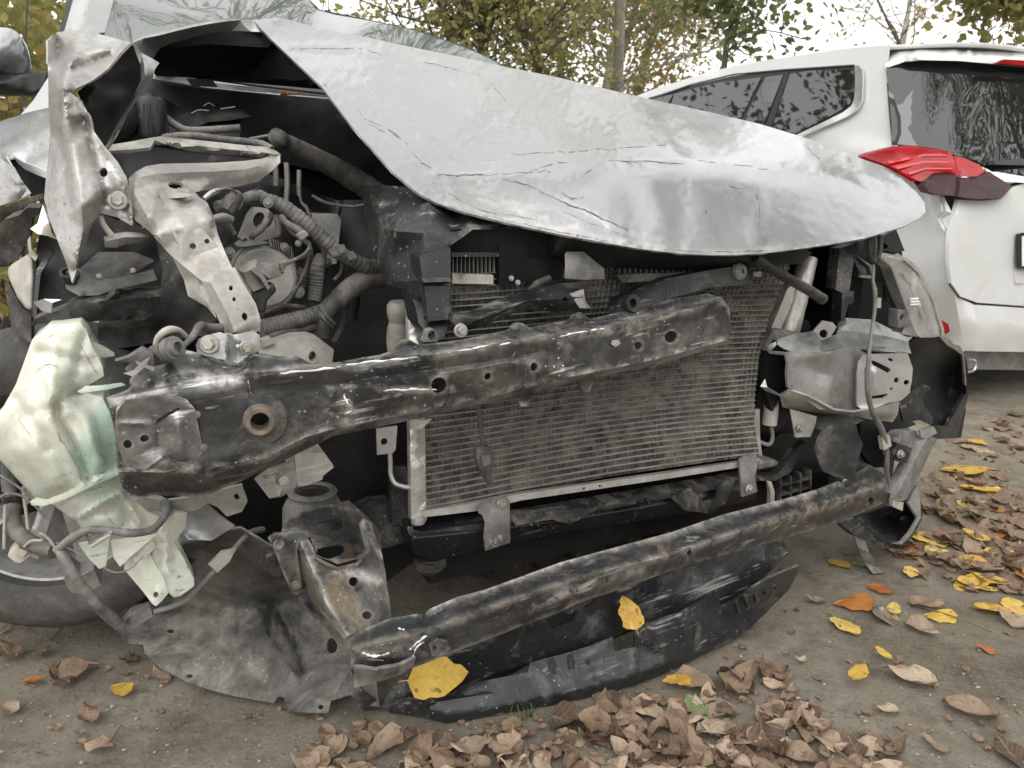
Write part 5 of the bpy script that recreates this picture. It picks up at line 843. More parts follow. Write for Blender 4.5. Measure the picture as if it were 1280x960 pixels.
S('wheel_arch', 'deep_black', [(-60, 560, .4), (60, 560, .36), (200, 640, .3), (330, 660, .3), (340, 720, .36), (250, 745, .5), (130, 760, .62), (100, 700, .7), (-60, 700, .7)], th=.01, nz=.01)
S('hub_carrier', 'torn_paint', [(340, 620, .26), (360, 560, .24), (420, 600, .24), (500, 560, .24), (540, 650, .25), (450, 695, .26), (380, 690, .26)], K=KI, th=.06, nz=.008, bevel=.006)
S('shade_backing', 'deep_black', [(935, 420, .16), (1010, 400, .16), (1060, 520, .16), (1120, 560, .16), (1110, 640, .14), (960, 660, .14), (935, 560, .15)], th=.01)  # near-black sheet standing in for the shade behind the crash box
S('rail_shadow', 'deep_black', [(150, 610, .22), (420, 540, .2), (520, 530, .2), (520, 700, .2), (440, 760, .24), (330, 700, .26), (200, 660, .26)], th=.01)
# wiring at the lower corner
T('left_cable', 'rubber', [(40, -60, .12), (50, 100, .10), (60, 200, .08), (70, 300, .06), (100, 370, .04), (180, 430, .01), (290, 465, -.02)], [36, 38, 40, 38, 40, 44, 40], KI, wob=.1, n=14)
L('cable_boot', 'black_plastic', (66, 215, .08), [([(38, -60), (44, -50), (48, 60), (40, 70)], 16)], (0, 0, 1), KI)
lw = T('lower_harness', 'grey_plastic', [(300, 460, -.03), (340, 430, -.04), (410, 380, -.06), (480, 352, -.07), (600, 358, -.075), (720, 368, -.075), (820, 345, -.06), (880, 270, -.03), (885, 210, .0)], [22, 24, 24, 23, 22, 22, 20, 22, 30], KI, rib=(.011, .04), wob=.12)
T('harness_leg', 'grey_plastic', [(310, 450, -.03), (340, 500, -.04), (420, 630, -.045), (510, 740, -.04), (560, 790, -.03), (660, 875, -.015)], [24, 27, 26, 27, 32, 30], KI, lw, rib=(.012, .03), wob=.14)
S('harness_plug', 'grey_plastic', [(655, 850, -.025), (700, 800, -.03), (790, 768, -.03), (805, 770, -.03), (818, 815, -.03), (760, 850, -.03), (700, 890, -.025), (650, 900, -.02), (630, 880, -.02)], K=KI, par=lw, th=.022, bevel=.003, nz=.002)
T('harness_tail', 'grey_plastic', [(815, 790, -.025), (900, 765, -.02), (990, 725, -.01), (1060, 660, .01), (1140, 575, .02), (1190, 520, .03), (1260, 440, .05), (1330, 370, .07), (1400, 350, .1)], [14, 16, 16, 16, 16, 14, 14, 18, 18], KI, lw)
S('cable_tag', 'pale_plastic', [(1115, 538, .01), (1190, 465, .02), (1262, 448, .03), (1225, 520, .02), (1160, 580, .01)], K=KI, par=lw, th=.008, bevel=.001)
S('abs_plug', 'pale_plastic', [(35, 490, .03), (88, 430, .03), (170, 465, .02), (165, 495, .02), (110, 538, .02), (80, 530, .02)], K=KI, th=.03, bevel=.003, holes=[])
S('plug_key', 'pale_plastic', [(70, 470, .022), (95, 445, .022), (150, 468, .018), (120, 500, .018)], K=KI, th=.008)
T('thin_lead', 'pale_plastic', [(125, 120, .05), (135, 220, .05), (150, 350, .04)], 8, KI); T('thin_lead', 'pale_plastic', [(28, 220, .05), (24, 340, .05), (22, 450, .05)], 8, KI)
T('thin_lead', 'tape', [(0, 180, .05), (40, 160, .04), (100, 165, .03), (160, 190, .02)], 7, KI); T('thin_lead', 'tape', [(0, 60, .05), (50, 90, .04), (120, 140, .03), (165, 200, .02), (240, 280, .0)], 6, KI)
T('thin_lead', 'pale_plastic', [(130, 440, .0), (170, 410, -.01), (230, 405, -.02), (215, 370, -.03), (260, 400, -.03), (290, 440, -.03)], 7, KI)
T('thin_lead', 'alloy', [(300, 420, .02), (470, 500, -.01), (600, 575, -.04), (690, 560, -.06), (760, 490, -.06)], 5, KI)
for k in range(3): T('cut_wire', 'tape' if k % 2 else 'alloy', [(465 + 5 * k, 392 + 14 * k, -.06), (540, 370 + 12 * k, -.075), (600, 362 + 4 * k, -.08)], 8, KI)
T('cut_wire', 'pale_plastic', [(490, 440, -.07), (540, 405, -.08), (590, 378, -.08)], 11, KI)
# ------------------------------------------------------------------ right-hand corner
rc = S('crash_box', 'grey_bracket', [(180, 700, -.06), (200, 680, -.06), (300, 690, -.06), (410, 680, -.06), (480, 660, -.05), (560, 665, -.03), (610, 690, -.02), (570, 720, -.03), (565, 860, -.03), (560, 1000, -.03), (470, 1000, -.04), (360, 990, -.06), (190, 870, -.06), (185, 800, -.06), (190, 740, -.06)], K=KE, res=5, th=.005, sharp=45, nz=.002, sm=1,
    lines=[[(450, 690, -.055), (445, 850, -.06), (430, 990, -.055)]], ridges=[([(300, 760), (380, 800)], 50, .012), ([(200, 720), (420, 700)], 8, -.005)])
S('box_top', 'grey_bracket', [(85, 670, -.02), (130, 615, -.04), (230, 585, -.03), (330, 570, .0), (370, 615, .0), (455, 585, .02), (640, 605, .04), (830, 630, .05), (850, 690, .04), (700, 680, .0), (600, 665, -.02), (480, 655, -.045), (350, 690, -.055), (240, 690, -.055), (170, 665, -.05), (130, 640, -.045)], K=KE, par=rc, th=.004, res=5, nz=.003, ridges=[([(130, 625), (230, 640), (420, 660)], 10, -.008), ([(380, 610), (420, 660)], 10, .006)])
S('box_flange', 'grey_bracket', [(455, 565, .03), (560, 575, .035), (700, 595, .045), (835, 630, .05), (840, 690, .03), (700, 655, .01), (540, 640, .0), (455, 640, .0)], K=KE, par=rc, th=.005)
S('bent_ear', 'grey_bracket', [(330, 570, -.03), (380, 515, -.03), (430, 525, -.03), (452, 550, -.03), (420, 600, -.03), (370, 620, -.04)], K=KE, par=rc, th=.004, holes=[(383, 585, 24, 22)], nz=.002)
S('box_face', 'zinc_bracket', [(570, 735, -.05), (600, 700, -.055), (640, 695, -.06), (830, 690, -.05), (858, 770, -.045), (852, 840, -.05), (842, 900, -.05), (800, 940, -.05), (740, 950, -.055), (600, 1000, -.05), (560, 970, -.045), (560, 800, -.05)], K=KE, par=rc, th=.004, res=4, sharp=50,
    holes=[[(635, 730), (650, 728), (735, 770), (740, 785), (725, 795), (642, 750)], [(640, 918), (720, 905), (725, 912), (700, 930), (638, 935)], (740, 724, 16, 8, 20), (771, 833, 14, 15), (825, 845, 16, 14), (744, 879, 8, 8)], ridges=[([(655, 790), (650, 880)], 22, -.014), ([(600, 720), (590, 960)], 10, .005)])
S('box_bottom', 'bracket_paint', [(125, 120, -.03), (165, 100, -.06), (260, 130, -.07), (380, 195, -.07), (470, 205, -.06), (680, 160, -.04), (672, 215, -.03), (650, 250, -.02), (560, 240, -.02), (430, 215, -.02), (330, 210, -.01), (180, 190, -.01), (140, 180, -.02)], K=KF, par=rc, th=.005, res=5, nz=.003, lines=[[(140, 130, -.05), (260, 150, -.06), (380, 205, -.06), (660, 215, -.035)]])
tb = S('box_tab', 'bracket_paint', [(175, 190, -.02), (215, 200, -.03), (300, 225, -.03), (290, 270, -.03), (270, 318, -.03), (200, 320, -.03)], K=KF, par=rc, th=.005)
bolt((222, 280, -.035), 13, KF, rc)
S('torn_edge', 'grey_bracket', [(80, 665, -.03), (95, 640, -.035), (140, 625, -.045), (130, 645, -.045), (100, 680, -.035), (195, 690, -.06), (200, 730, -.06), (170, 700, -.05), (90, 690, -.03)], K=KE, par=rc, th=.003, nz=.003)
S('torn_edge', 'grey_bracket', [(38, 85, -.02), (60, 50, -.02), (70, 90, -.03), (130, 130, -.04), (100, 120, -.03), (60, 105, -.02)], K=KF, par=rc, th=.003, nz=.002)
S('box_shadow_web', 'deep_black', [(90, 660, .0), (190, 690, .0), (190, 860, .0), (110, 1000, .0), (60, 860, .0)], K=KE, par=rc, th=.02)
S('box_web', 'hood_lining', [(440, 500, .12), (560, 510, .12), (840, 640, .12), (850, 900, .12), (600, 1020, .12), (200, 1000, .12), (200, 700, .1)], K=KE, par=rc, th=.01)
S('inner_panel', 'grey_bracket', [(455, 530, .10), (500, 500, .10), (640, 510, .11), (840, 610, .12), (840, 640, .08), (640, 600, .06), (460, 570, .05)], K=KE, th=.006)
T('cooler_canister', 'pale_plastic', [(93, 115, .02), (88, 190, .02), (80, 260, .02)], [30, 34, 34], KF, n=16); T('cooler_pipe', 'grey_plastic', [(88, 270, .02), (95, 320, .02), (80, 352, .02), (45, 345, .03), (20, 330, .04)], 10, KF)
S('support_arm', 'black_plastic', [(470, 130, .08), (555, 100, .08), (600, 60, .08), (690, 60, .08), (700, 90, .08), (660, 215, .07), (655, 290, .07), (580, 280, .06), (545, 190, .06), (530, 290, .05), (520, 360, .05), (545, 360, .05), (543, 420, .05), (515, 430, .05), (490, 520, .04), (475, 515, .04), (480, 430, .05), (482, 370, .05), (445, 350, .06), (460, 200, .07)], K=KE, th=.03, bevel=.004, nz=.003)
S('support_edge', 'grey_plastic', [(560, 170, .055), (640, 220, .055), (660, 230, .055), (655, 292, .055), (578, 285, .05), (578, 272, .05), (640, 275, .055), (630, 230, .055)], K=KE, th=.006)
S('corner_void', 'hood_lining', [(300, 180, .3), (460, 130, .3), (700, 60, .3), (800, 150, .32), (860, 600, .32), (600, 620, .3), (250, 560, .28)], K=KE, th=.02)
T('hose_loop', 'rubber', [(625, 60, .06), (630, 150, .05), (650, 200, .05), (680, 150, .05), (685, 60, .06)], 13, KE, rib=(.01, .06)); T('hose_loop', 'tape', [(650, 60, .05), (660, 120, .04), (650, 190, .045)], 8, KE)
S('fender_tip', 'van_trim', [(690, 70, .1), (770, 30, .1), (815, 145, .1), (760, 150, .1), (690, 140, .1)], K=KE, th=.01, holes=[[(695, 130), (700, 98), (728, 118), (715, 132)]])
S('fender_lip', 'silver_clean', [(680, 150, .06), (760, 165, .06), (780, 155, .06), (820, 185, .06), (815, 200, .06), (760, 185, .06), (680, 172, .06)], K=KE, th=.006, nz=.003)
hl = S('headlamp', 'lamp_reflector', [(680, 180, .04), (760, 185, .03), (830, 195, .03), (890, 260, .04), (960, 400, .06), (1010, 560, .08), (1015, 592, .08), (900, 600, .06), (870, 600, .05), (800, 580, .05), (840, 480, .05), (800, 400, .05), (760, 290, .045), (740, 230, .04)], K=KE, th=.03, nz=.002, res=6)
S('lamp_lens', 'lamp_glass', [(690, 178, .02), (830, 185, .015), (900, 260, .02), (970, 400, .035), (1020, 570, .055), (1018, 596, .06), (900, 606, .045), (865, 560, .035), (810, 420, .03), (745, 230, .025)], K=KE, par=hl, th=.004, cr=2, sm=3, pts=[(880, 380, -.005)])
S('lens_rim', 'pale_plastic', [(826, 180, .01), (900, 250, .015), (975, 395, .03), (1025, 565, .05), (1022, 600, .055), (1010, 598, .055), (1012, 570, .05), (960, 400, .03), (888, 262, .015), (815, 195, .01)], K=KE, par=hl, th=.012, cr=1)
S('lamp_strip', 'chrome', [(805, 262, .015), (818, 258, .015), (870, 350, .02), (930, 508, .03), (915, 515, .03), (855, 360, .02)], K=KE, par=hl, th=.006)
for q in (400, 415, 430): T('lamp_rib', 'plate_white', [(845, q, .015), (885, q - 2, .015)], 5, KE, hl)
S('lamp_bracket', 'grey_plastic', [(780, 455, .03), (838, 460, .03), (845, 550, .03), (780, 556, .03)], K=KE, par=hl, th=.03, bevel=.003, holes=[(802, 500, 9, 16, 10)])
S('lamp_inner', 'black_plastic', [(655, 210, .1), (700, 215, .1), (760, 310, .1), (790, 400, .1), (780, 470, .1), (720, 420, .1), (710, 330, .1), (660, 300, .1)], K=KE, par=hl, th=.01, nz=.004)
S('clip', 'pale_plastic', [(665, 392, .02), (690, 395, .02), (688, 448, .02), (662, 448, .02)], K=KE, th=.01); 
cable = T('hanging_wire', 'grey_plastic', [(648, 215, .03), (645, 300, .02), (655, 360, .01), (655, 450, .0), (640, 560, -.05), (628, 650, -.08), (620, 740, -.10), (612, 850, -.10)], [5, 9, 13, 10, 10, 11, 11, 12], KE, wob=.15)
T('hanging_wire', 'grey_plastic', [(530, 0, -.10), (535, 120, -.10), (560, 210, -.09), (600, 290, -.08), (622, 380, -.07), (622, 480, -.06), (632, 530, -.05)], [10, 12, 12, 14, 11, 11, 10], KF, cable, wob=.15)
S('wire_clip', 'pale_plastic', [(600, 320, -.08), (635, 310, -.08), (645, 360, -.08), (610, 380, -.08)], K=KF, par=cable, th=.012, nz=.003)
wing = S('bumper_wing', 'deep_black', [(870, 605, .08), (1000, 600, .09), (1040, 640, .10), (1080, 660, .11), (1125, 680, .12), (1138, 760, .13), (1142, 860, .14), (1140, 1000, .13), (1115, 1140, .12), (1090, 1140, .12), (980, 1140, .10), (960, 1060, .10), (900, 1000, .1), (860, 900, .1), (840, 760, .1), (835, 640, .09)], K=KE, th=.006, sm=2, nz=.003, pts=[(980, 850, .2), (1050, 900, .22), (1080, 760, .2)])
S('wing_lip', 'grey_bracket', [(1000, 600, .085), (1018, 580, .085), (1075, 640, .095), (1110, 650, .1), (1132, 690, .105), (1145, 860, .12), (1138, 860, .12), (1122, 700, .108), (1080, 668, .1), (1045, 650, .09)], K=KE, par=wing, th=.008, nz=.002)
S('wing_foot', 'black_plastic', [(780, 290, .06), (860, 265, .06), (900, 270, .08), (985, 120, .12), (990, 160, .12), (945, 325, .10), (850, 328, .06)], K=KF, par=wing, th=.01)
S('torn_liner', 'black_plastic', [(680, 170, .02), (740, 100, .03), (790, 70, .04), (830, 90, .04), (790, 130, .04), (810, 190, .03), (835, 230, .03), (830, 260, .02), (780, 240, .02), (700, 250, .02)], K=KF, th=.006, nz=.014, ns=25, rag=1)
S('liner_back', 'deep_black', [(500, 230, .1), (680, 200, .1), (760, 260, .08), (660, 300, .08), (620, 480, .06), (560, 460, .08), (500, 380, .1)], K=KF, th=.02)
dp = S('dust_plate', 'dusty_plastic', [(310, 330, -.05), (340, 280, -.05), (400, 255, -.05), (480, 258, -.05), (490, 300, -.05), (512, 350, -.05), (490, 440, -.055), (465, 525, -.05), (400, 505, -.055), (330, 480, -.05), (295, 400, -.05)], K=KF, th=.008, nz=.003, rag=.7, ridges=[([(480, 270), (508, 345), (470, 500)], 8, -.006)])
S('plate_top', 'grey_plastic', [(310, 240, .0), (450, 220, .0), (520, 240, .0), (480, 260, -.04), (330, 290, -.04)], K=KF, par=dp, th=.02)
fg = S('fog_bracket', 'grey_plastic', [(650, 330, .0), (690, 300, .0), (760, 290, .01), (775, 330, .01), (740, 420, .0), (710, 445, -.01), (650, 415, -.01)], K=KF, th=.03, bevel=.004)
S('fog_mount', 'dusty_plastic', [(650, 400, -.03), (668, 345, -.03), (740, 370, -.03), (715, 440, -.03)], K=KF, par=fg, th=.015, bevel=.002)
bolt((685, 398, -.035), 14, KF, fg)
S('fog_trim', 'grey_plastic', [(640, 580, -.03), (770, 330, .0), (800, 320, .0), (855, 325, .01), (770, 500, -.01), (710, 610, -.03)], K=KF, par=fg, th=.02, bevel=.004, lines=[[(665, 590, -.04), (805, 330, -.012)], [(695, 605, -.04), (835, 330, -.006)]])
S('trim_tear', 'lamp_reflector', [(775, 290, -.01), (840, 270, -.01), (855, 300, 0), (800, 330, -.01), (780, 320, -.01)], K=KF, par=fg, th=.006, nz=.012, ns=50)
S('trim_hook', 'pale_plastic', [(648, 610, -.03), (700, 620, -.03), (695, 660, -.03), (650, 640, -.03)], K=KF, par=fg, th=.01)
low = S('bumper_end', 'black_plastic', [(405, 715, -.02), (480, 690, .0), (620, 640, .01), (720, 620, .03), (760, 540, .04), (775, 640, .02), (772, 690, .0), (735, 760, -.02), (690, 810, -.03), (650, 806, -.03), (590, 790, -.03), (540, 740, -.03), (520, 730, -.03), (560, 770, -.03), (580, 808, -.035), (560, 800, -.035), (470, 770, -.03)], K=KF, th=.008, sm=1, pts=[(650, 700, .10), (700, 690, .1), (600, 700, .1)], nz=.002, res=5)
S('end_rim', 'grey_plastic', [(720, 620, .0), (760, 540, .02), (778, 560, .02), (778, 690, -.02), (740, 765, -.04), (692, 815, -.05), (652, 811, -.05), (690, 803, -.05), (730, 755, -.04), (765, 690, -.02)], K=KF, par=low, th=.006)
S('hanging_strap', 'grey_plastic', [(470, 760, -.02), (500, 755, -.02), (520, 790, -.02), (540, 850, -.03), (580, 920, 'z.02'), (610, 945, 'z.01'), (560, 950, 'z.01'), (520, 900, 'z.03'), (490, 830, -.03)], K=KF, par=low, th=.006)
T('strap_wire', 'pale_plastic', [(505, 775, -.02), (540, 780, -.02), (565, 795, -.02)], 6, KF, low)
eg = S('crate_panel', 'black_plastic', [(130, 510, .02), (270, 470, .03), (270, 590, .03), (130, 650, .02)], K=KF, th=.02)
for q in range(4): S('crate_web', 'dusty_plastic', [(130 + q * 46, 512 - q * 13, -.01), (138 + q * 46, 510 - q * 13, -.01), (138 + q * 46, 640 - q * 18, -.01), (130 + q * 46, 642 - q * 18, -.01)], K=KF, par=eg, th=.03)
for q in range(3): S('crate_web', 'dusty_plastic', [(130, 540 + q * 45, -.008), (268, 505 + q * 42, -.008), (268, 514 + q * 42, -.008), (130, 549 + q * 45, -.008)], K=KF, par=eg, th=.03)
S('support_leg', 'dusty_plastic', [(30, 500, .0), (120, 490, .0), (200, 380, .02), (250, 340, .03), (180, 480, .0), (110, 520, -.01), (40, 520, -.01)], K=KF, th=.02, nz=.003)
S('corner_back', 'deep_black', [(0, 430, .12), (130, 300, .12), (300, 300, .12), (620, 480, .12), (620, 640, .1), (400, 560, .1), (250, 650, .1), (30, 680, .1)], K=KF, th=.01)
S('torn_rope', 'pale_plastic', [(68, 520, -.01), (90, 525, -.01), (105, 570, -.01), (104, 645, -.01), (84, 645, -.01), (86, 580, -.01)], K=KF, th=.012, nz=.008, ns=60)
S('duct_block', 'dusty_plastic', [(25, 440, -.02), (60, 425, -.02), (128, 430, -.01), (120, 455, -.01), (60, 470, -.02), (25, 475, -.02)], K=KF, th=.05, bevel=.006)
# ------------------------------------------------------------------ the white minivan
vo = CAM + ray(1195, 440) * 3.4
VAN = Frame([vo[0], vo[1], 0], R(28))
VANO = tag(empty('minivan', VAN.pt(.9, 2.2, 0)), 'white minivan with dark glass and red tail lamp, seen from behind at the right', 'minivan')
def rv(x, y):
    e = float(np.interp(y, [50, 56, 125, 180, 215, 250, 345, 440], [.63, .61, .54, .46, .30, .12, .03, .0])); g = float(np.interp(y, [56, 180, 250, 440], [.24, .28, .14, .07])); return e - g * (1 - ((min(x, 1400) - 1400) / 290) ** 2)
def su(y): return 'u%.3f' % (.6 * float(np.interp(y, [55, 90, 130, 200, 260, 440], [.24, .20, .14, .04, .0, .0])))
def RV(pts, K=KV, off=0): return [(lambda x, y: (x, y, rv(x, y) + off))(K[0] + p[0] / K[2], K[1] + p[1] / K[2]) for p in pts]
def SV(pts, K=KV, off=0): return [(lambda x, y: (x, y, 'u%.3f' % (float(su(y)[1:]) + off)))(K[0] + p[0] / K[2], K[1] + p[1] / K[2]) for p in pts]
slab('body_core', 'van_trim', (.12, 1.68, .35, 4.2, .30, 1.0), 0, VAN, VANO, bevel=.05)
slab('underbody', 'deep_black', (.1, 1.7, .12, 4.3, .2, .34), 0, VAN, VANO)
slab('far_side', 'van_white', (1.74, 1.8, .1, 4.3, .3, 1.0), 0, VAN, VANO, bevel=.02)
van_side = S('body_side', 'van_white', [(40, 288, 'u.24'), (90, 268, 'u.24'), (170, 243, 'u.24'), (260, 214, 'u.25'), (400, 184, 'u.25'), (560, 160, 'u.26'), (680, 143, 'u.26'), (800, 134, .40), (795, 170, .34), (790, 205, .29), (800, 300, .18), (808, 430, .10), (735, 465, .16), (860, 520, .07), (960, 590, .03), (985, 640, .02), (975, 760, -.0), (985, 850, -.02), (1000, 930, -.03), (1020, 1052, -.03),
    (1000, 1085, .02), (900, 1130, 'u.0'), (500, 1060, 'u.02'), (0, 930, 'u.02'), (-60, 560, 'u.0'), (-60, 420, 'u.06')] if False else
    SV([(800, 134), (795, 170), (790, 205), (797, 300), (806, 430)]) + RV([(880, 500), (960, 590), (985, 640), (978, 760), (985, 850), (1000, 930), (1022, 1052)]) + SV([(1000, 1085), (800, 1090), (500, 1000), (0, 850), (-100, 560), (-60, 380), (0, 306), (40, 288), (90, 268), (170, 243), (260, 214), (400, 184), (560, 160), (680, 143)]), par=VANO, K=K0, fr=VAN, th=.02, res=12,
    lines=[SV([(-60, 330), (80, 296), (300, 238), (500, 206), (700, 196), (715, 230), (705, 300), (690, 350), (600, 395), (515, 408)])])
def van_roof():
    e = [P(*q, VAN) for q in SV([(40, 288), (90, 268), (170, 243), (260, 214), (400, 184), (560, 160), (680, 143), (800, 134)])]; V_ = []; n_ = 9
    for q in e:
        d = q - VAN.o; u = d @ VAN.U; v = d @ VAN.V
        for k in range(n_): t = k / (n_ - 1); V_.append(VAN.pt(u + (1.8 - 2 * u) * t, v - .02 - .10 * math.sin(math.pi * t), q[2] - .004 + .045 * math.sin(math.pi * t) - .0 * t))
    Fs = [(a * n_ + k, (a + 1) * n_ + k, (a + 1) * n_ + k + 1, a * n_ + k + 1) for a in range(len(e) - 1) for k in range(n_ - 1)]
    o = link_mesh('roof', np.array(V_) - base_of(VANO), Fs, 'van_white', VANO, 60); md = o.modifiers.new('solid', 'SOLIDIFY'); md.thickness = .02
van_roof()
slab('roof_slab', 'van_white', (.36, 1.5, .6, 3.4, 1.46, 1.54), 0, VAN, VANO, bevel=.025)
wn = S('side_windows', 'van_trim', SV([(60, 305), (80, 292), (200, 258), (330, 228), (440, 211), (560, 203), (692, 198), (692, 250), (690, 300), (672, 325), (640, 350), (515, 404), (400, 420), (100, 380)], off=-.012), K=K0, par=VANO, fr=VAN, th=.02, res=14)
for q in ([(70, 302), (122, 287), (148, 283), (132, 310), (100, 340)], [(150, 282), (260, 252), (412, 231), (350, 355), (280, 360), (140, 320)], [(424, 231), (478, 224), (420, 372), (358, 365)], [(494, 222), (560, 212), (690, 208), (690, 300), (660, 325), (600, 358), (515, 400), (440, 385)]):
    S('window_pane', 'van_glass', SV(q, off=-.018), K=K0, par=wn, fr=VAN, th=.004, res=20)
S('window_divider', 'van_trim', SV([(484, 218), (496, 216), (440, 386), (424, 386)], off=-.022), K=K0, par=wn, fr=VAN, th=.006)
S('window_chrome', 'chrome', SV([(692, 198), (703, 196), (714, 210), (716, 240), (714, 300), (700, 328), (668, 350), (600, 380), (525, 412), (515, 406), (590, 370), (655, 338), (682, 318), (690, 298), (694, 240)], off=-.026), K=K0, par=wn, fr=VAN, th=.01, cr=1)
S('roof_gutter', 'van_trim', SV([(60, 300), (200, 252), (330, 221), (480, 207), (690, 193), (690, 197), (480, 211), (330, 225), (200, 256), (64, 304)], off=-.02), K=K0, par=VANO, fr=VAN, th=.005)
hatch_glass = S('rear_window', 'van_glass', RV([(790, 200), (830, 188), (900, 180), (1000, 178), (1120, 186), (1300, 195), (1550, 205), (1560, 520), (1300, 540), (1200, 535), (1115, 515), (1060, 485), (985, 462), (900, 440), (806, 432), (796, 320)], off=-.005), K=K0, par=VANO, fr=VAN, th=.01, res=14)
SP0 = [(1111, 84), (1128, 78), (1150, 75), (1200, 76), (1245, 80), (1300, 85), (1400, 92), (1500, 100)]; SP1 = [(1500, 84), (1400, 74), (1320, 68), (1250, 63), (1180, 58), (1140, 56), (1111, 56)]
S('spoiler', 'van_white', [(x, y, rv(x, y) - .05 * min(1, (x - 1100) / 60)) for x, y in SP0] + [(x, y, rv(x, y) + .12) for x, y in SP1], K=K0, par=VANO, fr=VAN, th=.02, res=8, sm=1, lines=[[(x, (y + y2) / 2 - 1, rv(x, y) - .055 * min(1, (x - 1100) / 60)) for (x, y), y2 in zip(SP0[1:], (62, 64, 66, 70, 74, 81, 90))]])
S('quarter_trim', 'van_trim', RV([(795, 290), (812, 300), (830, 350), (832, 400), (822, 428), (806, 432)], off=-.012), K=K0, par=VANO, fr=VAN, th=.01)
S('quarter_glass', 'van_glass', RV([(797, 310), (810, 320), (820, 360), (820, 400), (812, 424), (806, 425)], off=-.02), K=K0, par=VANO, fr=VAN, th=.01)
S('brake_light', 'red_lens', [(x, y, rv(x, y) - .07) for x, y in ((1244, 79), (1256, 74), (1290, 76), (1400, 83), (1400, 90), (1290, 83))], par=VANO, fr=VAN, th=.02)
hp = S('hatch', 'van_white', RV([(1002, 598), (1060, 602), (1130, 598), (1165, 562), (1200, 550), (1560, 545), (1560, 920), (1200, 918), (1060, 908), (1010, 890), (982, 850), (974, 780), (976, 700)], off=-.012), K=K0, par=VANO, fr=VAN, th=.015, res=14,
  lines=[RV([(1002, 640), (1140, 662), (1560, 668)], off=-.02)])
S('hatch_gap', 'van_trim', RV([(998, 596), (1200, 540), (1560, 540), (1560, 925), (1200, 922), (1050, 912), (1005, 893), (976, 853), (969, 780), (971, 700)], off=-.004), K=K0, par=hp, fr=VAN, th=.004)
S('plate_recess', 'van_white', RV([(1145, 668), (1560, 672), (1560, 860), (1175, 850)], off=-.008), K=K0, par=hp, fr=VAN, th=.03)
S('number_plate_frame', 'van_trim', RV([(1184, 702), (1195, 698), (1480, 704), (1480, 812), (1195, 806), (1186, 798)], off=-.03), K=K0, par=hp, fr=VAN, th=.012, bevel=.002)
S('number_plate', 'plate_white', RV([(1196, 708), (1472, 712), (1472, 804), (1196, 798)], off=-.036), K=K0, par=hp, fr=VAN, th=.004)
S('hatch_handle', 'van_trim', RV([(1110, 482), (1200, 476), (1560, 478), (1560, 500), (1200, 496), (1112, 494)], off=-.04), K=K0, par=hp, fr=VAN, th=.03)
S('hatch_trim', 'chrome', RV([(1096, 515), (1120, 516), (1200, 530), (1560, 532), (1560, 548), (1200, 548), (1140, 545)], off=-.03), K=K0, par=hp, fr=VAN, th=.015)
tl = S('tail_lamp', 'red_lens', RV([(722, 470), (770, 450), (850, 436), (960, 450), (988, 466), (1002, 520), (980, 516), (930, 520), (895, 545), (860, 530), (800, 498)], off=-.04), K=K0, par=VANO, fr=VAN, th=.04, cr=3, res=5, bevel=.006, nz=.001, ns=40, ridges=[([(1150, 200), (1190, 205)], 14, -.015, 'g'), ([(1125, 200), (1190, 215)], 3, .004)])
for q in ([(790, 484), (900, 462), (965, 463), (968, 468), (900, 468), (796, 491)], [(815, 500), (900, 482), (975, 484), (978, 489), (900, 488), (822, 507)], [(850, 518), (905, 503), (985, 504), (986, 508), (905, 508), (858, 524)]): S('lamp_rib', 'lamp_red_rib', RV(q, off=-.052), K=K0, par=tl, fr=VAN, th=.004, res=6)
S('lamp_dark_band', 'dark_lens', RV([(895, 545), (930, 520), (980, 516), (1003, 522), (1006, 560), (1000, 588), (950, 585), (915, 576)], off=-.042), K=K0, par=tl, fr=VAN, th=.04, res=6, bevel=.003)
S('lamp_corner', 'red_lens', RV([(992, 467), (1025, 475), (1062, 492), (1085, 512), (1060, 530), (1010, 530), (1003, 510)], off=-.055), K=K0, par=tl, fr=VAN, th=.04, res=6, bevel=.003)
S('lamp_dark_band', 'dark_lens', RV([(1006, 532), (1060, 532), (1087, 514), (1120, 530), (1166, 560), (1130, 596), (1060, 598), (1002, 590), (1008, 560)], off=-.056), K=K0, par=tl, fr=VAN, th=.04, res=6, bevel=.003)
S('rear_bumper', 'van_white', RV([(984, 850), (1005, 893)], off=.0) + RV([(1050, 914), (1200, 924), (1560, 927)], off=-.012) + RV([(1560, 1058), (1200, 1056), (1060, 1054)], off=-.02) + RV([(1022, 1052), (1006, 985), (997, 920)], off=.004), K=K0, par=VANO, fr=VAN, th=.01, res=12, sm=2, lines=[RV([(1060, 960), (1300, 975), (1560, 978)], off=-.05)])
S('bumper_valance', 'grey_plastic', RV([(1020, 1048), (1200, 1052), (1560, 1054), (1560, 1112), (1200, 1110), (1030, 1108)], off=.03), K=K0, par=VANO, fr=VAN, th=.06)
S('reflector', 'red_lens', [(905, 288), (925, 300), (930, 322), (920, 330), (903, 318)], .0, K7, VANO, fr=VAN, th=.01)
ex = [(985, 406), (1000, 408), (1008, 420), (1000, 440), (980, 444)]
T('tow_hook', 'chrome', [(p[0], p[1], -.05) for p in ex], 4, K7, VANO, fr=VAN)
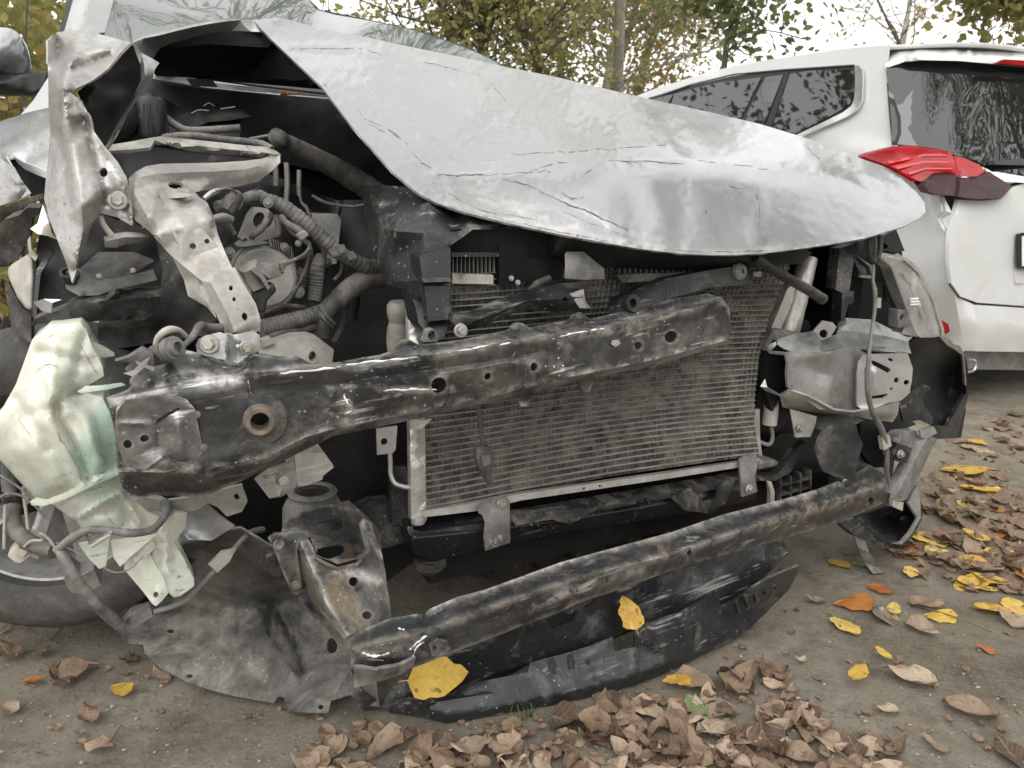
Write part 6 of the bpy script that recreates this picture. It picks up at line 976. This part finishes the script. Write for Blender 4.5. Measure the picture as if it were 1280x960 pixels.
for u, v, zz in ((.13, .85, .32), (.13, 3.4, .32), (1.67, .85, .32), (1.67, 3.4, .32)):
    c = VAN.pt(u, v, zz); A = VAN.U * (-1 if u < 1 else 1); sv, fv_ = lathe_data(c, [(.18, .09), (.2, .1), (.29, .1), (.32, .07), (.325, 0), (.32, -.08), (.29, -.1), (.18, -.1)], A, 40)
    w_ = link_mesh('wheel', np.array(sv) - base_of(VANO), fv_, 'tyre', VANO)
    sv, fv_ = lathe_data(c, [(0, .08), (.05, .09), (.17, .06), (.2, .09), (.2, -.05)], A, 40); link_mesh('rim', np.array(sv) - base_of(VANO), fv_, 'alloy', w_)

# ------------------------------------------------------------------ trees
def W(px, py, t): return CAM + ray(px, py) * t
def branch_pts(p, d, L_, n, wig):
    out = [np.array(p)]; d = np.array(d, float)
    for i in range(n):
        d = d + np.random.normal(0, wig, 3) + [0, 0, .05]; d /= np.linalg.norm(d); out.append(out[-1] + d * L_ / n)
    return np.array(out)
def leaves_mesh(centers, size, spread, per, up=.3):
    m = len(centers) * per; c = np.repeat(np.array(centers), per, 0) + np.random.normal(0, spread, (m, 3))
    n = np.random.normal(0, 1, (m, 3)); n[:, 2] = np.abs(n[:, 2]) + up; n /= np.linalg.norm(n, axis=1)[:, None]
    a = np.cross(n, np.random.normal(0, 1, (m, 3))); a /= np.linalg.norm(a, axis=1)[:, None]; b = np.cross(n, a)
    s = (size * np.random.uniform(.6, 1.25, m))[:, None]
    V_ = np.stack([c - a * s * .62, c - a * s * .1 + b * s * .42 + n * s * .1, c + a * s * .35 + b * s * .3 + n * s * .1, c + a * s * .75, c + a * s * .35 - b * s * .3 + n * s * .1, c - a * s * .1 - b * s * .42 + n * s * .1], 1).reshape(-1, 3)
    Fs = []
    for i in range(m): k = 6 * i; Fs += [(k, k + 1, k + 2, k + 3), (k, k + 3, k + 4, k + 5)]
    return V_, Fs
def tree(name, label, pts, r0, bark, leafmat, nb, seed, leaf=.07, per=5, spread=.13, dens=.6, zr=(.25, 1), blen=1.6, group=None, cat='tree', sub=4, spread_dir=1.0, twig=.006):
    np.random.seed(seed); random.seed(seed); pts = np.array(pts, float); base = pts[0].copy(); o = empty(name, base); tag(o, label, cat, group)
    cu = catmull(pts, 6, False); m = len(cu); rad = np.linspace(r0 * 1.15, r0 * .45, m) * (1 + .06 * np.random.uniform(-1, 1, m))
    v, f = sweep(cu - base, rad, 9); link_mesh('trunk', v, f, bark, o, 60)
    BV = []; BF = []; tips = []
    def add(p, r1, r2):
        v, f = sweep(p - base, np.linspace(r1, r2, len(p)), 5); k = len(BV); BV.extend(v); BF.extend(tuple(i + k for i in q) for q in f)
    for i in range(nb):
        t = random.uniform(*zr); k = min(m - 1, int(t * (m - 1))); a = random.uniform(0, 6.28); d = [math.cos(a) * spread_dir, math.sin(a) * spread_dir, random.uniform(.2, .9)]
        L_ = blen * random.uniform(.5, 1.2); p = branch_pts(cu[k], d, L_, 7, .16); add(p, rad[k] * .26, twig)
        for j in range(sub):
            q = p[random.randint(2, 7)]; d2 = np.random.normal(0, 1, 3); d2[2] += .3; s = branch_pts(q, d2, L_ * random.uniform(.25, .6), 5, .2); add(s, twig * 1.3, twig * .4)
            for z in s[1:]:
                if random.random() < dens: tips.append(z)
            for jj in range(2):
                s2 = branch_pts(s[random.randint(1, 5)], np.random.normal(0, 1, 3), L_ * .2, 3, .2); add(s2, twig * .7, twig * .3)
                if random.random() < dens: tips.append(s2[-1])
        if random.random() < dens: tips.extend(p[3:])
    tag(link_mesh('branches', BV, BF, bark, o, 60), kind='stuff')
    if tips and per:
        v, f = leaves_mesh(np.array(tips) - base, leaf, spread, per); tag(link_mesh('crown', v, f, leafmat, o, smooth=False), kind='stuff')
    return o
def trunk_at(pxs, t, top=5.5):
    """trunk through survey points (px, py), continued down to the soil and up"""
    q = [W(x, y, t) for x, y in pxs]; lo = q[-1]; d = (q[0] - q[-1]); d = d / max(.01, d[2]); base = lo - d * lo[2] * .6; base[2] = -.03
    hi = q[0] + d * max(.3, top - q[0][2]); return [base, (base + lo) / 2 + [.02, .02, 0]] + q[::-1] + [hi]
TR = [('dark forked tree, leftmost trunk beyond the wrecked car windscreen', [(546, -10), (556, 30), (566, 56)], 9.0, .085, 'bark_dark', 'foliage_olive', 20, .45),
      ('dark crooked tree right of the leftmost dark trunk', [(626, -12), (606, 22), (603, 64)], 8.6, .09, 'bark_dark', 'foliage_olive', 22, .5),
      ('slim dark tree with leafy twigs above the middle of the bonnet', [(664, -10), (668, 40), (672, 90)], 8.2, .07, 'bark_dark', 'foliage_olive', 28, .6),
      ('pale grey trunk just behind the slim dark tree', [(697, -10), (699, 40), (701, 100)], 11, .085, 'bark_pale', 'foliage_olive', 22, .5),
      ('pale leaning twin trunk, left stem above the white minivan nose', [(782, -10), (770, 50), (758, 115)], 10.5, .10, 'bark_pale', 'foliage_olive', 22, .5),
      ('pale leaning twin trunk, right stem above the white minivan nose', [(800, -10), (783, 45), (766, 118)], 10.7, .085, 'bark_pale', 'foliage_yellow', 18, .5),
      ('pale slender trunk leaning right above the minivan bonnet', [(832, -10), (818, 40), (803, 90)], 11.5, .09, 'bark_pale', 'foliage_yellow', 22, .5),
      ('thin dark bare stem leaning left above the minivan roof', [(1092, -10), (1108, 24), (1124, 56)], 9.5, .03, 'bark_dark', 'foliage_yellow', 6, .08),
      ('thin pale stem standing straight above the minivan roof', [(1140, -10), (1134, 25), (1128, 56)], 10.5, .06, 'bark_pale', 'foliage_yellow', 8, .1)]
for i, (lab, p, t, r0, bk, lf, nb, dn) in enumerate(TR):
    tree('tree', lab, trunk_at(p, t, 10.0), r0 * .85, bk, lf, int(nb * 1.15), 30 + i, leaf=.055, per=8, spread=.19, dens=min(.95, dn * 1.1), zr=(.2, .98), blen=1.9, group='trees beyond the two cars')
tree('leafy_tree', 'young tree with large green leaves above the minivan windows', trunk_at([(918, -20), (914, 30), (906, 75)], 6.6, 3.2), .03, 'bark_dark', 'foliage_green', 18, 61, leaf=.065, per=6, spread=.13, dens=.6, zr=(.35, 1), blen=.8, group='trees beyond the two cars', sub=3)
tree('leafy_tree', 'leafy yellowing branches over the minivan tail, at the top right corner', [W(1330, 120, 6.5) * [1, 1, 0], W(1310, 60, 6.5), W(1290, 20, 6.4), W(1270, -60, 6.4)], .04, 'bark_dark', 'foliage_olive', 24, 64, leaf=.07, per=6, spread=.13, dens=.6, zr=(.45, .95), blen=1.0, group='trees beyond the two cars', sub=4)
tree('leaning_tree', 'added leaning tree, its unseen crown placed to be mirrored in the wrecked car windscreen', [(1.25, 9.6, -.03), (1.1, 8.6, 3.0), (.7, 6.6, 5.2), (.3, 4.6, 6.2), (.1, 3.0, 6.6)], .06, 'bark_pale', 'foliage_olive', 34, 66, leaf=.07, per=3, spread=.15, dens=.5, zr=(.55, 1), blen=1.6, group='trees beyond the two cars', sub=4, twig=.010)  # tree added so that its unseen crown reflects in the windscreen
# hedge and shrubs
def shrub(label, c, rx, ry, h, m_, seed, leaf=.07, n=340, per=6):
    np.random.seed(seed); random.seed(seed); o = empty('shrub', c); tag(o, label, 'shrub', 'autumn shrubs at the edge of the yard')
    BV = []; BF = []; tips = []
    for i in range(16):
        a = random.uniform(0, 6.28); p = branch_pts([math.cos(a) * rx * .35, math.sin(a) * ry * .35, -.03], [math.cos(a) * .4 * rx, math.sin(a) * .4, 1.2], h * random.uniform(.7, 1.05), 8, .12)
        v, f = sweep(p, np.linspace(.016, .004, len(p)), 5); k = len(BV); BV += v; BF += [tuple(q + k for q in z) for z in f]
    for i in range(n):
        a = random.uniform(0, 6.28); rr = random.random() ** .5; z = random.random() ** .8; e = (1 - .55 * z ** 2) * (1 + .25 * mnoise.noise(Vector((a * 1.3, z * 3, seed))))
        tips.append((math.cos(a) * rx * rr * e, math.sin(a) * ry * rr * e, h * z))
    tag(link_mesh('stems', BV, BF, 'bark_dark', o, 60), kind='stuff')
    v, f = leaves_mesh(tips, leaf, .12, per); tag(link_mesh('crown', v, f, m_, o, smooth=False), kind='stuff')
def at_ground(px, t): p = W(px, 240, t); p[2] = 0; return p
shrub('olive and yellow bush behind the wrecked car door mirror', at_ground(10, 5.2), 1.2, .8, 2.3, 'foliage_olive', 71, .075, 420)
shrub('yellow tinted bush left of the door mirror bush', at_ground(-120, 4.6), 1.0, .8, 2.2, 'foliage_yellow', 72, .075)
shrub('wide olive hedge bush filling the gap behind the mirror bushes', at_ground(-30, 8.5), 2.2, .9, 3.4, 'foliage_olive', 76, .09, 700)
shrub('tall olive bush between the mirror and the windscreen pillar', at_ground(90, 7.5), 1.2, .9, 2.6, 'foliage_yellow', 73, .08, 420)
for i, (px, t, rx, h, m_, lab) in enumerate(((690, 12.5, 2.0, 2.2, 'foliage_olive', 'low olive bush behind the slim dark tree'), (800, 12, 1.9, 2.4, 'foliage_yellow', 'orange bush behind the leaning pale trunks'), (880, 11, 1.8, 2.45, 'foliage_yellow', 'orange yellow bush behind the minivan front windows'),
        (960, 13, 2.0, 2.75, 'foliage_olive', 'olive bush behind the middle of the minivan roof'), (1045, 13, 1.9, 2.75, 'foliage_yellow', 'yellow bush behind the minivan rear side window'), (1250, 12, 2.2, 2.6, 'foliage_olive', 'olive bush behind the minivan tailgate'), (560, 13.5, 2.2, 1.9, 'foliage_olive', 'low bush behind the two dark trunks'))):
    shrub(lab, at_ground(px, t), rx, .9, h, m_, 80 + i, .085, 360, 5)
# trees behind the viewer, mirrored in glass and paint; far left one added for its reflection
for i, (x, y, h) in enumerate(((7.2, 3.6, 8.5), (8.8, .8, 9), (2.2, -13, 6), (-6.2, 5.2, 7.4))):
    tree('leafy_tree', ['broad tree right of the minivan tail, mirrored in its rear window', 'broad tree out to the right, nearer than the mirrored one', 'broad tree straight behind the viewer', 'added broad tree, unseen at the far left, for the minivan side windows to mirror'][i], [(x, y, -.03), (x + .1, y, h * .2), (x, y + .1, h * .5), (x + .1, y, h)], .14, 'bark_dark', 'foliage_green', 46, 90 + i, leaf=.09, per=13, spread=.28, dens=.8, zr=(.15, 1), blen=2.4, group='trees behind the viewer')

# ------------------------------------------------------------------ fallen leaves
def leaf_shape(seed, curl, fold, wide, twist=0, wav=.12, notch=.35):
    rnd = random.Random(seed); n = 9; half = 3; V_ = []; Fs = []; hinge = rnd.uniform(-.15, .3); hb = rnd.choice((0, 0, 0, .3, .7, -.4)) * (1 if wav > .2 else 0); ed = rnd.uniform(-.2, .9) * wav
    for i in range(n + 1):
        s = i / n; wd = wide * (math.sin(math.pi * min(1, s ** .72)) ** .62) * (1 - .12 * s) * (1 + rnd.uniform(-.09, .09))
        y = s - .5
        for j in range(-half, half + 1):
            q = j / half; x = q * wd * .5; yy = y - (abs(q) ** 2) * notch * .25 * (1 - s) * (1 if s < .4 else .5)
            if abs(j) == half: x *= 1 + rnd.uniform(-.12, .12); yy += rnd.uniform(-.02, .02)
            z = curl * (yy * yy) * (1.6 if yy > 0 else .7) + fold * abs(q) ** 1.1 * .6 + twist * x * yy * 2 + wav * .22 * math.sin(q * 2.4 + s * 6 + seed) + rnd.uniform(-1, 1) * .02 * (1 + 2 * wav)
            z += ed * max(0, abs(q) - .55) * (1 if (q > 0) == (seed % 2 > 0) else .3)
            if yy > hinge: z += hb * (yy - hinge)
            V_.append((x, yy, z))
    m = 2 * half + 1
    for i in range(n):
        for j in range(m - 1): a = i * m + j; Fs.append((a, a + 1, a + m + 1, a + m))
    k = len(V_); V_ += [(-.012, -.5, .0), (.012, -.5, .0), (.008, -.62, .03), (-.008, -.62, .03), (-.006, -.74, .07), (.006, -.74, .07)]; Fs += [(k, k + 1, k + 2, k + 3), (k + 3, k + 2, k + 5, k + 4)]
    return V_, Fs
LEAFM = {}
def leaf_mesh(kind, i):
    key = (kind, i)
    if key not in LEAFM:
        rnd = random.Random(hash((kind, i)) if False else i * 17 + len(kind)); flat = kind in ('leaf_yellow', 'leaf_orange', 'leaf_green')
        V_, Fs = leaf_shape(i * 3 + len(kind), rnd.uniform(.02, .5) * (1 if not flat else .5) * rnd.choice((1, -1)), rnd.uniform(-.08, .16) * (1 if not flat else .4), rnd.uniform(.6, .95), rnd.uniform(-.5, .5) * (.4 if flat else 1), .32 if not flat else .1)
        s = .085; me = bpy.data.meshes.new('fallen_leaf'); me.from_pydata([(x * s, y * s, z * s) for x, y, z in V_], [], Fs); me.materials.append(MATS[kind])
        me.polygons.foreach_set('use_smooth', [True] * len(me.polygons)); LEAFM[key] = me
    return LEAFM[key]
def drop_leaf(px, py, kind, label, group, size=1., z=.008, tilt=.2, rz=None, var=None, on=None, roll=None, face=None):
    me = leaf_mesh(kind, random.randrange(16) if var is None else var); o = bpy.data.objects.new('fallen_leaf', me); COL.objects.link(o)
    p = P(px, py, 'z%.4f' % z) if on is None else P(px, py, on); o.location = tuple(p)
    o.rotation_euler = (random.gauss(0, tilt), random.gauss(0, tilt) if roll is None else roll, random.uniform(0, 6.28) if rz is None else rz); o.scale = (size * random.uniform(.9, 1.1), size * random.uniform(.9, 1.1), size)
    if face is not None:
        from mathutils import Matrix
        o.rotation_euler = (Matrix.Rotation(face, 3, 'X') @ Matrix.Rotation(rz, 3, 'Z')).to_euler()
    tag(o, label, 'leaf', group); return o
random.seed(5); np.random.seed(5)
G_ = 'leaves fallen around the wrecked car'
# the ones that stand out
for px, py, k, s, rz, z, lab, on in ((551, 845, 'leaf_yellow', .98, -1.45, .0, 'large yellow leaf lying on the bent end of the lower steel beam', 'z.11'), (786, 764, 'leaf_yellow', .62, .35, 0, 'oval yellow leaf standing on the black plastic panel under the beam', 'z.16'),
    (150, 860, 'leaf_yellow', .55, 1.4, .012, 'yellow green leaf on bare dirt below the grey wheel liner', None), (38, 850, 'leaf_orange', .5, 1.5, .01, 'small orange leaf at the left edge of the dirt', None),
    (846, 850, 'leaf_yellow', .62, 1.5, .02, 'yellow leaf against the black plastic lip beside a green one', None), (868, 883, 'leaf_green', .6, .3, .015, 'grey green leaf with stalk in the brown leaf drift', None),
    (1075, 838, 'leaf_yellow', .62, -.8, .03, 'yellow leaf curled on edge beside a broad brown leaf', None), (1103, 815, 'leaf_yellow', .4, .5, .02, 'small yellow leaf above the broad brown leaf', None), (1135, 842, 'leaf_brown', 1.05, 1.0, .02, 'broad brown leaf beside the yellow leaf curled on edge', None),
    (1238, 761, 'leaf_yellow', .95, 1.45, .012, 'bright yellow leaf alone on dirt at the right', None), (1212, 884, 'leaf_brown', .98, 1.2, .015, 'long folded brown leaf alone on dirt at the lower right', None), (1265, 940, 'leaf_brown', .8, .4, .012, 'brown leaf cut by the right bottom corner', None),
    (1168, 932, 'leaf_brown', .5, .8, .01, 'small oval brown leaf near the bottom right', None), (1107, 885, 'leaf_brown', .5, 1.2, .012, 'small brown leaf between the broad brown leaf and the drift', None), (1000, 823, 'leaf_brown', .28, 1.2, .012, 'tiny brown leaf scrap on bare dirt right of the drift', None),
    (1230, 810, 'leaf_orange', .5, 1.2, .01, 'faded orange leaf flat on dirt at the right', None), (1020, 750, 'leaf_brown', .5, 1.6, .01, 'flat brown leaf on dirt right of the black plastic lip', None),
    (110, 890, 'leaf_brown', .72, .6, .014, 'folded brown leaf on dirt below the yellow green one', None), (122, 930, 'leaf_brown', .58, 1.6, .012, 'small brown leaf near the bottom left', None), (12, 882, 'leaf_brown', .5, .5, .012, 'brown leaf cut by the left edge', None), (100, 835, 'leaf_brown', .75, -.7, .016, 'large brown leaf left of the wheel liner', None), (75, 848, 'leaf_brown', .6, 1.2, .012, 'brown leaf overlapping the large one left of the liner', None),
    (48, 812, 'leaf_brown', .5, 1.4, .018, 'rolled tan leaf below the wheel', None), (10, 815, 'leaf_brown', .75, 1.1, .015, 'brown leaf below the tyre at the left edge', None), (160, 822, 'leaf_brown', .5, .3, .012, 'dark brown leaf tucked under the liner corner', None), (200, 845, 'leaf_brown', .5, 1.0, .01, 'dark brown leaf under the liner edge', None), (8, 775, 'leaf_orange', .45, .8, .015, 'tan leaf against the tyre', None),
    (362, 117, 'leaf_orange', .62, 1.4, 0, 'orange leaf caught below the windscreen', .92), (1158, 672, 'leaf_yellow', 1.5, 1.5, .015, 'largest yellow leaf, beside the broken bumper end', None), (1225, 612, 'leaf_yellow', 1.3, 1.4, .015, 'long yellow leaf on the leaf carpet behind the bumper end', None), (1218, 668, 'leaf_yellow', .8, .4, .02, 'round yellow leaf on the leaf carpet', None),
    (1202, 588, 'leaf_yellow', 1.5, 1.2, .02, 'broad yellow leaf near the bumper wing', None), (1200, 652, 'leaf_orange', .4, .3, .015, 'small red orange leaf on the leaf carpet', None), (1185, 645, 'leaf_green', .8, .2, .02, 'bright green leaf in the leaf carpet', None), (1230, 645, 'leaf_green', .9, 1.2, .015, 'pale green leaf in the leaf carpet', None), (1080, 705, 'leaf_green', .7, 1.4, .01, 'grey green leaf under the hanging strap', None), (1060, 690, 'leaf_green', .55, 1.2, .01, 'faded green leaf left of the hanging strap', None),
    (858, 750, 'leaf_brown', .62, 1.3, 0, 'brown leaf lying in the black plastic lip', 'z.10')):
    drop_leaf(px, py, k, lab, G_, s * (1.12 if on and py > 500 else 1), z, .12, rz, 2 if on else None, on, 0.05, .95 if on and py > 500 else None)
def poly_pts(poly, n, pw=1):
    poly = np.array(poly, float); lo, hi = poly.min(0), poly.max(0); out = []
    while len(out) < n:
        q = np.random.uniform(lo, hi, (n * 3, 2)); q = q[inside(q, poly)]; out += list(q)
    return sorted(out[:n], key=lambda q: q[1])
drift = [(385, 930), (430, 905), (500, 915), (600, 908), (700, 895), (770, 878), (840, 866), (885, 842), (915, 815), (945, 810), (990, 855), (1050, 890), (1125, 935), (1150, 975), (350, 975)]
def zone(x, y):
    if y > 925: return 'at the bottom edge, ' + ('left of the grass tuft' if x < 620 else 'before the black plastic lip' if x < 820 else 'below the heaped leaves' if x < 980 else 'at the drift\'s right tip')
    if x < 520: return 'at the thin left end of the drift'
    if x < 700: return 'in the drift beside the grass tuft'
    if x < 840: return 'below the middle of the black plastic lip'
    if x < 960: return 'heaped against the right of the black plastic lip'
    return 'at the right end of the drift, on open dirt'
def size_word(s): return 'small' if s < .58 else 'large' if s > .80 else 'middling'
dl = poly_pts(drift, 92) + poly_pts([(700, 900), (800, 875), (870, 850), (915, 812), (945, 812), (990, 860), (1060, 935), (900, 970), (640, 970)], 44)
for q in sorted(dl, key=lambda q: q[1]):
    zn = zone(*q); s = random.uniform(.42, .95); lab = '%s dry brown curled leaf %s' % (size_word(s), zn)
    drop_leaf(q[0], q[1], 'leaf_brown', lab, lab.replace(' leaf ', ' leaves '), s, random.uniform(.003, .018), .16)
carpet = [(1118, 690), (1150, 640), (1165, 590), (1205, 540), (1290, 500), (1290, 745), (1200, 735), (1130, 715)]
for i, q in enumerate(poly_pts(carpet, 104) + poly_pts([(1100, 700), (1280, 740), (1280, 800), (1000, 800), (1040, 690)], 12)):
    k = random.random(); kk = 'leaf_yellow' if k < .42 else 'leaf_brown' if k < .95 else 'leaf_orange'; w_ = {'leaf_yellow': 'yellow', 'leaf_brown': 'brown', 'leaf_orange': 'orange'}[kk]
    zn = 'far in the leaf carpet, behind the bumper wing' if q[1] < 600 else 'in the leaf carpet right of the broken bumper end' if q[1] < 660 else 'at the near edge of the leaf carpet' if q[1] < 725 else 'on bare dirt in front of the leaf carpet'
    s = random.uniform(.5, .95); lab = '%s %s leaf %s' % (size_word(s), w_, zn)
    drop_leaf(q[0], q[1], kk, lab, lab.replace(' leaf ', ' leaves ', 1), s, random.uniform(.003, .016), .10)
# litter too small or too hidden to tell apart: one object
def litter():
    V_ = []; Fs = []
    def put(p, s, kind):
        v, f = leaf_shape(random.randrange(6), random.uniform(-.3, .3), random.uniform(-.2, .3), random.uniform(.6, .9), 0, .3); k = len(V_); a = random.uniform(0, 6.28); ca, sa = math.cos(a), math.sin(a); tx, ty = random.gauss(0, .1), random.gauss(0, .1)
        for x, y, z in v: V_.append((p[0] + s * (ca * x - sa * y), p[1] + s * (sa * x + ca * y), p[2] + s * z + s * (tx * x + ty * y) + .006))
        Fs.extend(tuple(i + k for i in q) for q in f)
    for q in poly_pts([(520, 700), (700, 640), (960, 600), (1000, 690), (860, 760), (560, 780)], 70): put(P(q[0], q[1], 'z0'), random.uniform(.05, .09), 0)
    for q in poly_pts(drift, 150): put(P(q[0], q[1], 'z.004'), random.uniform(.015, .04), 0)
    for q in poly_pts([(0, 780), (200, 830), (500, 900), (1000, 760), (1280, 700), (1280, 960), (0, 960)], 230): put(P(q[0], q[1], 'z.0'), random.choice((.004, .006, .009, .014, .02)), 0)
    for q in poly_pts(carpet, 170): put(P(q[0], q[1], 'z.002'), random.uniform(.03, .085), 0)
    for i in range(700): put((random.uniform(-8, 12), random.uniform(4.5, 14), .0), random.uniform(.06, .11), 0)
    tag(link_mesh('leaf_litter', V_, Fs, 'leaf_brown', None, 60), kind='stuff')
litter()
def stones():
    V_ = []; Fs = []
    ico = [(0, 0, 1), (.9, 0, .3), (.28, .85, .3), (-.72, .53, .3), (-.72, -.53, .3), (.28, -.85, .3), (0, 0, -.6)]
    for q in poly_pts([(0, 770), (300, 850), (500, 900), (1000, 700), (1280, 640), (1280, 960), (0, 960)], 300):
        p = P(q[0], q[1], 'z0'); s = random.choice((.0015, .002, .003, .004)) * random.uniform(.6, 1.4) * (2 if random.random() < .05 else 1); k = len(V_)
        for a in ico: V_.append((p[0] + s * a[0] * random.uniform(.7, 1.4), p[1] + s * a[1] * random.uniform(.7, 1.4), s * .3 + s * .7 * a[2]))
        for i in range(5): Fs.append((k, k + 1 + i, k + 1 + (i + 1) % 5)); Fs.append((k + 6, k + 1 + (i + 1) % 5, k + 1 + i))
    tag(link_mesh('pebbles', V_, Fs, 'pebble', None, 20), kind='stuff')
stones()
for path, r, lab in (([(255, 808), (285, 790), (330, 778)], 3, 'short pale twig by the tyre'),) if False else ((([(60, 800), (72, 790), (82, 778)]), 3, 'short dry twig standing below the tyre'), ([(135, 930), (142, 918), (150, 906)], 2.2, 'short pale twig near the bottom left'), ([(830, 905), (870, 900), (905, 892)], 1.2, 'thin stalk in the brown leaf drift'), ([(1140, 755), (1190, 770), (1240, 790)], 1.0, 'thin dark twig on dirt at the right'), ([(700, 800), (640, 860), (600, 905)], .6, 'grass stem') [:0] or ([(1010, 905), (1060, 950), (1080, 965)], 1.2, 'thin bent twig at the edge of the drift')):
    pts = [P(x, y, 'z%.3f' % (.006 + .006 * i)) for i, (x, y) in enumerate(path)]; v, f = sweep(catmull(pts, 4, False) - pts[0], [r / F * 1.5] * (4 * (len(pts) - 1) + 1), 6)
    o = link_mesh('twig', v, f, 'stem'); o.location = tuple(pts[0]); tag(o, lab, 'twig', 'twigs on the dirt')
def grass():
    V_ = []; Fs = []
    for cx, cy, n in ((662, 897, 26), (640, 905, 10), (1190, 640, 14), (1215, 650, 14)):
        for i in range(n):
            p = P(cx + random.gauss(0, 9), cy + random.gauss(0, 3), 'z0'); h = random.uniform(.015, .035); a = random.uniform(0, 6.28); dx, dy = math.cos(a), math.sin(a); k = len(V_); wd = .0012
            for s in (0, .5, 1): 
                for sg in (-1, 1): V_.append((p[0] + dx * h * .5 * s * s - dy * wd * sg * (1 - s * .9), p[1] + dy * h * .5 * s * s + dx * wd * sg * (1 - s * .9), h * s))
            Fs += [(k, k + 1, k + 3, k + 2), (k + 2, k + 3, k + 5, k + 4)]
    tag(link_mesh('grass_tufts', V_, Fs, 'grass', None, smooth=False), kind='stuff')
grass()
